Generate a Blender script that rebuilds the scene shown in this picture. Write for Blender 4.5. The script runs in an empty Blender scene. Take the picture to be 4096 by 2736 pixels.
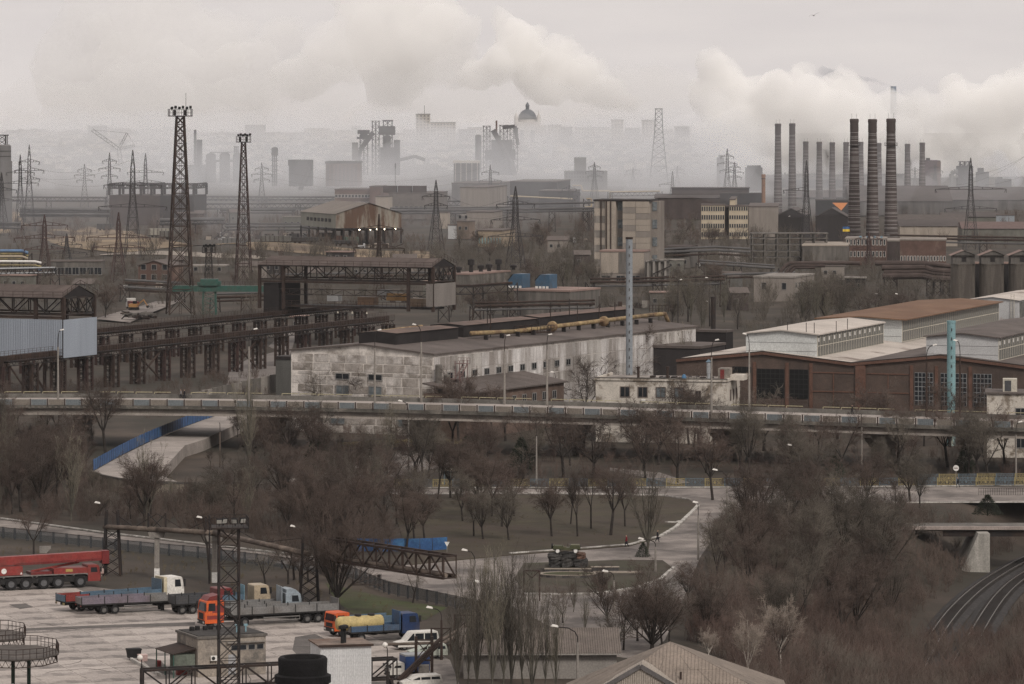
import bpy, math, random
import numpy as np
from mathutils import Vector, Matrix, noise
# ---------------------------------------------------------------- camera, world, sun, exposure
scene = bpy.context.scene
COL = scene.collection
F = 17000.0      # focal length in pixels of the 4096 px wide photograph
HZ = 419.0       # pixel row of the horizon
CH = 60.0        # camera height in metres
cam = bpy.data.cameras.new('camera')
cam.sensor_width = 36.0
cam.lens = 36.0 * F / 4096
cam.shift_y = -(1368 - HZ) / 4096
cam.clip_start = 1.0
cam.clip_end = 60000
camo = bpy.data.objects.new('camera', cam)
COL.objects.link(camo)
camo.location = (0, 0, CH)
camo.rotation_euler = (math.radians(90), 0, 0)
scene.camera = camo
SUN_EL, SUN_AZ = math.radians(42), math.radians(150)
world = bpy.data.worlds.new('World')
scene.world = world
world.use_nodes = True
world.cycles.sampling_method = 'NONE'
wn, wl = world.node_tree.nodes, world.node_tree.links
wn.clear()
sky = wn.new('ShaderNodeTexSky')
sky.sky_type = 'NISHITA'
sky.sun_disc = False
sky.sun_elevation = SUN_EL
sky.sun_rotation = SUN_AZ
sky.air_density = 1.0
sky.dust_density = 5.0
hs = wn.new('ShaderNodeHueSaturation')
hs.inputs['Saturation'].default_value = 0.25
wl.new(sky.outputs[0], hs.inputs['Color'])
sc1 = wn.new('ShaderNodeVectorMath')
sc1.operation = 'SCALE'
sc1.inputs['Scale'].default_value = 0.8
wl.new(hs.outputs[0], sc1.inputs[0])
# cloud deck: soft grey layer mixed over the clear sky
tc = wn.new('ShaderNodeTexCoord')
mp = wn.new('ShaderNodeMapping')
mp.inputs['Scale'].default_value = (9, 9, 60)
wl.new(tc.outputs['Generated'], mp.inputs[0])
nz = wn.new('ShaderNodeTexNoise')
nz.inputs['Scale'].default_value = 1.6
nz.inputs['Detail'].default_value = 4
nz.inputs['Roughness'].default_value = 0.5
wl.new(mp.outputs[0], nz.inputs['Vector'])
cr = wn.new('ShaderNodeValToRGB')
cr.color_ramp.elements[0].position = 0.3
cr.color_ramp.elements[0].color = (6.3, 5.85, 5.75, 1)
cr.color_ramp.elements[1].position = 0.7
cr.color_ramp.elements[1].color = (7.05, 6.55, 6.3, 1)
wl.new(nz.outputs[0], cr.inputs[0])
mx = wn.new('ShaderNodeMix')
mx.data_type = 'RGBA'
mx.inputs[0].default_value = 0.88
wl.new(sc1.outputs[0], mx.inputs[6])
wl.new(cr.outputs[0], mx.inputs[7])
bg = wn.new('ShaderNodeBackground')
bg.inputs['Strength'].default_value = 0.08
wl.new(mx.outputs[2], bg.inputs[0])
wo = wn.new('ShaderNodeOutputWorld')
wl.new(bg.outputs[0], wo.inputs[0])
sl = bpy.data.lights.new('sun', 'SUN')
sl.energy = 1.5
sl.angle = math.radians(13)
sl.color = (1, 0.94, 0.87)
so = bpy.data.objects.new('sun', sl)
COL.objects.link(so)
so.rotation_euler = (math.radians(90) - SUN_EL, 0, math.radians(180) - SUN_AZ)
vs = scene.view_settings
vs.view_transform = 'Standard'
vs.look = 'None'
vs.exposure = 0.63
vs.gamma = 1.0
vs.use_curve_mapping = False
cy = scene.cycles
cy.max_bounces = 10
cy.diffuse_bounces = 2
cy.glossy_bounces = 2
cy.transmission_bounces = 3
cy.transparent_max_bounces = 8
cy.volume_bounces = 10
cy.use_denoising = True
cy.denoising_prefilter = 'NONE'
cy.denoising_input_passes = 'RGB_ALBEDO_NORMAL'
cy.caustics_reflective = False
cy.caustics_refractive = False
cy.use_light_tree = False
cy.sample_clamp_indirect = 0
random.seed(7)
rnd = random.random
def U(a, b): return a + (b - a) * random.random()
R = math.radians
# ---------------------------------------------------------------- geometry of the view
def YG(py, z=0.0):
 """distance of a point of height z seen at photo row py"""
 return F * (CH - z) / (py - HZ)
def PT(px, py, z=0.0):
 """point of height z seen at photo pixel"""
 Y = YG(py, z)
 return Vector(((px - 2048) * Y / F, Y, z))
def AT(px, py, Y):
 """point at distance Y seen at photo pixel"""
 return Vector(((px - 2048) * Y / F, Y, CH - (py - HZ) * Y / F))
def S(Y): return F / Y
# ---------------------------------------------------------------- materials
MATS = {}
def rgb(c):
 """sRGB 0-255 -> linear"""
 return tuple(((v / 255 + 0.055) / 1.055) ** 2.4 if v > 10 else v / 255 / 12.92 for v in c)
def deep(c):
 """extra contrast put into the base colours: darker tones deepened, pale ones kept"""
 if not c: return c
 k = min(1, max(.01, .3 * c[0] + .6 * c[1] + .1 * c[2]) / .45) ** .2
 return tuple(v * k for v in c)
def mat(name, col, rough=0.85, var=0.18, scale=0.6, metal=0.0, col2=None, streak=False, thr=(0.45, 0.62), bump=0.0, emit=None, fine=True, coords='Object', wave=None, objrand=0):
 """noise-varied procedural material; col2 = second colour in patches; streak = stretched down; wave = sheet ribs per metre"""
 if name in MATS: return MATS[name]
 col, col2 = deep(col), deep(col2)
 m = bpy.data.materials.new(name)
 MATS[name] = m
 m.use_nodes = True
 n, l = m.node_tree.nodes, m.node_tree.links
 b = n['Principled BSDF']
 b.inputs['Roughness'].default_value = rough
 b.inputs['Metallic'].default_value = metal
 b.inputs['Specular IOR Level'].default_value = 0.25
 t = n.new('ShaderNodeTexCoord')
 mpn = n.new('ShaderNodeMapping')
 l.new(t.outputs[coords], mpn.inputs[0])
 k = (scale, scale, scale * (0.15 if streak else 1))
 mpn.inputs['Scale'].default_value = k
 a = n.new('ShaderNodeTexNoise')
 a.inputs['Scale'].default_value = 1.0
 a.inputs['Detail'].default_value = 5
 a.inputs['Roughness'].default_value = 0.65
 l.new(mpn.outputs[0], a.inputs['Vector'])
 r1 = n.new('ShaderNodeValToRGB')
 r1.color_ramp.elements[0].position = 0.28
 r1.color_ramp.elements[1].position = 0.72
 lo = tuple(max(0, c * (1 - var * 1.6)) for c in col)
 hi = tuple(min(1, c * (1 + var * 1.3)) for c in col)
 r1.color_ramp.elements[0].color = (*lo, 1)
 r1.color_ramp.elements[1].color = (*hi, 1)
 l.new(a.outputs[0], r1.inputs[0])
 out = r1.outputs[0]
 if col2 is not None:
  c2 = n.new('ShaderNodeTexNoise')
  c2.inputs['Scale'].default_value = 0.55
  c2.inputs['Detail'].default_value = 7
  c2.inputs['Roughness'].default_value = 0.7
  l.new(mpn.outputs[0], c2.inputs['Vector'])
  r2 = n.new('ShaderNodeValToRGB')
  r2.color_ramp.elements[0].position = thr[0]
  r2.color_ramp.elements[1].position = thr[1]
  l.new(c2.outputs[0], r2.inputs[0])
  mm = n.new('ShaderNodeMix')
  mm.data_type = 'RGBA'
  l.new(r2.outputs[0], mm.inputs[0])
  l.new(out, mm.inputs[6])
  mm.inputs[7].default_value = (*col2, 1)
  out = mm.outputs[2]
 if fine:
  f = n.new('ShaderNodeTexNoise')
  f.inputs['Scale'].default_value = 5.0
  f.inputs['Detail'].default_value = 3
  l.new(t.outputs[coords], f.inputs['Vector'])
  hsv = n.new('ShaderNodeHueSaturation')
  mr = n.new('ShaderNodeMapRange')
  mr.inputs[3].default_value = 0.82
  mr.inputs[4].default_value = 1.18
  mr.inputs[1].default_value = 0.3
  mr.inputs[2].default_value = 0.7
  l.new(f.outputs[0], mr.inputs[0])
  l.new(mr.outputs[0], hsv.inputs['Value'])
  l.new(out, hsv.inputs['Color'])
  out = hsv.outputs[0]
 l.new(out, b.inputs['Base Color'])
 if wave:
  w = n.new('ShaderNodeTexWave')
  w.bands_direction = wave[0]
  w.inputs['Scale'].default_value = wave[1] * 0.314
  l.new(t.outputs['Object'], w.inputs['Vector'])
  bp = n.new('ShaderNodeBump')
  bp.inputs['Strength'].default_value = 0.9
  bp.inputs['Distance'].default_value = 0.1
  l.new(w.outputs[1], bp.inputs['Height'])
  l.new(bp.outputs[0], b.inputs['Normal'])
 elif bump:
  bp = n.new('ShaderNodeBump')
  bp.inputs['Strength'].default_value = bump
  bp.inputs['Distance'].default_value = 0.3
  l.new(a.outputs[0], bp.inputs['Height'])
  l.new(bp.outputs[0], b.inputs['Normal'])
 if objrand:
  oi = n.new('ShaderNodeObjectInfo')
  h2 = n.new('ShaderNodeHueSaturation')
  m3 = n.new('ShaderNodeMapRange')
  m3.inputs[3].default_value = 1 - objrand
  m3.inputs[4].default_value = 1 + objrand
  l.new(oi.outputs['Random'], m3.inputs[0])
  l.new(m3.outputs[0], h2.inputs['Value'])
  l.new(out, h2.inputs['Color'])
  l.new(h2.outputs[0], b.inputs['Base Color'])
 if emit:
  b.inputs['Emission Color'].default_value = (*emit[0], 1)
  b.inputs['Emission Strength'].default_value = emit[1]
  m.cycles.emission_sampling = 'NONE'
 return m
def volmat(name, dens, col=(1, 1, 1), aniso=0.0):
 m = bpy.data.materials.new(name)
 m.use_nodes = True
 n, l = m.node_tree.nodes, m.node_tree.links
 n.clear()
 v = n.new('ShaderNodeVolumePrincipled')
 v.inputs['Color'].default_value = (*col, 1)
 v.inputs['Density'].default_value = dens
 v.inputs['Anisotropy'].default_value = aniso
 o = n.new('ShaderNodeOutputMaterial')
 l.new(v.outputs[0], o.inputs['Volume'])
 m.cycles.homogeneous_volume = True if hasattr(m.cycles, 'homogeneous_volume') else None
 return m
steel = mat('dark_steel', (0.030, 0.026, 0.026), 0.7, 0.3, 0.4, col2=(0.055, 0.034, 0.026))
rust = mat('rusty_steel', (0.062, 0.039, 0.030), 0.8, 0.35, 0.5, col2=(0.045, 0.030, 0.026))
redsteel = mat('red_oxide_steel', (0.062, 0.034, 0.029), 0.75, 0.3, 0.4, col2=(0.05, 0.03, 0.028))
pylonm = mat('pylon_steel', (0.055, 0.050, 0.052), 0.6, 0.2, 0.3)
pylonred = mat('pylon_red', (0.085, 0.050, 0.046), 0.7, 0.2, 0.3)
conc = mat('concrete', (0.27, 0.245, 0.22), 0.9, 0.2, 0.3, col2=(0.15, 0.135, 0.12), streak=True, bump=0.2)
concd = mat('dark_concrete', (0.16, 0.145, 0.13), 0.9, 0.3, 0.3, col2=(0.09, 0.082, 0.075), streak=True)
white = mat('white_paint', (0.62, 0.60, 0.57), 0.6, 0.1, 0.5)
blackm = mat('black_rubber', (0.022, 0.021, 0.022), 0.8, 0.3, 2)
glass = mat('dark_glass', (0.030, 0.034, 0.040), 0.12, 0.3, 0.6, fine=False)
glassl = mat('pale_glass', (0.16, 0.18, 0.19), 0.15, 0.4, 0.8, fine=False)
barkm = mat('bark', (0.045, 0.038, 0.033), 0.95, 0.3, 1.2)
# ---------------------------------------------------------------- mesh building
class MB:
 """collects shapes that become ONE mesh object"""
 def __init__(s):
  s.v = []; s.f = []
 def add(s, vs, fs):
  o = len(s.v)
  s.v.extend(vs)
  s.f.extend([tuple(i + o for i in f) for f in fs])
  return s
 def box(s, x0, x1, y0, y1, z0, z1):
  return s.add([(x0, y0, z0), (x1, y0, z0), (x1, y1, z0), (x0, y1, z0), (x0, y0, z1), (x1, y0, z1), (x1, y1, z1), (x0, y1, z1)],
                     [(0, 3, 2, 1), (4, 5, 6, 7), (0, 1, 5, 4), (1, 2, 6, 5), (2, 3, 7, 6), (3, 0, 4, 7)])
 def beam(s, p, q, w, h=None, n=4):
  """bar from p to q; square when n == 4"""
  p, q = Vector(p), Vector(q)
  d = q - p
  if d.length < 1e-6: return s
  d.normalize()
  up = Vector((0, 0, 1)) if abs(d.z) < 0.95 else Vector((0, 1, 0))
  a = d.cross(up).normalized()
  b = a.cross(d).normalized()
  h = h or w
  vs = []
  for c in (p, q):
   for i in range(n):
    t = 2 * math.pi * (i + 0.5) / n
    k = 0.7071 if n == 4 else 0.5
    vs.append(tuple(c + a * (math.cos(t) * w * k) + b * (math.sin(t) * h * k)))
  fs = [(i, (i + 1) % n, n + (i + 1) % n, n + i) for i in range(n)]
  fs += [tuple(range(n - 1, -1, -1)), tuple(range(n, 2 * n))]
  return s.add(vs, fs)
 def tube(s, p, q, r, n=8): return s.beam(p, q, 2 * r, 2 * r, n)
 def path(s, pts, r, n=8):
  for i in range(len(pts) - 1): s.tube(pts[i], pts[i + 1], r, n)
  return s
 def lathe(s, prof, n=16, c=(0, 0, 0), axis='z', cap=True):
  """prof = [(radius, height), ...] turned about the axis"""
  vs = []
  for r, h in prof:
   for i in range(n):
    t = 2 * math.pi * i / n
    a, b = r * math.cos(t), r * math.sin(t)
    p = (a, b, h) if axis == 'z' else ((a, h, b) if axis == 'y' else (h, a, b))
    vs.append((p[0] + c[0], p[1] + c[1], p[2] + c[2]))
  fs = []
  for j in range(len(prof) - 1):
   for i in range(n):
    k = (i + 1) % n
    fs.append((j * n + i, j * n + k, (j + 1) * n + k, (j + 1) * n + i))
  if cap:
   fs.append(tuple(range(n - 1, -1, -1)))
   fs.append(tuple(range((len(prof) - 1) * n, len(prof) * n)))
  return s.add(vs, fs)
 def prism(s, poly, axis, a, b):
  """polygon in the plane across the axis, pushed from a to b"""
  def P(u, w, t): return (t, u, w) if axis == 'x' else ((u, t, w) if axis == 'y' else (u, w, t))
  n = len(poly)
  vs = [P(u, w, a) for u, w in poly] + [P(u, w, b) for u, w in poly]
  fs = [tuple(range(n)), tuple(range(2 * n - 1, n - 1, -1))]
  fs += [(i, i + n, (i + 1) % n + n, (i + 1) % n) for i in range(n)]
  return s.add(vs, fs)
 def truss(s, p, q, h, n, w=0.12, wc=0.2, style='W', side=None):
  """flat truss panel between p and q, h high (upwards)"""
  p, q = Vector(p), Vector(q)
  upv = Vector((0, 0, h))
  s.beam(p, q, wc); s.beam(p + upv, q + upv, wc)
  for i in range(n + 1):
   t = i / n
   a = p.lerp(q, t)
   if style != 'W': s.beam(a, a + upv, w)
   if i < n:
    b = p.lerp(q, (i + 1) / n)
    if style == 'X':
     s.beam(a, b + upv, w); s.beam(a + upv, b, w)
    elif style == 'N':
     if i % 2: s.beam(a, b + upv, w)
     else: s.beam(a + upv, b, w)
    elif style == 'W':
     m = (a + b) / 2
     s.beam(a, m + upv, w); s.beam(m + upv, b, w)
  return s
 def rail(s, pts, h=1.0, step=2.0, w=0.05, mid=True):
  for i in range(len(pts) - 1):
   p, q = Vector(pts[i]), Vector(pts[i + 1])
   n = max(1, int((q - p).length / step))
   s.beam(p + Vector((0, 0, h)), q + Vector((0, 0, h)), w)
   if mid: s.beam(p + Vector((0, 0, h * .5)), q + Vector((0, 0, h * .5)), w * .8)
   for k in range(n + 1):
    a = p.lerp(q, k / n)
    s.beam(a, a + Vector((0, 0, h)), w)
  return s
 def build(s, name, m, parent=None, world=False, smooth=False, kind=None, share=None):
  me = bpy.data.meshes.new(name)
  v = s.v
  if world and parent is not None:
   inv = parent.matrix_basis.inverted()
   v = [tuple(inv @ Vector(p)) for p in v]
  me.from_pydata([tuple(p) for p in v], [], s.f)
  return link(name, me, m, parent, smooth, kind)
def link(name, me, m, parent=None, smooth=False, kind=None):
 if m and not me.materials: me.materials.append(m)
 if smooth: me.shade_smooth()
 o = bpy.data.objects.new(name, me)
 COL.objects.link(o)
 if parent is not None: o.parent = parent
 if kind: o['kind'] = kind
 return o
def tag(o, label, cat, group=None):
 o['label'] = label; o['category'] = cat
 if group: o['group'] = group
 return o
def T(name, label, cat, loc=(0, 0, 0), rz=0.0, group=None, scale=None):
 """an Empty at a thing's base that parents its parts"""
 o = bpy.data.objects.new(name, None)
 COL.objects.link(o)
 o.location = loc
 o.rotation_euler = (0, 0, rz)
 if scale: o.scale = scale if hasattr(scale, '__len__') else (scale,) * 3
 L = Matrix.LocRotScale(Vector(loc), o.rotation_euler, Vector(o.scale))
 o.matrix_basis = L
 return tag(o, label, cat, group)
KIDS = {}
def copy_tree(src, loc, rz, label, group=None, scale=None):
 """copy of a thing with its parts and sub-parts"""
 if not KIDS:
  pass
 c = src.copy()
 COL.objects.link(c)
 c.location = loc
 c.rotation_euler = (0, 0, rz)
 if scale: c.scale = scale if hasattr(scale, '__len__') else (scale,) * 3
 c['label'] = label
 if group: c['group'] = group
 for k in kids(src):
  d = k.copy(); COL.objects.link(d); d.parent = c
  for g in kids(k):
   e = g.copy(); COL.objects.link(e); e.parent = d
 return c
def kids(o):
 if o.name not in KIDS: KIDS[o.name] = list(o.children)
 return KIDS[o.name]
def struct(name, mb_or_me, m, kind='structure', label=None, smooth=False):
 o = mb_or_me.build(name, m, smooth=smooth) if isinstance(mb_or_me, MB) else link(name, mb_or_me, m, smooth=smooth)
 o['kind'] = kind
 if label: o['label'] = label
 return o
def piece(name, me_cache, key, fn, m, parent, loc, rz=0.0):
 """a repeated small part that shares its mesh"""
 if key not in me_cache:
  b = MB(); fn(b)
  me = bpy.data.meshes.new(name)
  me.from_pydata([tuple(p) for p in b.v], [], b.f)
  me.materials.append(m)
  me_cache[key] = me
 o = bpy.data.objects.new(name, me_cache[key])
 COL.objects.link(o)
 o.parent = parent
 o.location = loc
 if rz: o.rotation_euler = (0, 0, rz)
 return o
PC = {}
def grid_mesh(name, xs, ys, zf):
 """heightfield"""
 nx, ny = len(xs), len(ys)
 v = [(x, y, zf(x, y)) for y in ys for x in xs]
 f = [(j * nx + i, j * nx + i + 1, (j + 1) * nx + i + 1, (j + 1) * nx + i) for j in range(ny - 1) for i in range(nx - 1)]
 me = bpy.data.meshes.new(name)
 me.from_pydata(v, [], f)
 return me
# ---------------------------------------------------------------- terrain
TRACK = [PT(3560, 3050, -6), PT(3640, 2736, -6), PT(3745, 2545, -6), PT(3825, 2440, -6), PT(3925, 2350, -6), PT(4020, 2290, -6), PT(4110, 2240, -6), PT(4260, 2185, -6)]
TRACK2 = [PT(3800, 2736, -6), PT(3900, 2550, -6), PT(3985, 2410, -6), PT(4050, 2345, -6), PT(4120, 2295, -6), PT(4260, 2225, -6)]
def seg_dist(x, y, pl):
 best = 1e9
 for i in range(len(pl) - 1):
  ax, ay, bx, by = pl[i].x, pl[i].y, pl[i + 1].x, pl[i + 1].y
  dx, dy = bx - ax, by - ay
  t = max(0, min(1, ((x - ax) * dx + (y - ay) * dy) / (dx * dx + dy * dy)))
  d = math.hypot(x - ax - t * dx, y - ay - t * dy)
  if d < best: best = d
 return best
def sm(a, b, t):
 t = max(0, min(1, (t - a) / (b - a)))
 return t * t * (3 - 2 * t)
def hill(x, y):
 n = noise.noise(Vector((x / 900, y / 1500, 3.1)))
 return 24 * sm(3500, 5400, y) * (1 + 0.25 * n) - max(0, y - 5650) * .009
def ground_z(x, y):
 z = 0.0
 if y > 900:
  k = sm(960, 1150, y)
  z += k * 1.6 * noise.noise(Vector((x / 60, y / 90, 0)))
  z += hill(x, y)
  # bare slope left of the works
  z += 5 * math.exp(-((x + 105) / 45) ** 2 - ((y - 1640) / 130) ** 2)
 if x > 20 and 400 < y < 760:
  d = min(seg_dist(x, y, TRACK), seg_dist(x, y, TRACK2))
  if y < 655: z -= 6.1 * (1 - sm(4.5, 17, d))
 return z
xs = sorted(set([-9000, -5000, -3000, -2000, -1500, -1100, -800, -600, -450, -350, -260] + list(range(-200, 201, 4)) + [260, 350, 450, 600, 800, 1100, 1500, 2000, 3000, 5000, 9000]))
ys = [-400, 0, 200, 300, 360] + [400 + 4 * i for i in range(66)] + [664 + 12 * i for i in range(30)] + [1040 + 30 * i for i in range(40)] + [2300 + 100 * i for i in range(40)] + [6400, 7200, 8200, 10000, 14000, 20000, 40000]
earth = mat('brown_earth', (0.082, 0.064, 0.049), 0.95, 0.3, 0.05, col2=(0.070, 0.066, 0.036), bump=0.4)
def ground_mat():
 m = mat('winter_ground', (0.078, 0.060, 0.047), 0.95, 0.4, 0.06, col2=(0.050, 0.044, 0.033), thr=(0.42, 0.6), bump=0.6)
 return m
gr = struct('ground', grid_mesh('ground', xs, ys, ground_z), ground_mat(), smooth=True)
def sheet(name, pts, z, m, kind='structure', parent=None, thick=0.0):
 """flat polygon given by photo pixels on the ground plane"""
 P = [PT(px, py, z) for px, py in pts]
 b = MB()
 n = len(P)
 if thick:
  b.add([tuple(p) for p in P] + [(p.x, p.y, z - thick) for p in P], [tuple(range(n))] + [(i, i + n, (i + 1) % n + n, (i + 1) % n) for i in range(n)])
 else:
  b.add([tuple(p) for p in P], [tuple(range(n))])
 o = b.build(name, m, parent)
 if kind: o['kind'] = kind
 return o
asph = mat('asphalt_worn', (0.235, 0.205, 0.185), 0.75, 0.3, 0.16, col2=(0.105, 0.09, 0.082), thr=(0.44, 0.62), bump=0.1)
asph2 = mat('asphalt_dark', (0.17, 0.15, 0.138), 0.85, 0.15, 0.2, col2=(0.115, 0.10, 0.094), thr=(0.5, 0.72))
kerbm = mat('kerb_whitewash', (0.42, 0.40, 0.37), 0.9, 0.25, 0.8, col2=(0.22, 0.20, 0.18), thr=(0.5, 0.6))
lawn = mat('lawn', (0.070, 0.059, 0.036), 0.95, 0.35, 0.15, col2=(0.072, 0.054, 0.041), thr=(0.4, 0.6), bump=0.5)
greenl = mat('green_grass', (0.062, 0.075, 0.026), 0.95, 0.3, 0.25, col2=(0.075, 0.062, 0.040), thr=(0.45, 0.65), bump=0.5)
# roads
sheet('road', [(1560, 1957), (2400, 1955), (3000, 1952), (4300, 1945), (4300, 2008), (3072, 2008), (2960, 2030), (2880, 2110), (2800, 2230), (2740, 2380), (2660, 2560), (2560, 2640), (2420, 2620), (2150, 2480), (2040, 2420), (1850, 2395), (1500, 2310), (1180, 2262), (800, 2210), (400, 2162), (0, 2125), (-120, 2112), (-120, 2070), (0, 2078), (400, 2134), (800, 2180), (1250, 2232), (1600, 2262), (2040, 2222), (2300, 2203), (2520, 2185), (2640, 2152), (2705, 2115), (2782, 2040), (2795, 2025), (2760, 2000), (2650, 1984), (2200, 1976), (1560, 1978)], 0.02, asph)
sheet('road', [(2160, 2385), (2420, 2378), (2560, 2352), (2690, 2300), (2780, 2250), (2750, 2330), (2690, 2400), (2500, 2440), (2200, 2432)], 0.026, asph2)
# strip of lawn north of the bend, traffic island with the monument
sheet('lawn', [(1560, 1980), (2200, 1978), (2650, 1986), (2757, 2001), (2788, 2023), (2775, 2040), (2700, 2113), (2636, 2150), (2520, 2183), (2300, 2200), (2040, 2219), (1640, 2258)], 0.10, lawn, thick=0.1)
sheet('traffic_island', [(2095, 2252), (2300, 2246), (2500, 2238), (2650, 2240), (2690, 2270), (2640, 2315), (2540, 2350), (2400, 2372), (2200, 2376), (2095, 2366), (2060, 2310)], 0.12, mat('island_soil', (0.075, 0.060, 0.047), 0.95, 0.3, 0.2, col2=(0.062, 0.060, 0.036)), thick=0.12)
sheet('yard_verge', [(1300, 2330), (1560, 2395), (1790, 2430), (1700, 2480), (1420, 2462), (1340, 2400)], 0.02, greenl)
sheet('verge', [(3060, 2215), (3260, 2190), (3330, 2240), (3200, 2290), (3060, 2290)], 0.02, greenl)
sheet('path', [(2440, 1870), (2640, 1890), (2760, 1930), (2700, 1936), (2560, 1905), (2440, 1882)], 0.02, asph)
sheet('path', [(1130, 1925), (1700, 1830), (1850, 1822), (1850, 1832), (1700, 1842), (1420, 1935), (1150, 1938)], 0.03, asph)
sheet('sports_ground', [(1300, 1890), (1560, 1800), (1900, 1790), (1880, 1850), (1700, 1880), (1460, 1930)], 0.015, asph2)
sheet('verge', [(1350, 1770), (1850, 1745), (1850, 1775), (1350, 1800)], 0.02, mat('dry_grass', (0.16, 0.125, 0.06), 0.95, 0.3, 0.2))
def kerb_line(pts, w=0.25, h=0.16, z=0.0, name='kerb'):
 """kerb stones one after the other along photo pixels"""
 P = [PT(px, py, 0) for px, py in pts]
 b = MB()
 for i in range(len(P) - 1):
  p, q = P[i] + Vector((0, 0, h / 2 + z)), P[i + 1] + Vector((0, 0, h / 2 + z))
  b.beam(p, q, w, h)
 o = b.build(name, kerbm)
 o['kind'] = 'structure'
 return o
kerb_line([(2040, 2217), (2300, 2198), (2520, 2181), (2640, 2148), (2703, 2111), (2778, 2040), (2792, 2024)], 0.5, 0.22)
kerb_line([(2660, 2092), (2705, 2093), (2722, 2088)], 0.4, 0.25)
kerb_line([(2760, 1999), (2650, 1982), (2200, 1974), (1560, 1976)], 0.3)
kerb_line([(2095, 2377), (2250, 2380), (2400, 2375), (2540, 2354), (2640, 2320), (2695, 2272)], 0.4, 0.2)
kerb_line([(-120, 2066), (0, 2074), (400, 2129), (800, 2176), (1250, 2228)], 0.3)
kerb_line([(3072, 2011), (3500, 2012), (4200, 2010)], 0.3)
kerb_line([(1620, 1953), (2400, 1951.5), (3300, 1949), (4200, 1942)], 0.3)
kerb_line([(1130, 1928), (1400, 1875), (1560, 1848)], 0.4)
# concrete yard: each slab its own piece
YR = R(20)
yo = PT(500, 2560, 0)
yard = sheet('yard', [(-200, 2352), (300, 2338), (700, 2388), (1000, 2440), (1350, 2470), (1640, 2545), (1800, 2640), (1900, 2900), (-300, 2980)], 0.02, mat('joint_dark', (0.19, 0.168, 0.152), 0.9, 0.3, 0.5))
slabm = [mat('slab_concrete_%d' % i, c, 0.7, 0.22, 0.3, col2=c2, thr=(0.49, 0.6), bump=0.1) for i, (c, c2) in enumerate([((0.375, 0.33, 0.298), (0.195, 0.17, 0.154)), ((0.345, 0.304, 0.276), (0.165, 0.145, 0.132)), ((0.40, 0.354, 0.322), (0.225, 0.198, 0.18))])]
def in_poly(x, y, P):
 c = False
 n = len(P)
 for i in range(n):
  x1, y1 = P[i]; x2, y2 = P[(i + 1) % n]
  if (y1 > y) != (y2 > y) and x < (x2 - x1) * (y - y1) / (y2 - y1) + x1: c = not c
 return c
def px_of(x, y, z=0): return (2048 + F * x / y, HZ + F * (CH - z) / y)
YP = [(-200, 2362), (300, 2350), (700, 2398), (1000, 2450), (1350, 2480), (1640, 2555), (1770, 2640), (1860, 2900), (-300, 2960)]
cs, sn = math.cos(YR), math.sin(YR)
for i in range(-9, 10):
 for j in range(-10, 10):
  lx, ly = i * 4.85, j * 6.05
  x, y = yo.x + lx * cs - ly * sn, yo.y + lx * sn + ly * cs
  if y < 405: continue
  if all(in_poly(*px_of(x + (dx * cs - dy * sn), y + (dx * sn + dy * cs)), YP) for dx in (-2.4, 2.4) for dy in (-3, 3)):
   k = random.randrange(3)
   s = piece('slab', PC, ('slab', k), lambda b: b.box(-2.4, 2.4, -3.0, 3.0, 0.0, 0.03), slabm[k], yard, (x, y, 0.024 + 0.004 * rnd()), YR)
patchm = mat('asphalt_patch', (0.125, 0.112, 0.104), 0.85, 0.2, 0.4)
def patch(pts):
 sheet('asphalt_patch', pts, 0.07, patchm, None, yard)
patch([(100, 2513), (420, 2500), (780, 2488), (780, 2502), (420, 2511), (100, 2523)])
patch([(1180, 2548), (1260, 2535), (1310, 2560), (1240, 2590), (1290, 2620), (1220, 2650), (1170, 2600)])
patch([(35, 2418), (100, 2414), (135, 2428), (80, 2436)])
random.seed(13)
for k in range(12):
 p = PT(U(20, 1200), U(2440, 2736)); a = U(0, 6.28); b = MB()
 for q in range(9):
  a += U(-.6, .6); w = p + Vector((math.cos(a), math.sin(a) * 1.6, 0)) * U(.5, 1.3)
  b.beam((p.x, p.y, .078), (w.x, w.y, .078), .06, .01); p = w
 b.build('crack', MATS['joint_dark_line'] if 'joint_dark_line' in MATS else mat('joint_dark_line', (0.06, 0.054, 0.05), .9), yard)
patch([(560, 2630), (640, 2640), (700, 2700), (620, 2690)])
# ---------------------------------------------------------------- overpass
_px = np.array([0, 1024, 2048, 3072, 4096.0])
_Y = np.array([741, 736, 723.6, 705, 688.0])
OPC = np.polyfit((_px - 2048) * _Y / F, _Y, 3)
def opY(x): return float(np.polyval(OPC, max(-125, min(120, x))))
OPZ, OPW = 7.6, 20.0
def opn(x):
 """near-edge point and unit normal (away from the camera)"""
 d = (opY(x + 0.5) - opY(x - 0.5))
 n = Vector((-d, 1, 0)).normalized()
 return Vector((x, opY(x), 0)), n
opx = [-120 + 3.0 * i for i in range(81)]
ov = T('overpass', 'long grey concrete road overpass crossing the whole view on flared piers', 'overpass', (0, opY(0), 0))
def sweep(prof, m, name, parent=ov, step=1, x0=None, x1=None):
 """profile [(offset from near edge, z)] carried along the overpass"""
 X = [x for x in opx[::step] if (x0 is None or x >= x0) and (x1 is None or x <= x1)]
 b = MB()
 n = len(prof)
 for x in X:
  p, nn = opn(x)
  for o, z in prof:
   q = p + nn * o
   b.v.append((q.x, q.y, z))
 for i in range(len(X) - 1):
  for k in range(n):
   b.f.append((i * n + k, (i + 1) * n + k, (i + 1) * n + (k + 1) % n, i * n + (k + 1) % n))
 b.f.append(tuple(range(n))); b.f.append(tuple(range((len(X) - 1) * n + n - 1, (len(X) - 1) * n - 1, -1)))
 return b.build(name, m, parent, world=True)
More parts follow.
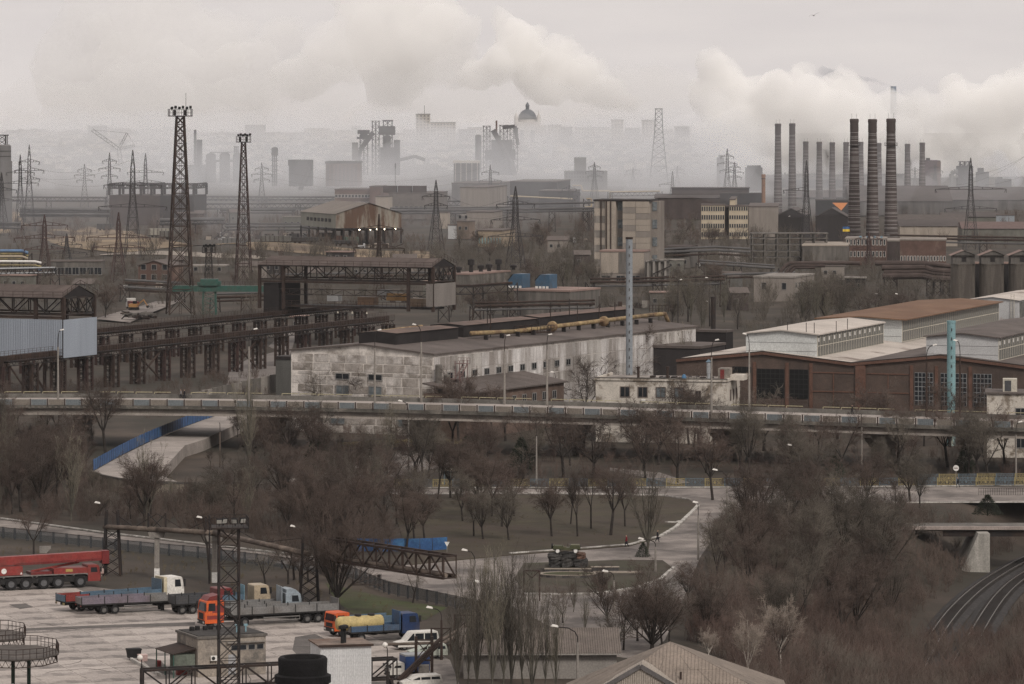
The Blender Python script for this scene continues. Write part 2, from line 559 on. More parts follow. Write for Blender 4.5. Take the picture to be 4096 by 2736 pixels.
opc = mat('overpass_concrete', (0.215, 0.188, 0.165), 0.9, 0.22, 0.25, col2=(0.14, 0.125, 0.11), thr=(0.48, 0.64), streak=True)
opd = mat('overpass_edge_stained', (0.125, 0.115, 0.10), 0.9, 0.35, 0.3, col2=(0.26, 0.23, 0.2), thr=(0.55, 0.7))
sweep([(0.0, 7.05), (20.0, 7.05), (20.0, 7.6), (0.0, 7.6)], opd, 'deck_slab')
sweep([(0.55, 6.25), (1.3, 6.25), (1.3, 7.05), (0.45, 7.05)], opc, 'edge_beam')
sweep([(0.35, 5.9), (1.5, 5.9), (1.5, 6.25), (0.35, 6.25)], mat('beam_flange', (0.30, 0.265, 0.235), 0.9, 0.2, 0.3), 'beam_flange')
for o in (5, 9.5, 14, 18.3): sweep([(o, 5.9), (o + .8, 5.9), (o + .8, 7.05), (o, 7.05)], opc, 'beam', step=2)
sweep([(1.8, 7.605), (18.6, 7.605), (18.6, 7.64), (1.8, 7.64)], mat('deck_asphalt', (0.31, 0.275, 0.25), 0.85, 0.12, 0.2), 'road_surface')
sweep([(18.6, 7.6), (19.2, 7.6), (19.2, 8.35), (18.8, 8.35)], mat('far_barrier', (0.135, 0.125, 0.112), 0.9, 0.3, 0.3), 'far_barrier')
pmw = mat('parapet_beige', (0.235, 0.205, 0.175), 0.85, 0.3, 0.5, col2=(0.115, 0.095, 0.08), thr=(0.5, 0.68), streak=True)
pmb = mat('parapet_blue_grey', (0.185, 0.205, 0.215), 0.85, 0.3, 0.5, col2=(0.115, 0.105, 0.095), thr=(0.5, 0.68), streak=True)
yel = mat('yellow_paint', (0.30, 0.245, 0.115), 0.7, 0.3, 0.6, col2=(0.17, 0.14, 0.10))
yelp = mat('pale_yellow_rail', (0.38, 0.34, 0.22), 0.7, 0.25, 0.6)
def panel_ribs(b):
 b.box(-1.36, 1.36, -0.05, 0.05, 0.06, 1.04)
 for i in range(9): b.box(-1.3 + i * 0.32, -1.22 + i * 0.32, -0.09, 0.05, 0.1, 1.0)
for i, x in enumerate(opx[:-1]):
 p, nn = opn(x + 1.5)
 rz = math.atan2(-nn.x, nn.y)
 q = p + nn * 0.15 - ov.location
 piece('parapet_panel', PC, ('ppan', i % 2), panel_ribs, pmw if i % 2 else pmb, ov, (q.x, q.y, OPZ), rz)
 p, nn = opn(x)
 q = p + nn * 0.12 - ov.location
 piece('parapet_post', PC, 'ppost', lambda b: b.box(-0.09, 0.09, -0.12, 0.1, -0.3, 1.16), rust, ov, (q.x, q.y, OPZ), rz)
 q = p + nn * 19.6 - ov.location
 if (i * 7) % 5 != 3: piece('safety_rail', PC, 'srail', lambda b: (b.beam((0, 0, 1.05), (2.95, 0, 1.05), 0.1), b.beam((0, 0, .0), (0, 0, 1.05), 0.1), b.beam((0, 0, .55), (2.95, 0, .55), 0.05)), yelp, ov, (q.x, q.y, OPZ), rz)
 q = p + nn * 0.02 - ov.location
 for k in range(3): piece('deck_bracket', PC, 'obr', lambda b: b.box(-0.2, 0.2, -0.16, 0.0, -0.42, -0.2), opc, ov, (q.x + 0.5 + k, q.y, OPZ), rz)
for x in (-98, -76, -44, -18.5, 7, 33, 58, 84):
 p, nn = opn(x)
 rz = math.atan2(-nn.x, nn.y)
 c = p + nn * 10 - ov.location
 pr = MB().prism([(-9, 5.88), (-9, 5.2), (-3.2, 2.4), (3.2, 2.4), (9, 5.2), (9, 5.88)], 'x', -0.7, 0.7)
 pr.box(-0.9, 0.9, -3.2, -1.4, 0, 2.6).box(-0.9, 0.9, 1.4, 3.2, 0, 2.6)
 o = pr.build('pier', opc, ov); o.location = c; o.rotation_euler.z = rz
# ---------------------------------------------------------------- ramp with blue fence
ZR = 2.0
rb = MB()
rp = [PT(*q, ZR) for q in [(372, 1886), (480, 1826), (597, 1768), (739, 1708), (835, 1672), (900, 1655), (1010, 1655), (960, 1690), (818, 1757), (739, 1782), (665, 1862), (652, 1905), (720, 1930), (600, 1927), (480, 1915), (410, 1901)]]
n = len(rp)
rb.add([tuple(p) for p in rp] + [(p.x, p.y, -0.1) for p in rp], [tuple(range(n))] + [(i, i + n, (i + 1) % n + n, (i + 1) % n) for i in range(n)])
rb.build('ramp', mat('ramp_asphalt', (0.30, 0.265, 0.24), 0.85, 0.15, 0.25, col2=(0.20, 0.175, 0.16), thr=(0.5, 0.7)))['kind'] = 'structure'
wl_ = T('retaining_wall', 'curved beige panel retaining wall below the ramp end', 'wall', PT(500, 1990, 0))
wp = [PT(*q, ZR) for q in [(368, 1889), (410, 1904), (480, 1918), (600, 1930), (720, 1934), (900, 1938), (960, 1932)]]
wpm = mat('retaining_panel', (0.26, 0.225, 0.18), 0.9, 0.25, 0.4, col2=(0.15, 0.125, 0.105), streak=True)
for i in range(len(wp) - 1):
 k = max(1, round((wp[i + 1] - wp[i]).length / 2.2))
 for j in range(k):
  a, b_ = wp[i].lerp(wp[i + 1], j / k), wp[i].lerp(wp[i + 1], (j + .96) / k)
  MB().beam(a - Vector((0, 0.2, 1.0)), b_ - Vector((0, 0.2, 1.0)), 0.22, 2.1).build('wall_panel', wpm, wl_, world=True)
MB().path([tuple(p - Vector((0, 0.22, -0.12))) for p in wp], 0.16, 4).build('coping', concd, wl_, world=True)
bluef = mat('blue_sheet', (0.035, 0.10, 0.25), 0.6, 0.25, 0.5, col2=(0.055, 0.16, 0.31), thr=(0.5, 0.7))
def sheet_fence(name, label, pts, z, h, step, m, pm=None):
 P = [PT(px, py, z) for px, py in pts]
 t = T(name, label, 'fence', P[0])
 for i in range(len(P) - 1):
  k = max(1, round((P[i + 1] - P[i]).length / step))
  for j in range(k):
   a, c = P[i].lerp(P[i + 1], j / k), P[i].lerp(P[i + 1], (j + 0.97) / k)
   dz = Vector((0, 0, h / 2 + U(0, .06)))
   MB().beam(a + dz, c + dz, 0.05, h).build('fence_sheet', m, t, world=True)
   MB().beam(a, a + Vector((0, 0.05, h + 0.1)), 0.09).build('post', pm or steel, t, world=True)
 return t
sheet_fence('sheet_fence', 'blue corrugated sheet fence along the edge of the ramp', [(372, 1884), (400, 1868), (480, 1823), (545, 1790), (597, 1766), (739, 1706), (800, 1684), (850, 1668)], ZR, 1.75, 2.4, bluef)
sheet_fence('sheet_fence', 'dark blue sheet fence behind the pipe truss, rising at its end', [(1430, 2206), (1560, 2207), (1680, 2205), (1730, 2204), (1790, 2200)], 0, 1.7, 2.2, bluef)
# mesh fence between the yard and the road
mf = bpy.data.materials.new('wire_mesh'); mf.use_nodes = True
_n, _l = mf.node_tree.nodes, mf.node_tree.links
_tr = _n.new('ShaderNodeBsdfTransparent'); _mx = _n.new('ShaderNodeMixShader'); _mx.inputs[0].default_value = 0.42
_n['Principled BSDF'].inputs['Base Color'].default_value = (0.07, 0.078, 0.085, 1); _n['Principled BSDF'].inputs['Roughness'].default_value = 0.8
_l.new(_tr.outputs[0], _mx.inputs[1]); _l.new(_n['Principled BSDF'].outputs[0], _mx.inputs[2]); _l.new(_mx.outputs[0], _n['Material Output'].inputs[0])
fp = [PT(px, py, 0) for px, py in [(-80, 2143), (57, 2158), (264, 2180), (560, 2213), (789, 2233), (1024, 2262), (1280, 2296), (1423, 2322), (1554, 2378), (1744, 2418), (1900, 2452)]]
t = T('mesh_fence', 'grey wire mesh fence with paired posts between the truck yard and the road', 'fence', fp[0])
for i in range(len(fp) - 1):
 k = max(1, round((fp[i + 1] - fp[i]).length / 2.45))
 for j in range(k):
  a, c = fp[i].lerp(fp[i + 1], j / k), fp[i].lerp(fp[i + 1], (j + 1) / k)
  b = MB().beam(a, a + Vector((0, 0, 1.6)), 0.12)
  b.beam(a + Vector((0.16, 0, 0)), a + Vector((0.16, 0, 1.6)), 0.1)
  b.build('post', mat('fence_post', (0.05, 0.055, 0.062), 0.7), t, world=True)
  dz = Vector((0, 0, 0.85))
  MB().beam(a + dz, c + dz, 0.02, 1.35).build('mesh_panel', mf, t, world=True)
  MB().beam(a + Vector((0, 0, 1.53)), c + Vector((0, 0, 1.53)), 0.06).build('top_bar', steel, t, world=True)
# yellow and blue iron railing along the upper road
blup = mat('pale_blue_paint', (0.115, 0.155, 0.185), 0.7, 0.3, 0.6, col2=(0.13, 0.135, 0.135))
def railing_panel(b):
 b.beam((-1.5, 0, 1.2), (1.5, 0, 1.2), 0.09); b.beam((-1.5, 0, .95), (1.5, 0, .95), 0.05); b.beam((-1.5, 0, 0.15), (1.5, 0, 0.15), 0.08)
 b.beam((-1.5, 0, 0), (-1.5, 0, 1.28), 0.14)
 for i in range(12):
  x = -1.35 + i * 0.245
  b.beam((x, 0, .15), (x, 0, 1.2), 0.05)
 b.lathe([(0.2, -0.04), (0.2, 0.04)], 8, (0.0, 0, 0.6), 'y')
 for s_ in (-1, 1): b.beam((s_ * 0.95, 0, .2), (s_ * 0.35, 0, .9), 0.06); b.beam((s_ * 0.35, 0, .2), (s_ * 0.95, 0, .9), 0.06)
def iron_railing(label, x0, x1, y0, y1, start=0):
 a, c = PT(x0, y0), PT(x1, y1)
 t = T('iron_railing', label, 'railing', a)
 L = (c - a).length
 k = int(L / 3.05)
 rz = math.atan2(c.y - a.y, c.x - a.x)
 for i in range(k):
  p = (c - a) * ((i + .5) * 3.05 / L)
  piece('railing_panel', PC, ('railp', (i + start) % 2), railing_panel, (yel if (i + start) % 2 == 0 else blup), t, (p.x, p.y, 0.12 + U(-.03, .03)), rz)
iron_railing('long iron railing of yellow and blue panels along the upper road', 1420, 4200, 1952, 1944)
iron_railing('short second row of blue and yellow iron railing behind the round sign', 3680, 4200, 1931, 1928, 1)
rl = T('bridge_railing', 'dark picket railing on the near side of the road over the railway', 'railing', PT(3915, 1982))
rr = MB().rail([PT(3915, 1982), PT(4200, 1980)], 1.1, 0.35, 0.06)
rr.build('pickets', steel, rl, world=True)
# ---------------------------------------------------------------- railway in the cutting
def railway(label, pl):
 pts = []
 for i in range(len(pl) - 1):
  for k in range(6): pts.append(pl[i].lerp(pl[i + 1], k / 6))
 # smooth
 for _ in range(12):
  pts = [pts[0]] + [(pts[i - 1] + pts[i] * 2 + pts[i + 1]) / 4 for i in range(1, len(pts) - 1)] + [pts[-1]]
 t = T('railway_track', label, 'railway track', pts[0])
 def nrm(i):
  d = pts[min(i + 1, len(pts) - 1)] - pts[max(i - 1, 0)]
  return Vector((d.y, -d.x, 0)).normalized()
 bb = MB()
 for i in range(len(pts)):
  nn = nrm(i)
  for o, z in ((-2.2, 0.02), (-1.5, 0.28), (1.5, 0.28), (2.2, 0.02)):
   q = pts[i] + nn * o; bb.v.append((q.x, q.y, pts[i].z + z))
 for i in range(len(pts) - 1):
  for k in range(3): bb.f.append((i * 4 + k, i * 4 + k + 1, i * 4 + 5 + k, i * 4 + 4 + k))
 bb.build('ballast', mat('ballast', (0.05, 0.046, 0.045), 0.95, 0.4, 1.2, col2=(0.10, 0.09, 0.085), thr=(0.55, 0.7)), t, world=True)
 for s_ in (-0.76, 0.76):
  r_ = MB()
  for i in range(len(pts) - 1):
   r_.beam(pts[i] + nrm(i) * s_ + Vector((0, 0, .42)), pts[i + 1] + nrm(i + 1) * s_ + Vector((0, 0, .42)), 0.09, 0.18)
  r_.build('rail', mat('rail_steel', (0.22, 0.20, 0.185), 0.4, 0.2, 1, metal=0.6), t, world=True)
 L = 0
 for i in range(len(pts) - 1):
  d = (pts[i + 1] - pts[i])
  k = max(1, int(d.length / 0.9))
  for j in range(k):
   p = pts[i].lerp(pts[i + 1], j / k) - t.location
   if pts[i].y < 470: continue
   piece('sleeper', PC, 'sleeper', lambda b: b.box(-1.3, 1.3, -0.13, 0.13, 0.2, 0.34), mat('sleeper_wood', (0.045, 0.038, 0.034), 0.9), t, p, math.atan2(d.y, d.x) - math.pi / 2)
railway('curving railway track beside the bridge abutment in the cutting', TRACK)
railway('second curving railway track at the edge of the view in the cutting', TRACK2)
t = T('footbridge', 'low flat dark concrete bridge with a pale edge over the railway cutting', 'bridge', PT(3700, 2105))
p0_, p1_ = PT(3600, 2104, 0), PT(4300, 2108, 0)
MB().box(p0_.x, p1_.x, 604, 611, -0.55, -0.1).build('deck', concd, t, world=True)
MB().box(p0_.x, p1_.x, 603.4, 604, -0.35, 0.1).build('edge_beam', mat('pink_concrete', (0.30, 0.25, 0.225), 0.9, 0.2), t, world=True)
MB().box(p0_.x + 6, p1_.x, 603.9, 604.6, -1.35, -0.56).build('girder', steel, t, world=True)
pa = PT(3852, 2270, -6)
MB().prism([(pa.x - 1.0, -6.3), (pa.x + 3.2, -6.3), (pa.x + 3.2, -0.6), (pa.x + 1.6, -0.6)], 'y', 600.5, 611).build('abutment', mat('pale_concrete', (0.33, 0.31, 0.28), 0.9, 0.2, 0.4, col2=(0.2, 0.19, 0.17), streak=True), t, world=True)
# ---------------------------------------------------------------- vehicles in the yard
def paint(name, c, rough=0.45, dirt=0.25): return mat('paint_' + name, c, rough, 0.15, 0.7, col2=tuple(v * 0.5 + k for v, k in zip(c, (.05, .04, .03))), thr=(0.46, 0.7))
rimm = mat('wheel_rim', (0.13, 0.125, 0.12), 0.6, 0.3, 2)
chas = mat('chassis', (0.035, 0.033, 0.033), 0.8, 0.3, 1)
lampm = mat('lamp_glass', (0.5, 0.48, 0.44), 0.2, 0.1, 2, fine=False)
redl = mat('red_lamp', (0.30, 0.03, 0.02), 0.3, 0.1, 2, fine=False)
def wheel(par, x, y, r=0.52, w=0.34, rim=None):
 """wheel > tyre, rim, hub; axle along y"""
 o = piece('wheel', PC, ('ty', r, w), lambda b: b.lathe([(r * .55, -w / 2), (r * .92, -w / 2), (r, -w * .3), (r, w * .3), (r * .92, w / 2), (r * .55, w / 2)], 18, axis='y', cap=False), blackm, par, (x, y, r))
 piece('rim', PC, ('rim', r, w, str(rim)), lambda b: b.lathe([(r * .56, -w * .36), (r * .5, -w * .2), (r * .2, -w * .22), (r * .18, -w * .46)], 14, axis='y').lathe([(r * .56, w * .36), (r * .3, w * .25)], 14, axis='y'), rim or rimm, o, (0, 0, 0))
 return o
def axle(par, x, W, r=0.52, w=0.34, rim=None):
 wheel(par, x, w / 2 + .02, r, w, rim); wheel(par, x, W - w / 2 - .02, r, w, rim)
def cab(par, x0, x1, W, z0, zt, m, face, roofz=None, roofm=None, slant=0.25):
 """truck cab; face = 1 looks to +x, -1 to -x"""
 f, b = (x1, x0) if face > 0 else (x0, x1)
 s = slant * face
 zm = z0 + (zt - z0) * 0.52
 c = MB().prism([(b, z0), (f, z0), (f, zm), (f - s, zt - 0.12), (f - s - 0.15 * face, zt), (b + 0.1 * face, zt), (b, zt - 0.1)], 'y', 0, W)
 o = c.build('cab', m, par)
 e = 0.012
 MB().add([(f + e * face, 0.18, zm + .04), (f + e * face, W - 0.18, zm + .04), (f - s + e * face, W - 0.24, zt - .2), (f - s + e * face, .24, zt - .2)], [(0, 1, 2, 3)]).build('windscreen', glass, o)
 for yy, d in ((0, -1), (W, 1)):
  a1, a2 = f - face * .32 - s * .3, f - face * 1.25
  MB().add([(a1, yy + d * .012, zm + .06), (a2, yy + d * .012, zm + .06), (a2, yy + d * .012, zt - .3), (a1 - s * .5, yy + d * .012, zt - .3)], [(0, 1, 2, 3)]).build('side_window', glass, o)
 MB().box(min(f, f + face * .08), max(f, f + face * .08), .05, W - .05, z0 - .12, z0 + .34).build('bumper', chas, o)
 MB().box(min(f, f + face * .03), max(f, f + face * .03), .5, W - .5, z0 + .42, zm - .2).build('grille', chas, o)
 for y in (.12, W - .5): MB().box(min(f, f + face * .1), max(f, f + face * .1), y, y + .38, z0 + .02, z0 + .24).build('headlight', lampm, o)
 for y in (-.22, W + .08): MB().box(f - .1, f + .1, y, y + .14, zm + .1, zt - .25).build('mirror', chas, o)
 if roofz: MB().prism([(b + .1 * face, zt), (f - s - .1 * face, zt), (f - s - .5 * face, zt + roofz * .7), (b + .5 * face, zt + roofz), (b + .1 * face, zt + roofz * .8)], 'y', .12, W - .12).build('roof_fairing', roofm or m, o)
 return o
def sidebed(par, x0, x1, W, z0, h, sides, head=None, tail=None, n=4, floorm=None):
 """flat bed with drop side boards; each board a part; sides = list of materials cycled"""
 MB().box(x0, x1, 0.03, W - .03, z0 - .16, z0).build('bed_floor', floorm or chas, par)
 L = (x1 - x0) / n
 for y in (0, W - .06):
  for i in range(n):
   a = x0 + i * L
   sb = MB().box(a + .04, a + L - .06, y, y + .06, z0 + .01, z0 + h)
   for k in range(3): sb.box(a + .06, a + L - .08, y - .02, y, z0 + .06 + k * h * .32, z0 + .12 + k * h * .32)
   sb.build('side_board', sides[i % len(sides)], par)
   MB().box(a - .05, a + .05, y - .03, y + .09, z0 - .1, z0 + h + .1).build('stake', chas, par)
 MB().box(x0 - .06, x0, .02, W - .02, z0, z0 + h).build('tailgate', tail or sides[0], par)
 if head: MB().box(x1, x1 + .08, .02, W - .02, z0, z0 + head[0]).build('headboard', head[1], par)
def chassis(par, x0, x1, W, z=0.75):
 b = MB().box(x0, x1, W * .3, W * .3 + .12, z, z + .3).box(x0, x1, W * .7 - .12, W * .7, z, z + .3)
 for k in range(6): b.box(x0 + (x1 - x0) * k / 6, x0 + (x1 - x0) * k / 6 + .1, W * .3, W * .7, z, z + .2)
 b.build('chassis', chas, par)
def guard(par, x0, x1, W):
 b = MB()
 for y in (.1, W - .14):
  for z in (.5, .85): b.box(x0, x1, y, y + .04, z, z + .1)
  b.box(x0, x0 + .06, y, y + .04, .5, 1.0).box(x1, x1 + .06, y, y + .04, .5, 1.0)
 b.build('side_guard', mat('guard_grey', (0.2, 0.19, 0.18), 0.6), par)
blu1, grey1, purp = paint('faded_blue', (0.10, 0.16, 0.22)), paint('grey', (0.20, 0.195, 0.19)), paint('faded_purple', (0.20, 0.17, 0.205))
red1, orange, dgrey = paint('red', (0.27, 0.045, 0.04)), paint('orange', (0.62, 0.11, 0.028)), paint('dark_grey', (0.075, 0.078, 0.085))
cream, wht, lblue, dblue = paint('cream', (0.52, 0.46, 0.33)), paint('truck_white', (0.58, 0.56, 0.52)), paint('light_blue', (0.26, 0.30, 0.33)), paint('dark_blue', (0.022, 0.05, 0.14))
beige = paint('beige', (0.38, 0.31, 0.22)); dkred = paint('dark_red', (0.19, 0.03, 0.03))
YH = R(24)
# red mobile crane
cr_ = T('mobile_crane', 'long red five axle mobile crane parked at the grass bank', 'mobile crane', PT(323, 2352) + Vector((0, 0, 0.06)), R(22))
W = 2.8
for x in (0, -2.85, -4.7, -7.0, -8.85): axle(cr_, x, W, 0.76, 0.5, mat('crane_rim', (0.12, 0.12, 0.125), 0.6))
MB().box(-11.5, 1.6, .25, W - .25, .75, 1.45).build('chassis', chas, cr_)
fd = mat('fender_grey', (0.19, 0.175, 0.165), 0.8, 0.25, 0.8)
for a, b_ in ((-.95, .95), (-5.7, -1.9), (-9.9, -6.1)):
 MB().prism([(a, 1.45), (a + .25, 1.66), (b_ - .25, 1.66), (b_, 1.45), (b_, 1.55), (b_ - .2, 1.78), (a + .2, 1.78), (a, 1.55)], 'y', 0, W).build('fender', fd, cr_)
MB().box(-11.5, 1.0, .02, W - .02, 1.66, 1.76).build('deck', fd, cr_)
c_ = cab(cr_, .95, 2.55, W, 0.75, 2.75, red1, 1, slant=.2)
MB().box(-3.4, .95, .1, W - .1, 1.76, 2.45).build('engine_cover', red1, cr_)
MB().box(-6.3, -3.6, .3, W - .3, 1.76, 2.1).build('tool_box', dkred, cr_)
MB().box(-1.9, -1.0, .07, .1, 2.0, 2.35).build('sign_plate', mat('plate_yellow', (0.35, 0.25, 0.08), 0.6), cr_)
sp = MB().prism([(-12.5, 1.85), (-7.4, 1.85), (-7.4, 2.9), (-10.4, 2.95), (-10.8, 3.5), (-12.5, 3.5)], 'y', .05, W - .05).build('superstructure', red1, cr_)
MB().lathe([(.34, -.02), (.34, .02)], 18, (-9.8, .03, 2.4), 'y').build('white_disc', white, sp)
MB().add([(-7.75, .04, 1.95), (-7.45, .04, 1.95), (-7.6, .04, 2.25)], [(0, 1, 2)]).build('warning_triangle', white, sp)
def boxb(b, x0, z0, x1, z1, h, w, yc):
 b.add([(x0, yc - w, z0), (x1, yc - w, z1), (x1, yc + w, z1), (x0, yc + w, z0), (x0, yc - w, z0 + h), (x1, yc - w, z1 + h), (x1, yc + w, z1 + h), (x0, yc + w, z0 + h)],
          [(0, 3, 2, 1), (4, 5, 6, 7), (0, 1, 5, 4), (1, 2, 6, 5), (2, 3, 7, 6), (3, 0, 4, 7)])
bo = MB(); boxb(bo, -12.5, 2.95, 3.2, 3.25, 1.05, .5, 1.4)
bm = bo.build('boom', red1, cr_)
b2 = MB()
for q, (a, b_) in enumerate(((-8, -.5), (-.3, 1.5), (1.6, 2.9))): boxb(b2, a, 3.1 + a * .019, b_, 3.1 + b_ * .019, .3, .56, 1.4)
b2.build('boom_section', dkred, bm)
MB().box(3.0, 3.9, .75, 2.05, 2.75, 4.35).build('boom_head', dkred, bm)
MB().lathe([(.3, -.3), (.3, .3)], 12, (3.7, 1.4, 2.75), 'y').build('sheave', blackm, bm)
MB().beam((-6, 1.4, 2.1), (.2, 1.4, 3.05), .3, n=8).build('lift_cylinder', red1, cr_)
hk = MB().box(2.9, 3.3, 1.1, 1.7, 1.5, 2.1).beam((3.1, 1.4, 2.1), (3.5, 1.4, 2.8), .05).beam((3.1, 1.4, 1.5), (3.1, 1.4, 1.15), .12)
hk.build('hook_block', mat('hook_stripe', (0.4, 0.30, 0.27), 0.6, col2=(0.25, 0.05, 0.04)), cr_)
MB().box(-12, -10.5, W - .1, W + .9, 2.2, 4.2).build('operator_cab', glass, cr_)
MB().box(-11.6, -10.9, .3, 1.2, 3.5, 4.25).build('winch_house', dkred, cr_)
# purple-sided trailer with two axles
tr = T('flatbed_trailer', 'flatbed trailer with faded purple side boards and twin rear axles', 'trailer', PT(327, 2464) + Vector((0, 0, .06)), R(22), 'flatbed trucks and trailers in the yard')
sidebed(tr, 0, 11.2, 2.5, 1.25, .75, [purp, purp, purp, grey1], tail=grey1)
chassis(tr, .2, 11, 2.5); guard(tr, 5.2, 8.6, 2.5)
for x in (2.75, 4.1): axle(tr, x, 2.5)
MB().box(9.9, 10.3, .6, .8, .1, 1.1).box(9.9, 10.3, 1.7, 1.9, .1, 1.1).build('landing_leg', chas, tr)
for y in (.1, 2.1): MB().box(-.1, -.06, y, y + .3, 1.0, 1.12).build('tail_light', redl, tr)
# blue and red trailer with a white tractor
tr = T('articulated_truck', 'white cab truck with a long blue and red sided trailer', 'truck', PT(262, 2452) + Vector((0, 0, .06)), R(33), 'flatbed trucks and trailers in the yard')
sidebed(tr, 0, 12.8, 2.5, 1.25, .75, [red1, blu1, blu1, blu1], head=(1.9, blu1), tail=blu1)
chassis(tr, .2, 15.6, 2.5)
cab(tr, 13.6, 15.9, 2.5, .75, 3.3, wht, 1)
MB().box(13.2, 13.6, .1, 2.4, 1.0, 3.35).build('cab_back', cream, tr)
for x in (2.2, 3.5, 4.8, 12.3, 15.0): axle(tr, x, 2.5)
for y in (.1, 2.0): MB().box(-.12, -.07, y, y + .45, .85, 1.1).build('tail_light', yel, tr)
# dark tipper with red cab
tr = T('tipper_truck', 'dark grey tipper truck with a dull red cab between the trailer and the orange lorry', 'truck', PT(702, 2462) + Vector((0, 0, .06)), R(24), 'flatbed trucks and trailers in the yard')
sidebed(tr, 0, 4.9, 2.5, 1.25, .95, [dgrey], tail=dgrey, n=3)
chassis(tr, .1, 7.2, 2.5); cab(tr, 5.2, 7.3, 2.5, .75, 2.85, dkred, 1)
for x in (.9, 2.2, 6.2): axle(tr, x, 2.5)
# orange lorry with long grey trailer
tr = T('articulated_truck', 'bright orange and red cab lorry with long grey three axle trailer', 'truck', PT(820, 2517) + Vector((0, 0, .06)), YH, 'flatbed trucks and trailers in the yard')
c_ = cab(tr, 0, 2.3, 2.5, .55, 3.15, orange, -1, .65, dkred, slant=.18)
for y in (-.006, 2.476): MB().box(.25, 2.28, y, y + .03, 1.0, 1.45).box(.9, 2.28, y, y + .03, 1.75, 2.6).build('red_stripe', red1, c_)
MB().box(2.35, 2.5, .2, 2.3, .9, 3.0).build('cab_back', chas, tr)
sidebed(tr, 3.1, 16.4, 2.5, 1.35, .8, [grey1], tail=grey1, head=(1.35, grey1), n=5)
chassis(tr, .6, 16.3, 2.5); guard(tr, 7.2, 11.6, 2.5)
for x in (1.35, 4.9, 12.6, 13.95, 15.3): axle(tr, x, 2.5)
# grey truck facing the other way, beige truck behind it
tr = T('flatbed_truck', 'pale blue-grey cab truck with high grey headboard facing away from the orange lorry', 'truck', PT(920, 2486) + Vector((0, 0, .06)), R(18), 'flatbed trucks and trailers in the yard')
sidebed(tr, 0, 6.2, 2.5, 1.25, .85, [grey1], head=(2.5, lblue), n=3)
chassis(tr, .1, 8.8, 2.5); cab(tr, 6.7, 8.7, 2.5, .75, 3.0, lblue, 1, .5, lblue)
for x in (1.2, 2.5, 7.6): axle(tr, x, 2.5)
tr = T('flatbed_truck', 'beige cab truck with blue sided bed standing behind the pale grey one', 'truck', PT(905, 2452) + Vector((0, 0, .06)), R(22), 'flatbed trucks and trailers in the yard')
sidebed(tr, -1.5, 2.2, 2.5, 1.25, .8, [blu1], head=(1.9, paint('sky_blue', (0.16, 0.30, 0.38))), n=2)
chassis(tr, -1.5, 5.6, 2.5); cab(tr, 3.5, 5.5, 2.5, .75, 3.05, beige, 1)
for x in (-.6, 4.4): axle(tr, x, 2.5)
# orange flatbed lorry
tr = T('flatbed_truck', 'orange square cab lorry with blue-grey bed beside the yellow tank', 'truck', PT(1338, 2553) + Vector((0, 0, .06)), R(30), 'flatbed trucks and trailers in the yard')
cab(tr, 0, 1.9, 2.5, .7, 2.75, orange, -1, slant=.12)
sidebed(tr, 2.3, 8.0, 2.5, 1.3, .8, [blu1], n=3); chassis(tr, .5, 7.8, 2.5)
for x in (1.1, 5.3, 6.6): axle(tr, x, 2.5)
# blue truck with yellow tank on its bed
tr = T('flatbed_truck', 'dark blue cab truck with blue drop sides carrying a yellow tank', 'truck', PT(1404, 2574) + Vector((0, 0, .06)), R(24), 'flatbed trucks and trailers in the yard')
sidebed(tr, 0, 5.9, 2.4, 1.15, .65, [paint('board_blue', (0.07, 0.12, 0.2))], head=(2.1, paint('board_blue2', (0.05, 0.12, 0.24))), tail=grey1, n=3)
chassis(tr, .1, 8.4, 2.4); cab(tr, 6.2, 8.3, 2.4, .75, 2.95, dblue, 1)
for x in (1.3, 7.2): axle(tr, x, 2.4, .5)
q = tr.matrix_basis @ Vector((-.3, 1.2, 1.2))
tk = T('tank', 'yellow horizontal tank with a pale round end and rusty belly on the blue truck', 'tank', q, R(24))
MB().lathe([(.25, -1.0), (.62, -.9), (.78, -.65), (.80, -.5), (.80, 4.3), (.7, 4.5)], 20, (0, 0, .85), 'x').build('shell', mat('tank_yellow', (0.42, 0.33, 0.15), 0.6, 0.2, 1, col2=(0.25, 0.12, 0.07), thr=(0.62, 0.72)), tk, smooth=True)
for x in (.6, 3.6): MB().prism([(-.7, 0.02), (.7, 0.02), (.75, .5), (-.75, .5)], 'x', x, x + .15).build('saddle', rust, tk)
for x in (1.6, 3.2): MB().lathe([(.4, 1.6), (.4, 1.8), (.3, 1.85)], 14, (x, 0, 0)).build('hatch', chas, tk)
# cars and vans
def van(name, label, cat, loc, rz, L, H, m, face=-1, group='cars and vans beside the white shed'):
 W = 1.8
 t = T(name, label, cat, loc, rz, group)
 f = [(0.0, .35), (0.05, .8), (.9, .98), (1.7, H - .05), (2.1, H), (L - .2, H), (L, H * .6), (L - .02, .35)]
 b = MB().prism(f, 'y', 0, W); o = b.build('body', m, t)
 for y in (-.012, W + .012):
  MB().add([(1.05, y, 1.02), (L - .25, y, 1.02), (L - .3, y, H - .16), (1.75, y, H - .16)], [(0, 1, 2, 3)]).build('side_window', glass, o)
  for x in (1.9, 3.0): MB().box(x, x + .1, y - .005, y + .005, 1.0, H - .15).build('pillar', m, o)
 MB().add([(.93, .15, 1.0), (.93, W - .15, 1.0), (1.66, W - .2, H - .12), (1.66, .2, H - .12)], [(0, 1, 2, 3)]).build('windscreen', glassl, o)
 for y in (.1, W - .4): MB().box(-.03, .02, y, y + .3, .62, .8).build('headlight', lampm, o)
 MB().box(-.08, .02, .02, W - .02, .32, .55).build('bumper', chas, o)
 for x in (.8, L - .85): axle(t, x, W, .33, .22)
 return t
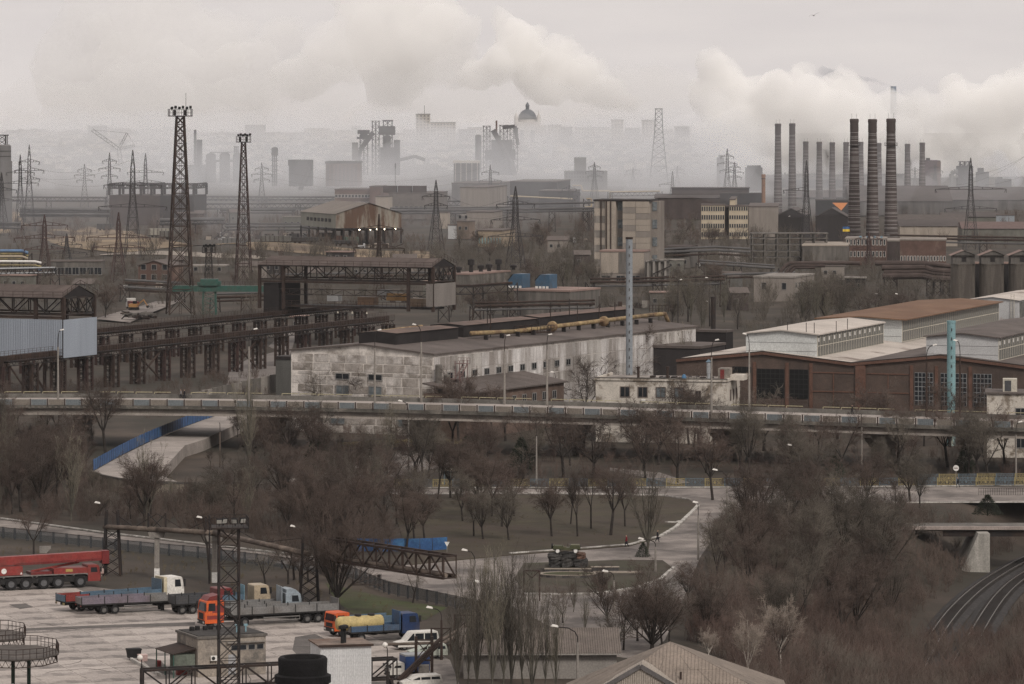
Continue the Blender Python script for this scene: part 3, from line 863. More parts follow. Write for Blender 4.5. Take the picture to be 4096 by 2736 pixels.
van('parked_van', 'white van with dark side windows parked beyond the white shed', 'van', PT(1592, 2605) + Vector((0, 0, .06)), R(20), 4.8, 1.95, wht)
van('parked_car', 'pale green car half hidden behind the steel frame', 'car', PT(1640, 2640) + Vector((0, 0, .06)), R(14), 4.2, 1.5, paint('pale_green', (0.38, 0.41, 0.36)))
van('parked_car', 'white car low at the edge of the picture under the sloping beam', 'car', PT(1610, 2765) + Vector((0, 0, .06)), R(18), 4.3, 1.45, wht)
tr = T('box_truck', 'small truck with blue box body and white cab under the sloping beam', 'truck', PT(1560, 2722) + Vector((0, 0, .06)), R(20))
cab(tr, 0, 1.6, 1.9, .5, 1.75, wht, -1, slant=.35)
MB().box(1.7, 4.4, 0, 2.0, .75, 2.5).build('box_body', paint('box_blue', (0.035, 0.08, 0.23)), tr)
MB().box(1.69, 4.41, -.01, 2.01, 2.35, 2.52).build('box_roof', paint('roof_grey', (0.3, 0.31, 0.32)), tr)
chassis(tr, .2, 4.3, 1.9, .45)
for x in (.8, 3.5): axle(tr, x, 1.9, .36, .24)
# ---------------------------------------------------------------- buildings and steelwork round the yard
gb = T('gatehouse', 'low beige rendered gatehouse with flat roof and lean-to porch in the yard', 'building', PT(791, 2712) + Vector((0, 0, .06)), R(24))
rend = mat('stained_render', (0.30, 0.26, 0.22), 0.9, 0.2, 0.5, col2=(0.15, 0.135, 0.12), thr=(0.48, 0.62), bump=0.2)
MB().box(0, 7.6, 0, 6.5, 0, 4.0).build('wall', rend, gb)
MB().box(-.15, 7.75, -.15, 6.65, 4.0, 4.25).build('roof_slab', concd, gb)
rf = MB().box(.15, 7.45, .15, 6.35, 4.26, 4.32).build('roof', mat('tar_roof', (0.06, 0.055, 0.052), 0.9, 0.3, 0.5), gb)
for k in range(5): MB().lathe([(.28, 4.32), (.3, 4.6), (.28, 4.75)], 8, (1.0 + k * .75, 4.6 + (k % 2) * .4, 0)).build('roof_drum', blackm, rf)
for x in (4.9, 5.9): MB().beam((x, 1.5, 4.3), (x, 1.5, 5.0), .12).box(x - .2, x + .2, 1.4, 1.6, 4.95, 5.15).build('roof_light', paint('lamp_blue', (0.2, 0.33, 0.38)), rf)
for k in range(4):
 w_ = MB().box(3.7 + k * .95, 4.5 + k * .95, -.05, 0, 2.6, 3.2).build('window', mat('window_frame_grey', (0.22, 0.21, 0.2), .8), gb)
 MB().box(3.76 + k * .95, 4.44 + k * .95, -.06, -.05, 2.66, 3.14).build('pane', glass, w_)
MB().box(3.2, 7.5, -.35, 0, 3.4, 3.52).build('canopy', conc, gb)
MB().box(3.4, 4.2, -.06, 0, 0.1, 2.2).build('door', mat('door_grey', (0.3, 0.3, 0.31), .6), gb)
ac = MB().box(1.35, 2.05, -.35, -.05, 1.7, 2.2).build('air_conditioner', white, gb)
MB().lathe([(.2, -.37), (.2, -.34)], 14, (1.62, 0, 1.95), 'y').build('fan_grille', chas, ac)
for x in (1.4, 2.0): MB().beam((x, -.2, 1.68), (x, 0, 1.4), .05).build('bracket', chas, gb)
porch = MB().add([(-2.6, .4, 2.5), (-.02, .4, 3.0), (-.02, 6.0, 3.0), (-2.6, 6.0, 2.5), (-2.6, .4, 2.42), (-.02, .4, 2.92), (-.02, 6.0, 2.92), (-2.6, 6.0, 2.42)], [(0, 1, 2, 3), (7, 6, 5, 4), (0, 4, 5, 1), (1, 5, 6, 2), (2, 6, 7, 3), (3, 7, 4, 0)]).build('porch_roof', rust, gb)
for y in (.5, 3.2, 5.9): MB().beam((-2.5, y, 0), (-2.5, y, 2.45), .1).build('porch_post', paint('post_green', (0.05, 0.13, 0.10)), gb)
for y in (.55, 1.75): MB().box(-2.45, -.1, y, y + .04, 0.9, 2.4).build('porch_glazing', mat('porch_glass', (0.16, 0.18, 0.15), .3), gb)
MB().box(-1.4, -.3, 2.4, 2.9, 0, 2.0).build('red_cabinet', red1, gb)
t = T('waste_container', 'black wheeled waste container standing near the porch', 'waste bin', PT(535, 2640) + Vector((0, 0, .06)), R(20))
MB().prism([(-.62, .2), (.62, .2), (.75, 1.05), (-.75, 1.05)], 'y', -.45, .45).build('bin_body', blackm, t)
MB().prism([(-.8, 1.05), (.8, 1.05), (.76, 1.2), (-.76, 1.2)], 'y', -.5, .5).build('lid', blackm, t)
for x in (-.5, .5): MB().lathe([(.1, -.04), (.1, .04)], 8, (x, -.4, .1), 'y').build('castor', chas, t)
t = T('chest', 'pale pink lidded chest beside the black waste container', 'chest', PT(570, 2646) + Vector((0, 0, .06)), R(20))
MB().box(-.45, .45, -.4, .4, 0, .62).build('box', paint('pink', (0.42, 0.30, 0.28)), t)
MB().box(-.48, .48, -.43, .43, .62, .72).build('lid', paint('pink2', (0.5, 0.37, 0.34)), t)
t = T('red_drum', 'small dark red drum by the porch post', 'drum', PT(634, 2676) + Vector((0, 0, .06)))
MB().lathe([(.3, 0), (.32, .3), (.3, .85), (.1, .9)], 12).build('drum', dkred, t)
t = T('kerb_wall', 'low white kerb wall running from the bins to the gatehouse', 'kerb', PT(560, 2650))
MB().beam(PT(525, 2637, .2), PT(640, 2700, .2), .3, .35).build('kerb_beam', kerbm, t, world=True)
# white corrugated shed
sh = T('corrugated_shed', 'white corrugated metal shed with rusty roof and two vent pipes', 'shed', PT(1484, 2755) + Vector((0, 0, .06)), R(14))
wcor = mat('white_corrugated', (0.50, 0.50, 0.50), 0.6, 0.08, 0.8, col2=(0.33, 0.31, 0.29), thr=(0.6, 0.8), streak=True)
MB().box(-5.3, 0, 0, 5.2, 0, 4.4).build('wall', wcor, sh)
for k in range(22): piece('rib', PC, 'shedrib', lambda b: b.box(-.035, .035, -.06, 0, 0, 4.35), wcor, sh, (-5.18 + k * .24, 0, 0))
for k in range(21): piece('rib', PC, 'shedrib2', lambda b: b.box(0, .06, -.035, .035, 0, 4.35), wcor, sh, (0, .15 + k * .24, 0))
MB().box(-5.5, .2, -.25, 5.4, 4.4, 4.55).build('roof', mat('rusty_roof', (0.22, 0.17, 0.14), 0.8, 0.3, 0.5, col2=(0.13, 0.075, 0.05), thr=(0.45, 0.6)), sh)
MB().box(-5.52, .22, -.28, -.2, 4.36, 4.6).build('fascia', rust, sh)
for x, y in ((-2.75, 1.3), (-2.4, 1.7)):
 v_ = MB().lathe([(.16, 4.5), (.16, 6.0)], 12, (x, y, 0)).build('vent_pipe', blackm, sh)
 MB().lathe([(.16, 6.0), (.4, 6.02), (.4, 6.3), (.2, 6.4)], 12, (x, y, 0)).build('cowl', blackm, v_)
MB().box(.06, .1, 1.2, 1.8, 2.4, 3.4).build('vent_panel', dgrey, sh)
# chimney top close to the camera
cp = AT(1211, 2640, 300)
ch = T('boiler_chimney', 'thick black soot covered chimney top low at the picture edge', 'chimney', (cp.x, 300, 0))
soot = mat('soot', (0.012, 0.011, 0.012), 0.95, 0.3, 1.0, bump=0.5)
MB().lathe([(1.9, 0), (1.85, 19.2), (2.0, 19.25), (2.0, 19.75), (1.75, 19.85)], 32, cap=False).build('shaft', soot, ch)
MB().lathe([(1.74, 19.8), (1.72, 20.2), (1.75, 20.9), (1.62, 21.05), (1.35, 21.0), (1.3, 19.0)], 32, cap=False).build('cap', soot, ch, smooth=True)
# round look-out platforms on green posts
def platform(label, px, py, Y, rad, low, sign=False):
 c = AT(px, py, Y)
 t = T('round_platform', label, 'platform', (c.x, Y, 0), R(10), 'railed platforms on green posts')
 z = c.z
 grn = paint('post_green2', (0.03, 0.075, 0.05))
 n = 10
 ring = [(rad * math.cos(2 * math.pi * (i + .5) / n), rad * 1.3 * math.sin(2 * math.pi * (i + .5) / n)) for i in range(n)]
 MB().prism(ring, 'z', z - .12, z).build('deck', mat('platform_deck', (0.10, 0.085, 0.075), .8, .3), t)
 b = MB()
 for i in range(n):
  p, q = ring[i], ring[(i + 1) % n]
  b.truss((p[0] * .97, p[1] * .97, z - .75), (q[0] * .97, q[1] * .97, z - .75), .6, 4, .04, .07)
 b.build('skirt_truss', rust, t)
 b = MB()
 for i in range(n):
  p, q = ring[i], ring[(i + 1) % n]
  b.rail([(p[0], p[1], z), (q[0], q[1], z)], .85, .6, .05)
 b.build('guard_rail', rust, t)
 for x in low: MB().lathe([(.17, 0), (.17, z - .7)], 10, (x, 0, 0)).build('post', grn, t)
 if sign:
  s_ = MB().lathe([(.24, -.02), (.24, .02)], 20, (low[0] - .05, -.25, z - 3.0), 'y').build('speed_sign', white, t)
  cu = bpy.data.curves.new('numeral', 'FONT'); cu.body = '5'; cu.size = .38; cu.align_x = 'CENTER'; cu.align_y = 'CENTER'; cu.extrude = .004
  me = bpy.data.meshes.new_from_object(bpy.data.objects.new('tmp', cu)); me.materials.append(blackm)
  o = bpy.data.objects.new('numeral', me); COL.objects.link(o); o.parent = s_
  o.location = (low[0] - .05, -.285, z - 3.0); o.rotation_euler = (R(90), 0, 0)
platform('lower railed round platform on two green posts with a number sign', 50, 2608, 378, 4.2, (0.05, 1.45), True)
platform('upper railed round platform cut by the picture edge', -50, 2540, 392, 3.6, (-.6,))
# lattice floodlight mast in the yard
def lattice_mast(par, h, w0, w1, n, t0=.1, t1=.06, m=steel, split=True, z0=0.0):
 """four tapered legs with X bracing; legs are parts, bracing is one part"""
 c = [(-1, -1), (1, -1), (1, 1), (-1, 1)]
 def wz(z): return (w0 + (w1 - w0) * (z - z0) / h) / 2
 lg = []
 for sx, sy in c:
  b = MB().beam((sx * w0 / 2, sy * w0 / 2, z0), (sx * w1 / 2, sy * w1 / 2, z0 + h), t0)
  if split: b.build('leg', m, par)
  else: lg.append(b)
 b = MB()
 for x in lg: b.add(x.v, x.f)
 zz = [z0]
 q = (w1 / w0) ** (1 / n)
 hs_ = [q ** i for i in range(n)]
 tot = sum(hs_)
 for i in range(n): zz.append(zz[-1] + h * hs_[i] / tot)
 for i in range(n):
  a, d = zz[i], zz[i + 1]
  for k in range(4):
   p, r = c[k], c[(k + 1) % 4]
   wa, wd = wz(a), wz(d)
   b.beam((p[0] * wa, p[1] * wa, a), (r[0] * wd, r[1] * wd, d), t1)
   b.beam((r[0] * wa, r[1] * wa, a), (p[0] * wd, p[1] * wd, d), t1)
   b.beam((p[0] * wd, p[1] * wd, d), (r[0] * wd, r[1] * wd, d), t1)
 return b.build('bracing' if split else 'lattice', m, par)
p = PT(915, 2790)
ms = T('floodlight_mast', 'black lattice mast with railed lamp platform in front of the gatehouse', 'mast', p, R(8))
lattice_mast(ms, 17.2, 2.05, 2.0, 9, .16, .07)
z = 17.2
MB().box(-1.9, 1.9, -1.7, 1.7, z, z + .14).build('platform', steel, ms)
MB().rail([(-1.9, -1.7, z), (1.9, -1.7, z), (1.9, 1.7, z), (-1.9, 1.7, z), (-1.9, -1.7, z)], 1.15, .5, .04).build('guard_rail', steel, ms)
for x, y, a in ((-.5, .2, .5), (.6, -.3, -.4), (1.4, .4, .3), (-1.0, -.4, 0)):
 fl = MB().box(-.3, .3, -.1, .12, .0, .55).beam((0, 0, -.3), (0, 0, .05), .08).build('floodlight', blackm, ms)
 fl.location = (x, y, z + .45); fl.rotation_euler = (.5, 0, a)
 MB().box(-.26, .26, -.12, -.1, .05, .5).build('lens', lampm, fl)
# pipe truss along the picture's lower edge
def pipe_bridge(name, label, p, q, h, w, n, m=steel, pipes=(), legs=(), cat='pipe bridge', tw=.1, style='N', group=None):
 """space truss from p to q with pipes on its lower chord; legs at given fractions"""
 p, q = Vector(p), Vector(q)
 t = T(name, label, cat, (p.x, p.y, 0), 0, group)
 d = (q - p); d.z = 0; d.normalize()
 sd = Vector((-d.y, d.x, 0)) * w / 2
 for s_ in (-1, 1):
  MB().truss(p + sd * s_, q + sd * s_, h, n, tw, tw * 1.7, style).build('side_truss', m, t, world=True)
 b = MB()
 for i in range(n + 1):
  a = p.lerp(q, i / n)
  b.beam(a - sd, a + sd, tw); b.beam(a - sd + Vector((0, 0, h)), a + sd + Vector((0, 0, h)), tw)
 b.build('cross_members', m, t, world=True, kind='stuff')
 for off, r, pm in pipes:
  o = Vector((0, 0, r + .1)) + sd * off
  MB().tube(p + o, q + o, r, 10).build('pipe', pm, t, world=True)
 for f in legs:
  a = p.lerp(q, f)
  b = MB()
  for s_ in (-1, 1): b.beam(a + sd * s_, Vector((a.x, a.y, 0)) + sd * s_ * 1.25, tw * 2)
  zz = np.linspace(0, a.z, 5)
  for k in range(4):
   b.beam(Vector((a.x, a.y, zz[k])) - sd * 1.1, Vector((a.x, a.y, zz[k + 1])) + sd * 1.1, tw); b.beam(Vector((a.x, a.y, zz[k])) + sd * 1.1, Vector((a.x, a.y, zz[k + 1])) - sd * 1.1, tw)
  b.build('trestle_leg', m, t, world=True)
 return t
pipe_bridge('pipe_truss', 'dark riveted steel truss along the lower edge before the gatehouse and shed', AT(568, 2760, 432), AT(1580, 2712, 440), 2.05, 1.5, 10, steel, legs=(.02, .98), tw=.13)
pbm = mat('lagged_pipe', (0.17, 0.135, 0.11), 0.85, 0.3, 0.6, col2=(0.09, 0.068, 0.056))
# trestle with lagged pipe along the grass bank
t = T('pipe_trestle', 'lagged pipe on lattice tower and concrete columns along the grass bank', 'pipeline', PT(448, 2300))
A_, B_, C_, D_ = PT(448, 2302), PT(628, 2314), PT(858, 2330), PT(1237, 2424)
for c, hh in ((A_, 8.3), (D_, 8.6)):
 b = MB()
 for dx in (-.7, .7):
  for dy in (-.7, .7): b.beam((c.x + dx * 1.6, c.y + dy, 0), (c.x + dx, c.y + dy, hh), .28)
 for k in range(5):
  z0_, z1_ = k * hh * .7 / 5, (k + 1) * hh * .7 / 5
  for dy in (-.7, .7):
   b.beam((c.x - .9, c.y + dy, z0_), (c.x + .9, c.y + dy, z1_), .08); b.beam((c.x + .9, c.y + dy, z0_), (c.x - .9, c.y + dy, z1_), .08)
 b.build('lattice_tower', steel, t, world=True)
for c in (B_, C_):
 MB().box(c.x - .3, c.x + .3, c.y - .3, c.y + .3, 0, 5.2).build('column', conc, t, world=True)
 MB().box(c.x - .32, c.x + .32, c.y - .32, c.y + .32, 0, 1.3).build('whitewash', white, t, world=True)
 MB().prism([(c.x - .9, 5.2), (c.x + .9, 5.2), (c.x + 1.1, 5.9), (c.x - 1.1, 5.9)], 'y', c.y - .5, c.y + .5).build('column_head', conc, t, world=True)
 b = MB()
 for dx in (-1.1, 1.1): b.beam((c.x + dx, c.y, 5.9), (c.x + dx, c.y, 8.3), .25)
 b.beam((c.x - 1.1, c.y, 5.9), (c.x + 1.1, c.y, 8.2), .1).beam((c.x + 1.1, c.y, 5.9), (c.x - 1.1, c.y, 8.2), .1)
 b.build('hanger_frame', steel, t, world=True)
for dy, r in ((-.45, .32), (.35, .26)):
 MB().path([tuple(Vector((c.x, c.y + dy, 6.25))) for c in (A_ - Vector((1, 0, 0)), B_, C_, D_)], r, 10).build('pipe', pbm, t, world=True, smooth=True)
for a, c in ((A_, B_), (B_, C_), (C_, D_)):
 b = MB()
 a1, c1 = Vector((a.x, a.y, 8.2)), Vector((c.x, c.y, 8.2))
 m_ = (a1 + c1) / 2; m_.z = 6.3
 b.beam(a1, a1.lerp(m_, .98), .08).beam(c1, c1.lerp(m_, .98), .08)
 b.build('tie_rod', steel, t, world=True)
pipe_bridge('pipe_bridge', 'rusty truss bridge carrying brown pipes before the dark blue fence', AT(1322, 2236, 507), AT(1800, 2312, 489), 2.5, 1.8, 9, rust, pipes=((-.6, .24, pbm), (.4, .2, rust)), tw=.15)
fr = PT(2127, 2405)
t = T('pipe_portal', 'red-brown steel portal frame standing behind the poplars', 'portal frame', fr)
b = MB()
for dx in (-.95, .95): b.beam((dx, 0, 0), (dx, 0, 3.7), .16)
b.beam((-.95, 0, 3.7), (.95, 0, 3.7), .16).beam((-.95, 0, 3.7), (0, 0, 2.8), .1).beam((.95, 0, 3.7), (0, 0, 2.8), .1)
b.build('frame', redsteel, t)
# sloping conveyor beams and pipes right of the shed
t = T('pipe_rack', 'rusty pipe rack climbing behind the poplars with two lagged pipes', 'pipe rack', PT(1700, 2700))
P0, P1 = AT(1715, 2590, 462), AT(1945, 2455, 485)
for dx in (0, .8): MB().tube(P0 + Vector((dx, 0, 0)), P1 + Vector((dx, 0, 0)), .2, 10).build('pipe', pbm, t, world=True)
for f in (.15, .55, .95):
 a = P0.lerp(P1, f)
 b = MB()
 for dx in (-.7, 1.4): b.beam((a.x + dx, a.y, 0), (a.x + dx, a.y, a.z + 1.6), .2)
 b.beam((a.x - .7, a.y, a.z - .3), (a.x + 1.4, a.y, a.z - .3), .2).beam((a.x - .7, a.y, a.z + 1.5), (a.x + 1.4, a.y, a.z + 1.5), .15).beam((a.x - .7, a.y, a.z - .3), (a.x + 1.4, a.y, a.z + 1.5), .08)
 b.build('trestle', rust, t, world=True)
t = T('sloping_beam', 'pair of rusty sloping steel beams on a braced black frame beside the cars', 'steel frame', PT(1660, 2760))
for dz in (0, .45): MB().beam(AT(1592, 2735 - dz * 38, 436), AT(1760, 2575 - dz * 38, 442), .24).build('beam', rust, t, world=True)
b = MB()
for px in (1664, 1728):
 a = AT(px, 2545, 441)
 b.beam(a, (a.x, a.y, 0), .3)
a, c = AT(1664, 2560, 441), AT(1728, 2560, 441)
b.beam(a, c, .15); b.beam(a - Vector((0, 0, 2)), c, .1); b.beam(a, c - Vector((0, 0, 2)), .1); b.beam(a - Vector((0, 0, 2.1)), c - Vector((0, 0, 2.1)), .18)
b.build('braced_frame', steel, t, world=True)
MB().tube(AT(1530, 2578, 443), AT(1740, 2572, 446), .16, 8).build('pipe', pbm, t, world=True)
MB().beam(AT(1695, 2660, 441), Vector((AT(1695, 2660, 441).x, 441, 0)), 1.1).build('concrete_leg', conc, t, world=True)
# house roofs at the lower edge
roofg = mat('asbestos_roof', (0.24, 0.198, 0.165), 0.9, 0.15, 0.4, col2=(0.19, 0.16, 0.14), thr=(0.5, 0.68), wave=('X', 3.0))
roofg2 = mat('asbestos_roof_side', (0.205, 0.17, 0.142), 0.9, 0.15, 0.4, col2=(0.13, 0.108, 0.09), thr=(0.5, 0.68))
hp = AT(2680, 2568, 400)
hs2 = T('house', 'large house with brown-grey corrugated hip roof and small dormer', 'house', (hp.x, hp.y, 0), R(-4))
zr = hp.z
# ridge runs away and to the left; eaves fall to both sides
rv = [(0, 0, zr), (-9, -13, zr - 5.2), (12, -9.5, zr - 5.0), (10.5, 8, zr - 4.6), (-10, 6, zr - 4.8)]
def roof_face(par, tri, m, n, name='roof_sheet'):
 """roof slope as courses of sheets, each a little proud of the next"""
 a, b_, c = [Vector(v) for v in tri]
 nn = (b_ - a).cross(c - a).normalized()
 if nn.z < 0: nn = -nn
 for i in range(n):
  t0, t1 = i / n, (i + 1.04) / n
  k = max(1, round((b_ - c).length * (i + 1) / n / 3.2))
  for j in range(k):
   s0, s1 = j / k, (j + .985) / k
   q = [a.lerp(b_.lerp(c, s), t) for t, s in ((t0, s0), (t0, s1), (t1, s1), (t1, s0))]
   lift = nn * (.05 + .012 * ((i + j) % 2))
   q = [v + lift * (1 if w < 2 else 1.4) for w, v in enumerate(q)]
   MB().add([tuple(v) for v in q] + [tuple(v - nn * .04) for v in q], [(0, 1, 2, 3), (7, 6, 5, 4), (0, 4, 5, 1), (1, 5, 6, 2), (2, 6, 7, 3), (3, 7, 4, 0)]).build(name, m, par)
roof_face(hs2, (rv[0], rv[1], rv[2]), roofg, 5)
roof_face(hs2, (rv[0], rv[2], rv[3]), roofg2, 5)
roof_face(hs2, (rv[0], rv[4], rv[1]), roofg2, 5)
MB().box(-8, 13, -11, 5, 0, zr - 5.3).build('wall', rend, hs2)
dz = zr - 1.45
MB().prism([(-7.4, dz - 2.6), (-2.35, dz + .3), (2.7, dz - 2.6)], 'y', -9.5, -4).build('dormer', mat('dormer_sheet', (0.36, 0.315, 0.27), .85, .12, .5, wave=('X', 6.0)), hs2)
b = MB()
for s_ in ((-7.7, dz - 2.7), (3.0, dz - 2.7)): b.beam((s_[0], -9.6, s_[1]), (-2.4, -9.6, dz + .42), .12, .4)
b.build('dormer_verge', mat('verge_grey', (0.13, 0.12, 0.118), .7), hs2)
MB().lathe([(.1, zr - 3.4), (.1, zr - 2.0)], 8, (1.2, -6, 0)).build('vent_pipe', rust, hs2)
MB().rail([(6, -7.5, zr - 4.1), (9.2, -7.2, zr - 4.1)], .6, .5, .1).build('roof_ladder', steel, hs2)
lb = T('long_shed', 'long low shed with grey corrugated roof behind the thin poplars', 'shed', PT(2180, 2715), R(1))
cw = mat('pale_wall', (0.24, 0.22, 0.20), .9, .2, .4, col2=(0.25, 0.23, 0.21), streak=True)
MB().box(-8.5, 7.5, 0, 6, 0, 2.6).build('wall', cw, lb)
for i in range(10):
 for j in range(2):
  x = -9 + i * 1.7
  MB().add([(x, -.6 + j * 3.3, 2.75 + j * .9), (x + 1.68, -.6 + j * 3.3, 2.75 + j * .9), (x + 1.68, 2.75 + j * 3.3, 3.7 + j * .9), (x, 2.75 + j * 3.3, 3.7 + j * .9), (x, -.6 + j * 3.3, 2.68 + j * .9), (x + 1.68, -.6 + j * 3.3, 2.68 + j * .9), (x + 1.68, 2.75 + j * 3.3, 3.6 + j * .9), (x, 2.75 + j * 3.3, 3.6 + j * .9)], [(0, 1, 2, 3), (7, 6, 5, 4), (0, 4, 5, 1), (1, 5, 6, 2), (2, 6, 7, 3), (3, 7, 4, 0)]).build('roof_sheet', mat('asbestos_sheet', (0.165, 0.138, 0.12), .9, .15, .5, wave=('X', 4.0)), lb)
MB().box(-9, 8, -.7, -.6, 2.55, 2.7).build('fascia', cw, lb)
# ---------------------------------------------------------------- works buildings behind the overpass
class Fr:
 """ground frame: x along u (to the right and nearer), y along v (away)"""
 def __init__(s, C, th):
  s.C = Vector((C[0], C[1], 0)); s.th = th
  s.u = Vector((math.cos(R(th)), -math.sin(R(th)), 0)); s.v = Vector((math.sin(R(th)), math.cos(R(th)), 0))
 def a(s, px, b=0.0):
  k = (px - 2048) / F; c = s.C + s.v * b
  return (k * c.y - c.x) / (s.u.x - k * s.u.y)
 def b(s, px, a=0.0):
  k = (px - 2048) / F; c = s.C + s.u * a
  return (k * c.y - c.x) / (s.v.x - k * s.v.y)
 def z(s, py, a=0.0, b=0.0):
  c = s.C + s.u * a + s.v * b
  return CH - (py - HZ) * c.y / F
 def thing(s, name, label, cat, group=None): return T(name, label, cat, s.C, -R(s.th), group)
def near_corner(px, Y, th=26): return Fr(((px - 2048) * Y / F, Y), th)
def win(par, face, a, z, w, h, fm=None, pm=None, d=0, cross=True):
 """window > pane; face 'f' looks along -y at y = d, face 's' along +x at x = d"""
 fm = fm or MATS['window_frame_grey']; pm = pm or glass
 t_ = .14
 def ring(b):
  b.box(-w / 2, w / 2, -.1, 0, 0, t_).box(-w / 2, w / 2, -.1, 0, h - t_, h).box(-w / 2, -w / 2 + t_, -.1, 0, t_, h - t_).box(w / 2 - t_, w / 2, -.1, 0, t_, h - t_)
  if cross: b.box(-t_ * .4, t_ * .4, -.09, 0, t_, h - t_)
 loc = (a, d, z) if face == 'f' else (d, a, z)
 o = piece('window', PC, ('wf', round(w, 2), round(h, 2), fm.name, cross), ring, fm, par, loc, 0 if face == 'f' else math.pi / 2)
 piece('pane', PC, ('wp', round(w, 2), round(h, 2), pm.name), lambda b: b.box(-w / 2 + .05, w / 2 - .05, -.035, 0, .05, h - .05), pm, o, (0, 0, 0))
 return o
mortar = mat('white_mortar', (0.60, 0.555, 0.51), 0.9, 0.2, 0.3, col2=(0.22, 0.19, 0.165), thr=(0.5, 0.66), bump=0.2)
blk = [mat('block_%d' % i, c, 0.9, 0.22, 0.5, col2=c2, thr=(0.48, 0.62), bump=0.2) for i, (c, c2) in enumerate([((0.27, 0.24, 0.21), (0.50, 0.46, 0.43)), ((0.34, 0.305, 0.275), (0.21, 0.18, 0.155)), ((0.46, 0.425, 0.395), (0.25, 0.22, 0.195)), ((0.24, 0.212, 0.185), (0.46, 0.42, 0.39))])]
wsh = [mat('whitewash_%d' % i, c, 0.9, 0.2, 0.4, col2=c2, thr=(0.42, 0.58), streak=True, bump=0.1) for i, (c, c2) in enumerate([((0.50, 0.475, 0.46), (0.26, 0.232, 0.212)), ((0.42, 0.395, 0.37), (0.21, 0.185, 0.165)), ((0.56, 0.535, 0.52), (0.30, 0.272, 0.252))])]
tar = mat('brown_roof_felt', (0.135, 0.112, 0.102), 0.9, 0.2, 0.12, col2=(0.095, 0.078, 0.07), thr=(0.48, 0.66))
lant = mat('lantern_dark', (0.030, 0.025, 0.025), 0.8, 0.3, 0.3)
lroof = mat('lantern_roof', (0.165, 0.115, 0.095), 0.9, 0.2, 0.2, col2=(0.115, 0.085, 0.074))
# --- white block building
fb = Fr((-14.2, 769), 28)
wb = fb.thing('workshop_building', 'long workshop of pale whitewashed blocks with dark roof lanterns behind the overpass', 'building')
La, Lb, H, rise = 30.0, 110.0, 14.7, 1.4
MB().prism([(-La, 0), (0, 0), (0, H), (-La / 2, H + rise), (-La, H)], 'y', 0, Lb).build('wall', mortar, wb)
random.seed(5)
row = 0; z = 0.15
while z < H - .4:
 h = [1.5, 1.7, .75, 1.6, 1.6][row % 5]
 h = min(h, H - .1 - z)
 x = -La + .3 + (1.2 if row % 2 else 0)
 while x < -.6:
  w = min(U(2.6, 4.4), -.25 - x)
  if w > .6:
   k = random.randrange(4)
   MB().box(x, x + w, -.05 - .03 * rnd(), .02, z, z + h - .2).build('block', blk[k], wb)
  x += w + .25
 z += h; row += 1
for a0 in range(18):
 for i, (z0, z1) in enumerate(((.2, 3.4), (3.5, 6.6), (6.7, 9.0), (9.1, 11.6), (11.7, 14.2))):
  MB().box(-.02, .05 + .03 * rnd(), a0 * 6.1 + .15, a0 * 6.1 + 6.15, z0, z1).build('wall_panel', wsh[random.randrange(3)], wb)
rt = MB().add([(-La - .4, -.4, H - .02), (-La / 2, -.4, H + rise), (.4, -.4, H - .02), (-La - .4, Lb + .4, H - .02), (-La / 2, Lb + .4, H + rise), (.4, Lb + .4, H - .02)] +
         [(-La - .4, -.4, H + .28), (-La / 2, -.4, H + rise + .3), (.4, -.4, H + .28), (-La - .4, Lb + .4, H + .28), (-La / 2, Lb + .4, H + rise + .3), (.4, Lb + .4, H + .28)],
         [(6, 7, 10, 9), (7, 8, 11, 10), (0, 3, 4, 1), (1, 4, 5, 2), (0, 1, 7, 6), (1, 2, 8, 7), (2, 5, 11, 8), (3, 0, 6, 9), (4, 3, 9, 10), (5, 4, 10, 11)])
rt_ = rt.build('roof', tar, wb)
for (b0, b1, a0, a1, zt) in ((5, 29, -18.5, -10.8, 18.1), (32, 62, -18.5, -11.3, 18.3), (64, 106, -18.3, -12, 18.4)):
 l_ = MB().prism([(a0, 15.5), (a1, 15.5), (a1, zt), ((a0 + a1) / 2, zt + .25), (a0, zt)], 'y', b0, b1).build('roof_lantern', lant, wb)
 n_ = int((b1 - b0) / 4)
 for k in range(n_):
  L_ = (b1 - b0) / n_
  MB().add([(a0 - .3, b0 + k * L_, zt + .02), ((a0 + a1) / 2, b0 + k * L_, zt + .35), (a1 + .3, b0 + k * L_, zt + .02), (a0 - .3, b0 + k * L_ + L_ - .08, zt + .02), ((a0 + a1) / 2, b0 + k * L_ + L_ - .08, zt + .35), (a1 + .3, b0 + k * L_ + L_ - .08, zt + .02)], [(0, 1, 4, 3), (1, 2, 5, 4)]).build('roof_sheet', lroof, l_)
for a, z, h, w in ((-19, 9.7, 1.2, 3.0), (-12.1, 9.7, 1.2, 3.0), (-19, 7.0, 1.7, 2.8), (-12.1, 7.0, 1.7, 2.8), (-20, 1.5, 2.2, 3), (-6, 1.5, 2.2, 3)):
 win(wb, 'f', a, z, w, h, pm=glass if z > 9 else glassl, d=-.1)
for k in range(11): win(wb, 's', 6.0 + k * 4.7, 10.0, 1.9, 1.3, d=.1)
yp = mat('yellow_lagging', (0.30, 0.22, 0.115), 0.8, 0.25, 0.6, col2=(0.16, 0.095, 0.055), thr=(0.46, 0.62))
pg = T('roof_pipeline', 'fat yellow-brown gas pipe on supports along the workshop roof', 'pipeline', fb.C, -R(28))
MB().path([(-8.6, 30, 17.0), (-8.0, 46, 16.6), (-7.0, 60, 16.9), (-6.8, 104, 17.3), (-6.5, 109, 17.3), (-6.4, 110.5, 15.5), (-6.4, 110.5, 11)], .42, 12).build('pipe', yp, pg, smooth=True)
MB().path([(-19.6, 8, 17.6), (-19.8, 31, 17.9)], .4, 12).build('pipe', yp, pg)
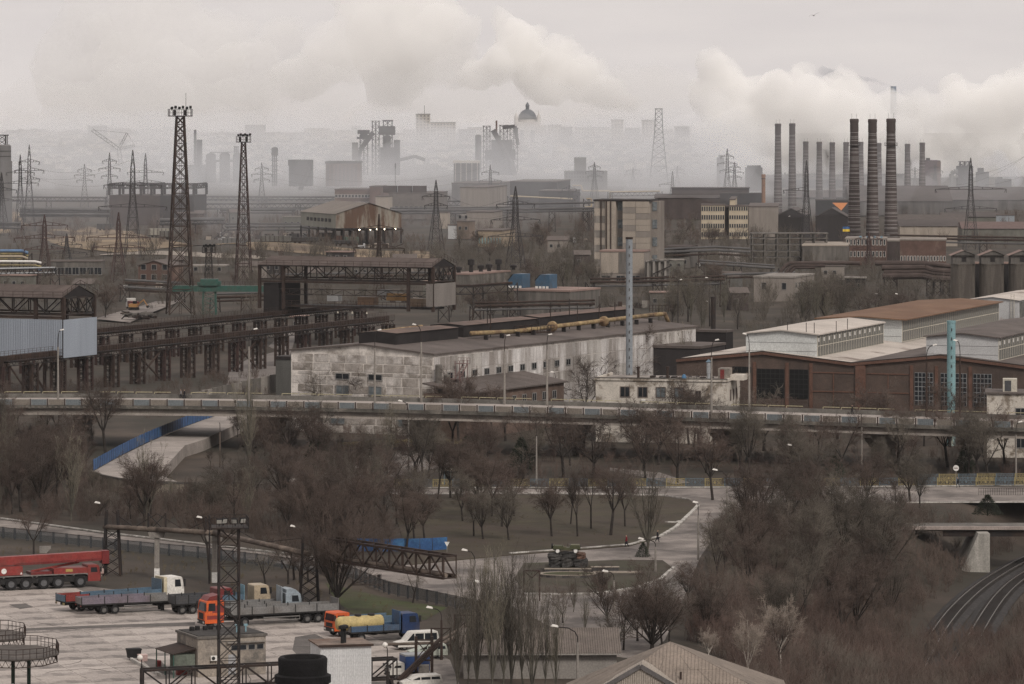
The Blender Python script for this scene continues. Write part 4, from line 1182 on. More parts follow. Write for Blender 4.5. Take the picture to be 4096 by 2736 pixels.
for y, x in ((60, -7), (82, -6.9)): MB().lathe([(.42, -.7), (1.0, -.35), (1.05, .35), (.42, .7)], 14, (x, y, 16.95), 'y').build('expansion_joint', yp, pg)
for k in range(12): MB().box(-7.6 + .1, -6.9 + .1, 33 + k * 6.4, 33.5 + k * 6.4, 15.2, 16.6).build('support', lant, pg)
pl_ = MB().rail([(-10, 50, 16.1), (-5, 50, 16.1), (-5, 57, 16.1), (-10, 57, 16.1), (-10, 50, 16.1)], 1.3, 1.2, .08); pl_.beam((-10, 50, 16.1), (-5, 57, 16.1), .3)
pl_.build('valve_platform', rust, pg)
MB().rail([(-8, 105, 17.8), (-4.5, 105, 17.8), (-4.5, 109, 17.8)], 1.4, .7, .08).build('end_platform', rust, pg)
for (b_, h) in ((38, 6), (39.2, 6.2), (64, 5.5), (72, 6), (75.5, 5), (85, 6), (92, 4.5)): MB().beam((-9.4, b_, 15.8), (-9.4, b_, 15.8 + h), .13).build('vent_pole', steel, pg)
t = T('vent_duct', 'pair of thick grey vertical ducts at the corner of the white workshop', 'duct', fb.C + fb.u * 1.4 - fb.v * .6)
for k, (dx, hh) in enumerate(((0, 12.9), (1.5, 11.0))): MB().lathe([(.62, 0), (.62, hh), (.5, hh + .2)], 14, (dx, dx * .6, 0)).build('duct', concd, t)
t = T('fire_stair', 'pinkish rusty zigzag fire stair on the side of the white workshop', 'stair', fb.C + fb.u * 2.0 + fb.v * 4.5, -R(28))
pk = mat('pink_rust', (0.21, 0.14, 0.13), 0.8, 0.25)
for k in range(4):
 z0 = 2.6 * k + 2.4
 y0, y1 = (0, 3) if k % 2 else (3, 0)
 b = MB().beam((0, y0, z0), (0, y1, z0 + 2.6), .1, .25).beam((.9, y0, z0), (.9, y1, z0 + 2.6), .1, .25)
 for q in range(8): b.box(0, .9, y0 + (y1 - y0) * q / 8 - .1, y0 + (y1 - y0) * q / 8 + .1, z0 + 2.6 * q / 8, z0 + 2.6 * q / 8 + .05)
 b.build('flight', pk, t)
 MB().box(-1.4, 1.1, y1 - .6, y1 + .6, z0 + 2.55, z0 + 2.65).build('landing', pk, t)
 MB().rail([(1.1, y1 - .6, z0 + 2.65), (1.1, y1 + .6, z0 + 2.65), (-1.4, y1 + .6, z0 + 2.65)], 1, .6, .06).build('rail', pk, t)
b = MB()
for x, y in ((0, 0), (0, 3), (.9, 0), (.9, 3)): b.beam((x, y, 0), (x, y, 13.5), .12)
b.build('stair_frame', pk, t)
# lean-to and small outbuildings
ln = fb.thing('lean_to', 'low brown roofed lean-to along the whitewashed side wall', 'building')
MB().box(.2, 9, -4, 34, 0, 8.0).build('wall', mat('brown_brick', (0.15, 0.105, 0.085), .9, .25, .4), ln)
for k in range(7):
 y = -4.5 + k * 5.6
 MB().add([(9.6, y, 8.1), (9.6, y + 5.5, 8.1), (.15, y + 5.5, 9.7), (.15, y, 9.7), (9.6, y, 8.35), (9.6, y + 5.5, 8.35), (.15, y + 5.5, 9.95), (.15, y, 9.95)], [(4, 5, 6, 7), (3, 2, 1, 0), (0, 1, 5, 4), (1, 2, 6, 5), (2, 3, 7, 6), (3, 0, 4, 7)]).build('roof_sheet', tar, ln)
for k in range(9): win(ln, 's', -2 + k * 4, 5.3, 1.6, 1.6, d=9.02)
for k in range(3): win(ln, 'f', 2 + k * 2.6, 5.0, 1.3, 1.6, d=-4.02)
p = PT(1250, 1722)
t = T('site_hut', 'blue metal hut under the overpass beside the white wall', 'hut', p, R(-20))
MB().box(-1.9, 1.9, 0, 3, 0, 2.6).build('wall', paint('hut_blue', (0.07, 0.16, 0.25)), t)
MB().prism([(-2.1, 2.6), (2.1, 2.6), (0, 3.1)], 'y', -.2, 3.2).build('roof', paint('hut_blue2', (0.09, 0.2, 0.3)), t)
MB().box(-.5, .5, -.05, 0, 0, 2.1).build('door', dgrey, t)
p = PT(1075, 1640)
t = T('skip_container', 'stack of blue steel skips by the workshop corner', 'container', p, R(-15))
for k in range(2): MB().prism([(-4.4, k * 1.3 + .1), (3.4, k * 1.3 + .1), (3.9, k * 1.3 + 1.3), (-4.9, k * 1.3 + 1.3)], 'y', 0, 2.2).build('skip', paint('skip_blue', (0.08, 0.12, 0.17)), t)
bunk = T('concrete_wall', 'long sloping line of grey concrete wall panels left of the workshop', 'wall', PT(900, 1590))
q0, q1 = PT(560, 1648), PT(1118, 1568)
for k in range(14):
 a, c = q0.lerp(q1, k / 14), q0.lerp(q1, (k + .97) / 14)
 h = 1.6 + 2.4 * k / 14
 MB().beam(a + Vector((0, 0, h / 2)), c + Vector((0, 0, h / 2)), .25, h).build('wall_panel', concd if k % 3 else conc, bunk, world=True)
t = T('silo_shed', 'narrow grey metal shed left of the white workshop', 'shed', PT(1142, 1580), R(-20))
MB().box(-2.2, 2.2, 0, 4, 0, 7.4).build('wall', mat('grey_sheet', (0.11, 0.108, 0.10), .7, .2, .5, streak=True), t)
MB().prism([(-2.5, 7.4), (2.5, 7.4), (1.5, 8.0), (-2.2, 8.0)], 'y', -.2, 4.2).build('roof', steel, t)
# --- small white two-storey building
fs_ = Fr((37.9, 751.2), 13)
sw = fs_.thing('white_building', 'small flat roofed two storey building with peeling white render', 'building')
peel = mat('peeling_render', (0.46, 0.42, 0.37), 0.9, 0.15, 0.4, col2=(0.20, 0.165, 0.13), thr=(0.50, 0.58), bump=0.2)
MB().box(-23.6, 0, 0, 14, 0, 11).build('wall', peel, sw)
MB().box(-23.8, .2, -.2, .2, 11, 11.5).build('parapet', peel, sw); MB().box(-.2, .2, .2, 14.2, 11, 11.5).build('parapet', peel, sw); MB().box(-23.8, -23.4, .2, 14.2, 11, 11.5).build('parapet', peel, sw)
MB().box(-23.4, -.2, .2, 14, 11.0, 11.08).build('roof', mat('pale_felt', (0.28, 0.25, 0.225), .9, .3, .3, col2=(0.12, 0.1, 0.09)), sw)
MB().box(-23.85, .25, -.27, -.2, 11.42, 11.56).build('coping', concd, sw)
wfw = mat('window_brown', (0.16, 0.13, 0.115), .8, .2)
for px in (2500, 2571, 2643, 2716): win(sw, 'f', fs_.a(px), 8.0, 1.8, 1.95, fm=wfw, pm=glassl if px > 2600 else glass)
win(sw, 'f', fs_.a(2793), 7.6, 1.1, 1.8, fm=wfw)
for px in (2500, 2571, 2643, 2716, 2793): win(sw, 'f', fs_.a(px), 2.8, 1.8, 1.7, fm=wfw)
for k in range(3): win(sw, 's', 4.0 + k * 3.0, 7.4, 1.1, 2.0, fm=wfw)
MB().box(fs_.a(2571) - .2, fs_.a(2571) + .5, -.35, 0, 7.3, 7.75).build('air_conditioner', white, sw)
for px, h in ((2540, 2.0), (2657, 2.1)):
 c_ = MB().lathe([(.24, 11.05), (.24, 11 + h)], 10, (fs_.a(px), 3, 0)).build('flue', rust, sw); MB().lathe([(.33, 11 + h), (.33, 11.3 + h)], 10, (fs_.a(px), 3, 0)).build('flue_cap', rust, c_)
c_ = MB().lathe([(.3, 11.05), (.3, 12.2), (.36, 12.25), (.36, 14.2)], 12, (fs_.a(2818), 4, 0)).build('vent_stack', mat('galvanised', (0.30, 0.31, 0.32), .5, .2), sw)
MB().lathe([(.55, 14.25), (.1, 14.7)], 12, (fs_.a(2818), 4, 0)).build('cowl', paint('cowl_blue', (0.12, 0.2, 0.27)), c_)
MB().lathe([(.05, 11.1), (.42, 11.2), (.42, 11.6), (.3, 12.0), (.05, 12.15)], 12, (fs_.a(2728), 2, 0)).build('blue_barrel', paint('barrel_blue', (0.05, 0.19, 0.36)), sw)
MB().box(fs_.a(2860), fs_.a(2905), 3, 6, 11.05, 13.2).build('roof_hatch', rend, sw)
MB().box(fs_.a(2869), fs_.a(2885), 2.95, 3.0, 11.1, 13.0).build('hatch_door', dkred, sw)
MB().box(fs_.a(2905), fs_.a(2960), 4, 9, 11.05, 12.0).build('roof_kerb', peel, sw)
for k in range(9): MB().box(-15 + k * 1.3 + U(-.3, .3), -14.4 + k * 1.3, U(2, 8), U(8.2, 10), 11.1, 11.25 + .2 * rnd()).build('roof_debris', steel, sw)
for k in range(6): MB().box(-8.5 + k * .5, -8.2 + k * .5, 4, 4.5, 11.1, 11.5).build('roof_block', conc, sw)
# --- brick hall with roof monitors
fk = Fr((31, 800), 20)
bk = fk.thing('brick_hall', 'wide brown brick hall with shallow gables and white glazed roof monitors', 'building')
brick = mat('brown_brickwork', (0.112, 0.080, 0.066), 0.9, 0.22, 0.25, col2=(0.082, 0.061, 0.052), thr=(0.45, 0.62), bump=0.2)
brickr = mat('red_brickwork', (0.145, 0.078, 0.057), 0.9, 0.2, 0.6)
paler = mat('pale_roof_felt', (0.43, 0.385, 0.345), 0.9, 0.12, 0.12, col2=(0.22, 0.18, 0.155), thr=(0.56, 0.64))
BW, EV, RS = 34.0, 11.9, 1.75
pol = [(0, 0), (3 * BW, 0)]
top = []
for i in range(3): top += [(i * BW, EV), (i * BW + BW / 2, EV + RS)]
top.append((3 * BW, EV))
MB().prism(pol + top[::-1], 'y', 0, 140).build('wall', brick, bk)
for i in range(3):
 for s_ in (0, 1):
  x0, x1 = i * BW + s_ * BW / 2, i * BW + (s_ + 1) * BW / 2
  z0, z1 = (EV, EV + RS) if s_ == 0 else (EV + RS, EV)
  MB().add([(x0, -.3, z0 + .02), (x1, -.3, z1 + .02), (x1, 140, z1 + .02), (x0, 140, z0 + .02), (x0, -.3, z0 + .3), (x1, -.3, z1 + .3), (x1, 140, z1 + .3), (x0, 140, z0 + .3)], [(4, 5, 6, 7), (3, 2, 1, 0), (0, 1, 5, 4), (2, 3, 7, 6)]).build('roof', paler if i == 0 else tar, bk)
  MB().beam((x0, -.2, z0 - .05), (x1, -.2, z1 - .05), .45, .5).build('cornice', brickr, bk)
  MB().beam((x0, -.32, z0 + .3), (x1, -.32, z1 + .3), .2, .16).build('roof_edge', steel, bk)
wm_ = mat('white_sheet', (0.46, 0.47, 0.46), 0.6, 0.08, 0.25, col2=(0.37, 0.37, 0.36), thr=(0.5, 0.7))
wmr = mat('white_sheet_rusty', (0.40, 0.40, 0.40), 0.65, 0.1, 0.3, col2=(0.25, 0.13, 0.07), thr=(0.60, 0.68))
glz = mat('monitor_glazing', (0.13, 0.13, 0.118), 0.3, 0.3, 0.5, col2=(0.19, 0.185, 0.17))
cream_ = mat('cream_bar', (0.42, 0.39, 0.33), .8, .15)
def monitor(x0, x1, b0, b1, zb, ze, rise, wm, roofm, over=.5, small=True, name='roof_monitor'):
 o = MB().prism([(x0, zb), (x1, zb), (x1, ze), ((x0 + x1) / 2, ze + rise), (x0, ze)], 'y', b0, b1).build(name, wm, bk)
 MB().add([(x0 - over, b0 - over, ze + .0), ((x0 + x1) / 2, b0 - over, ze + rise + .03), (x1 + over, b0 - over, ze + .0), (x0 - over, b1, ze), ((x0 + x1) / 2, b1, ze + rise + .03), (x1 + over, b1, ze)] + [(x0 - over, b0 - over, ze + .22), ((x0 + x1) / 2, b0 - over, ze + rise + .25), (x1 + over, b0 - over, ze + .22), (x0 - over, b1, ze + .22), ((x0 + x1) / 2, b1, ze + rise + .25), (x1 + over, b1, ze + .22)],
             [(6, 7, 10, 9), (7, 8, 11, 10), (0, 1, 7, 6), (1, 2, 8, 7), (2, 5, 11, 8), (3, 0, 6, 9)]).build('monitor_roof', roofm, o)
 n_ = int((b1 - b0 - .6) / 1.75)
 L_ = (b1 - b0 - .6) / n_
 h = (ze - zb - 1.0) / 2
 for r_ in range(2):
  z0 = zb + .75 + r_ * (h + .1)
  for k in range(n_):
   y = b0 + .3 + k * L_
   piece('glazing_panel', PC, ('glp', round(L_, 3), round(h, 3)), lambda b: b.box(0, .07, .07, L_ - .07, .05, h - .05), glz, o, (x1 + .02, y, z0))
   if small and r_ == 1 and k % 2 == 0: piece('vent_pane', PC, 'vpane', lambda b: b.box(.02, .1, .4, 1.0, h * .4, h * .4 + .7), white, o, (x1 + .02, y, z0))
  MB().box(x1, x1 + .16, b0 + .2, b1 - .2, z0 - .1, z0 + .06).build('glazing_bar', cream_, o)
 for k in range(n_ + 1): piece('mullion', PC, ('mul', round(h, 3)), lambda b: b.box(.0, .13, -.07, .07, 0, 2 * h + .2), cream_, o, (x1, b0 + .3 + k * L_, zb + .7))
 for z in (zb + (ze - zb) * .35, zb + (ze - zb) * .68): MB().box(x0 + .05, x1 - .05, b0 - .02, b0, z, z + .05).build('seam', steel, o)
 return o
browm = mat('rust_brown_roof', (0.19, 0.11, 0.068), 0.9, 0.15, 0.15, col2=(0.16, 0.085, 0.05), thr=(0.45, 0.65))
monitor(12.9, 26.7, 2.3, 50, 12.2, 17.0, .7, wm_, paler)
monitor(12.0, 28.6, 57, 139, 12.2, 17.2, .5, wm_, browm, 1.1, False)
monitor(12.9 + 34.6, 26.7 + 34.4, 3, 70, 12.2, 17.0, .7, wmr, tar)
bw = mat('black_window', (0.020, 0.021, 0.022), .25, .3, .5)
gbar = mat('window_bar_dark', (0.028, 0.026, 0.025), .7)
gbar2 = mat('window_bar_pale', (0.24, 0.245, 0.25), .7)
def bigwin(px0, px1, z0, z1, nx, nz, barm, panem):
 a0, a1 = fk.a(px0), fk.a(px1)
 w = MB().box(a0, a1, -.08, -.02, z0, z1).build('window', barm, bk)
 dx, dz = (a1 - a0) / nx, (z1 - z0) / nz
 for i in range(nx):
  for j in range(nz):
   piece('pane', PC, ('bp', round(dx, 3), round(dz, 3), panem.name), lambda b: b.box(.07, dx - .07, -.12, -.09, .07, dz - .07), panem, w, (a0 + i * dx, 0, z0 + j * dz))
bigwin(2930, 3005, 9.8, 11.0, 4, 1, gbar, bw)
bigwin(3028, 3137, 5.2, 10.7, 6, 6, gbar, bw); bigwin(3159, 3233, 5.2, 10.7, 4, 6, gbar, bw)
for a in (3659, 3763, 3893): bigwin(a, a + (74 if a != 3763 else 104), 4.6, 10.6, 5 if a != 3763 else 7, 7, gbar2, glass)
MB().box(fk.a(3423), fk.a(3463), -.35, 0, 0, EV - .2).build('brick_pier', brickr, bk)
for p_ in (3012, 3142, 3238, 3640, 3740, 3875): MB().box(fk.a(p_), fk.a(p_ + 13), -.18, 0, 0, EV).build('brick_pier', brickr, bk)
for p_, q_ in ((3250, 3418), (3470, 3635)):
 for z in (10.1, 6.6): MB().box(fk.a(p_), fk.a(q_), -.12, 0, z, z + .22).build('brick_band', brickr, bk)
 MB().box(fk.a((p_ + q_) / 2) - .1, fk.a((p_ + q_) / 2) + .1, -.1, 0, 3, 10.1).build('brick_strip', brickr, bk)
for p_, b_ in ((3225, 3), (3257, 3), (3345, 10), (3390, 20), (3150, 2.5)): MB().beam((fk.a(p_, b_), b_, 17.2), (fk.a(p_, b_), b_, 19.3), .1).build('roof_pole', steel, bk)
ff = Fr(((4074 - 2048) * 928 / F, 928), 20)
t = ff.thing('white_hall', 'distant white shed end with ladder beyond the rust-brown monitor roof', 'building')
MB().prism([(-11.5, 0), (0, 0), (0, 17.2), (-5.7, 17.9), (-11.5, 17.2)], 'y', 0, 50).build('wall', wmr, t)
MB().add([(-12, -.4, 17.25), (-5.7, -.4, 17.95), (.4, -.4, 17.25), (-12, 50, 17.25), (-5.7, 50, 17.95), (.4, 50, 17.25)], [(0, 1, 4, 3), (1, 2, 5, 4)]).build('roof', paler, t)
for k in range(10): MB().box(0, .1, 1 + k * 2, 2.8 + k * 2, 13.5, 16.8).build('glazing_panel', glz, t)
b = MB().beam((-1.6, -.3, 10), (-1.6, -.3, 18.6), .1).beam((-.9, -.3, 10), (-.9, -.3, 18.6), .1)
for k in range(14): b.beam((-1.6, -.3, 10.3 + k * .6), (-.9, -.3, 10.3 + k * .6), .07)
b.build('ladder', cream_, t)
# plaster outbuilding at the right edge, stacks
p = PT(3960, 1830)
t = T('plaster_building', 'cream plastered building with roof dormer at the right edge by the brick hall', 'building', p, R(-6))
MB().box(-.5, 14, 0, 9, 0, 10.8).build('wall', peel, t)
MB().box(-.8, 14.3, -.3, 9.3, 10.8, 11.1).build('roof', tar, t)
MB().box(2.2, 4.6, 1.5, 4, 11.1, 13.3).build('roof_hut', cream_, t); MB().box(2.5, 3.6, 1.45, 1.5, 11.2, 13).build('hut_door', dgrey, t)
win(t, 'f', 5.2, 6.6, 1.9, 1.9); win(t, 'f', 9.2, 6.6, 1.9, 1.9); win(t, 'f', 5.2, 1.6, 1.9, 1.9); win(t, 'f', 9.2, 1.6, 1.9, 1.9)
def stack_(name, label, px, Y, ytop, w, m, bands=0, bm=None, fl=None):
 x = (px - 2048) * Y / F
 t = T(name, label, 'chimney', (x, Y, 0))
 h = CH - (ytop - HZ) * Y / F
 MB().lathe([(w / 2, 0), (w / 2, h)], 18).build('shaft', m, t, smooth=False)
 MB().lathe([(w / 2 + .06, h - .3), (w / 2 + .06, h + .06), (w / 2 - .15, h + .06), (w / 2 - .15, h - 1)], 18, cap=False).build('rim', fl or m, t)
 for k in range(bands): MB().lathe([(w / 2 + .04, h * (k + 1) / (bands + 1)), (w / 2 + .04, h * (k + 1) / (bands + 1) + .12)], 18, cap=False).build('band', bm or m, t)
 b = MB()
 for k in range(int(h / 1.6)): b.box(-.06, .06, -w / 2 - .12, -w / 2 + .05, k * 1.6 + 1, k * 1.6 + 1.5)
 b.build('rungs', rust, t, kind='stuff')
stack_('steel_stack', 'tall pale grey steel stack rising behind the poplars by the workshop', 2517, 800, 950, 1.25, mat('pale_grey_steel', (0.24, 0.26, 0.28), .6, .15, .3, streak=True), 5, fl=rust)
stack_('steel_stack', 'turquoise steel stack with rust streaks in front of the brick hall', 3805, 748, 1284, 1.5, mat('turquoise_paint', (0.20, 0.33, 0.35), .6, .15, .5, col2=(0.27, 0.19, 0.11), thr=(0.56, 0.66), streak=True), 2)
stack_('steel_stack', 'short black flue pipe beside the bare tree right of the yellow pipe', 2853, 905, 1188, 1.05, steel, 1)
# ---------------------------------------------------------------- crane runway and gantry cranes
fg = Fr((-89.7, 893), 24)
rw = fg.thing('crane_runway', 'long rusty crane runway on lattice columns left of the white workshop', 'crane runway')
def runway(x, y0, y1, zb, zt, step, front=True):
 n_ = int((y1 - y0) / step)
 for k in range(n_):
  a, c = y0 + k * step, y0 + (k + 1) * step
  MB().box(x - .4, x + .4, a + .03, c - .03, zt - 1.5, zt).build('girder', rust, rw)
  b = MB()
  for q in range(int(step / 1.2)): b.box(x + .4, x + .5, a + q * 1.2, a + q * 1.2 + .15, zt - 1.45, zt - .05)
  b.build('stiffeners', rust, rw, kind='stuff')
  b = MB().truss((x + 1.6, a, zb), (x + 1.6, c, zb), .9, 5, .1, .16)
  b.build('edge_truss', steel, rw)
  MB().box(x + .4, x + 1.7, a, c, zb + .9, zb + 1.0).build('walkway', steel, rw)
  MB().rail([(x + 1.7, a, zb + 1.0), (x + 1.7, c, zb + 1.0)], 1.3, .75, .05).build('guard_rail', rust, rw)
  MB().rail([(x - .3, a, zt), (x - .3, c, zt)], .9, 1.5, .05).build('guard_rail', rust, rw)
 for k in range(n_ + 1):
  y = y0 + k * step
  for dx in (-.9, 1.1):
   for dy in (-1.1, 1.1): MB().beam((x + dx, y + dy, 0), (x + dx, y + dy, zb), .5).build('column', redsteel if k % 3 == 0 else rust, rw)
  b = MB()
  for q in range(5):
   z0, z1 = zb * q / 5, zb * (q + 1) / 5
   for dx in (-.9, 1.1):
    b.beam((x + dx, y - 1.1, z0), (x + dx, y + 1.1, z1), .13); b.beam((x + dx, y + 1.1, z0), (x + dx, y - 1.1, z1), .13)
   b.beam((x - .9, y - 1.1, z1), (x + 1.1, y - 1.1, z1), .12)
  b.build('column_bracing', steel, rw)
runway(0, -34, 158, 7.0, 9.0, 11.3)
runway(-40, -24, 220, 6.6, 8.5, 11.3)
for y in (20, 65):
 b = MB().beam((1.1, y, .5), (1.1, y + 11, 6.8), .3).beam((1.1, y + 11, .5), (1.1, y, 6.8), .3)
 b.build('wind_brace', rust, rw)
clad = mat('pale_blue_cladding', (0.275, 0.305, 0.35), 0.6, 0.06, 0.3, streak=True, wave=('X', 2.4))
cladg = mat('grey_cladding', (0.20, 0.18, 0.165), 0.8, 0.12, 0.3, streak=True)
croof = mat('brown_crane_roof', (0.110, 0.084, 0.074), 0.85, 0.2, 0.2, col2=(0.082, 0.06, 0.052))
def gantry(label, y0, y1, x0, x1, zb, ze, zr, group):
 t = T('gantry_crane', label, 'gantry crane', fg.C + fg.u * x1 + fg.v * y0, -R(24), group)
 L, D = x0 - x1, y1 - y0          # local: x from L (negative) to 0, y from 0 to D
 zt = ze - 3.6
 for y in (.3, D - .3):
  n_ = int(-L / 3.6)
  MB().truss((L, y, zt), (0, y, zt), 3.4, n_ // 2 * 2, .2, .34, 'N').build('bridge_truss', steel if y < 1 else rust, t)
  MB().beam((L, y, zt - .6), (0, y, zt - .6), .3, .5).build('bottom_chord', rust, t)
 MB().truss((0, .3, zt), (0, D - .3, zt), 3.4, 4, .2, .3, 'X').build('end_truss', steel, t)
 for x in (0, L, L * .14, L * .86):
  for y in (.3, D - .3): MB().beam((x, y, zb), (x, y, ze), .7).build('post', rust, t)
 n_ = int(-L / 4)
 for k in range(n_):
  a, c = L + (-L) * k / n_, L + (-L) * (k + .985) / n_
  MB().add([(a, -.6, ze), (c, -.6, ze), (c, D / 2, zr), (a, D / 2, zr), (a, -.6, ze - .1), (c, -.6, ze - .1), (c, D / 2, zr - .1), (a, D / 2, zr - .1)], [(0, 1, 2, 3), (7, 6, 5, 4), (0, 4, 5, 1), (1, 5, 6, 2), (3, 2, 6, 7), (0, 3, 7, 4)]).build('roof_sheet', croof, t)
  MB().add([(a, D + .6, ze), (c, D + .6, ze), (c, D / 2, zr), (a, D / 2, zr)], [(0, 1, 2, 3)]).build('roof_sheet', croof, t)
 MB().prism([(.3, ze), (D - .3, ze), (D / 2, zr - .1)], 'x', -.25, -.15).build('gable', lant, t)
 MB().rail([(L, -.5, ze - .1), (.3, -.5, ze - .1)], 1.25, 2.3, .07).build('roof_rail', rust, t)
 MB().rail([(.3, -.5, ze), (.3, D / 2, zr), (.3, D + .5, ze)], 1.1, 1.8, .07).build('gable_rail', rust, t)
 return t, L, D
t, L, D = gantry('roofed gantry crane with pale blue sheet clad cabin at the left edge', -12.0, 1.3, -46, 1.6, 8, 20.0, 22.3, 'roofed gantry cranes on the runway')
for k in range(6):
 MB().box(-15 + k * 2.5, -12.53 + k * 2.5, -.4, -.25, 7.5, 15.4).build('cladding_sheet', clad, t)
 MB().box(.25, .4, -.3 + k * 2.3, 1.97 + k * 2.3, 7.5, 15.4).build('cladding_sheet', clad, t)
MB().box(-15, .3, -.3, D + .3, 7.3, 7.5).build('cabin_floor', steel, t)
b = MB()
for x in (-14, -9, -4.5, -.5): b.beam((x, .2, 0), (x, .2, 7.4), .55)
b.beam((-9, .2, 6.8), (-4.5, .2, .6), .35).beam((-4.5, .2, 6.8), (-9, .2, .6), .3).beam((-14, .2, 6.8), (-9, .2, .6), .3)
b.build('support_frame', rust, t)
t, L, D = gantry('roofed gantry crane with open trusses and grey end box beyond the runway', 168, 181, -46, 2.0, 9, 20.0, 22.0, 'roofed gantry cranes on the runway')
for k in range(5): MB().box(.3, .45, .1 + k * 2.5, 2.57 + k * 2.5, 10.3, 15.9).build('cladding_sheet', cladg, t)
for k in range(3): MB().box(-1.6 + k * .6, -1.02 + k * .6, -.35, -.2, 10.3, 15.9).build('cladding_sheet', cladg, t)
MB().box(L + 1, L + 5.2, .5, D - .5, 7.5, 15.4).build('cabin', lant, t)
for k, (a, w, z0, h, m_) in enumerate(((-30, 3, 11, 1.6, wmr), (-22, 4.5, 10.2, 2.0, paint('rust_box', (0.20, 0.12, 0.075))), (-14.5, 5, 11.4, 1.8, paint('ochre', (0.33, 0.19, 0.075))), (-8.5, 3.6, 10, 2, paint('rust_box2', (0.24, 0.17, 0.12))), (-18, 3, 12.6, 1.3, wmr))):
 MB().box(a, a + w, 2 + k, 4.5 + k, z0, z0 + h).build('machine_box', m_, t)
MB().box(L + 6, -1, 2.5, 9, 9.4, 9.9).build('trolley_deck', steel, t)
MB().rail([(L + 5, 1, 9.9), (-1, 1, 9.9)], 1.2, 1.2, .07).build('guard_rail', rust, t)
MB().truss((L + 5, 1.2, 12.6), (-1, 1.2, 12.6), 1.4, 14, .12, .18, 'N').build('service_truss', steel, t)
for k in range(3): MB().lathe([(.25, 8.2), (.08, 8.7)], 8, (-26 + k * 4, 0, 0)).build('hanging_lamp', cream_, t)
# green travelling beam crane left of it
g_ = paint('crane_green', (0.035, 0.105, 0.085))
Yg = 1215
t = T('beam_crane', 'teal green beam crane with lattice legs between the floodlight tower and the runway crane', 'crane', ((838 - 2048) * Yg / F, Yg, 0), R(-3))
sg = F / Yg
MB().box((690 - 838) / sg, (1110 - 838) / sg, -.8, .8, 6.6, 8.3).build('beam', g_, t)
MB().rail([((690 - 838) / sg, -.9, 8.3), ((1110 - 838) / sg, -.9, 8.3)], 1.1, 1.5, .06).build('guard_rail', steel, t)
MB().box(-2.5, 2.5, -1.4, 1.4, 8.35, 10.2).build('trolley', g_, t)
MB().box(-3.4, -2.5, -1, 1, 8.4, 9.3).box(2.5, 3.3, -1, 1, 8.4, 9.6).build('motor_box', g_, t)
for x in (-1.9, 1.9): MB().beam((x, 0, 0), (x * .9, 0, 6.6), .6).build('leg', g_, t)
b = MB()
for k in range(5): b.beam((-1.9, -.1, k * 1.3), (1.9, -.1, (k + 1) * 1.3), .15).beam((1.9, -.1, k * 1.3), (-1.9, -.1, (k + 1) * 1.3), .15)
b.build('leg_bracing', g_, t)
# ---------------------------------------------------------------- works beyond the runway
def flat(name, label, pxc, Y, pxl, pxr, ytop, th, wm, rm=None, wins=(), swins=(), par=.5, cat='building', gable=0, zb=0.0, fm=None, pm=None, Lbmax=60):
 """building by its near corner: front runs left to pxl, side runs back to pxr; wins = (n, rows, w, h, z0, dz)"""
 f = near_corner(pxc, Y, th)
 La = abs(f.a(pxl)); Lb = min(Lbmax, max(4, f.b(pxr))) if pxr else 12
 H = CH - (ytop - HZ) * Y / F
 t = f.thing(name, label, cat)
 if gable:
  MB().prism([(-La, zb), (0, zb), (0, H), (-La / 2, H + gable), (-La, H)], 'y', 0, Lb).build('wall', wm, t)
  MB().add([(-La - .4, -.4, H), (-La / 2, -.4, H + gable + .05), (.4, -.4, H), (-La - .4, Lb + .4, H), (-La / 2, Lb + .4, H + gable + .05), (.4, Lb + .4, H), (-La - .4, -.4, H + .3), (-La / 2, -.4, H + gable + .35), (.4, -.4, H + .3), (-La - .4, Lb + .4, H + .3), (-La / 2, Lb + .4, H + gable + .35), (.4, Lb + .4, H + .3)],
                 [(6, 7, 10, 9), (7, 8, 11, 10), (0, 1, 7, 6), (1, 2, 8, 7), (2, 5, 11, 8), (3, 0, 6, 9)]).build('roof', rm or tar, t)
 else:
  MB().box(-La, 0, 0, Lb, zb, H).build('wall', wm, t)
  MB().box(-La - .2, .2, -.2, Lb + .2, H, H + par).build('roof', rm or tar, t)
 for spec, face in ((wins, 'f'), (swins, 's')):
  if spec:
   n_, rows, w, h, z0, dz = spec
   L_ = La if face == 'f' else Lb
   for r_ in range(rows):
    for k in range(n_):
     c = (k + .5) * L_ / n_
     win(t, face, -La + c if face == 'f' else c, z0 + r_ * dz, w, h, fm, pm, d=-.02 if face == 'f' else .02, cross=h > 2.2)
 return t, La, Lb, H
cbeige = mat('beige_panel', (0.33, 0.285, 0.24), .9, .15, .15, col2=(0.24, 0.205, 0.17), streak=True)
cgrey = mat('grey_panel', (0.25, 0.22, 0.195), .9, .15, .15, col2=(0.18, 0.155, 0.135), streak=True)
mill = mat('mill_dark_sheet', (0.052, 0.045, 0.045), .8, .25, .1, streak=True)
millp = mat('mill_purple_brick', (0.085, 0.066, 0.062), .9, .2, .15)
millg = mat('mill_grey_wall', (0.155, 0.145, 0.14), .85, .3, .08, col2=(0.085, 0.078, 0.076), streak=True)
redb = mat('office_red_brick', (0.135, 0.082, 0.066), .9, .25, .2, col2=(0.20, 0.15, 0.122), thr=(0.52, 0.66))
rfr = mat('pinkish_roof', (0.25, 0.175, 0.15), .9, .15, .1)
dkgrn = mat('grey_green_wall', (0.155, 0.15, 0.13), .9, .2, .2)
whf = mat('white_frame', (0.5, 0.48, 0.45), .8, .1)
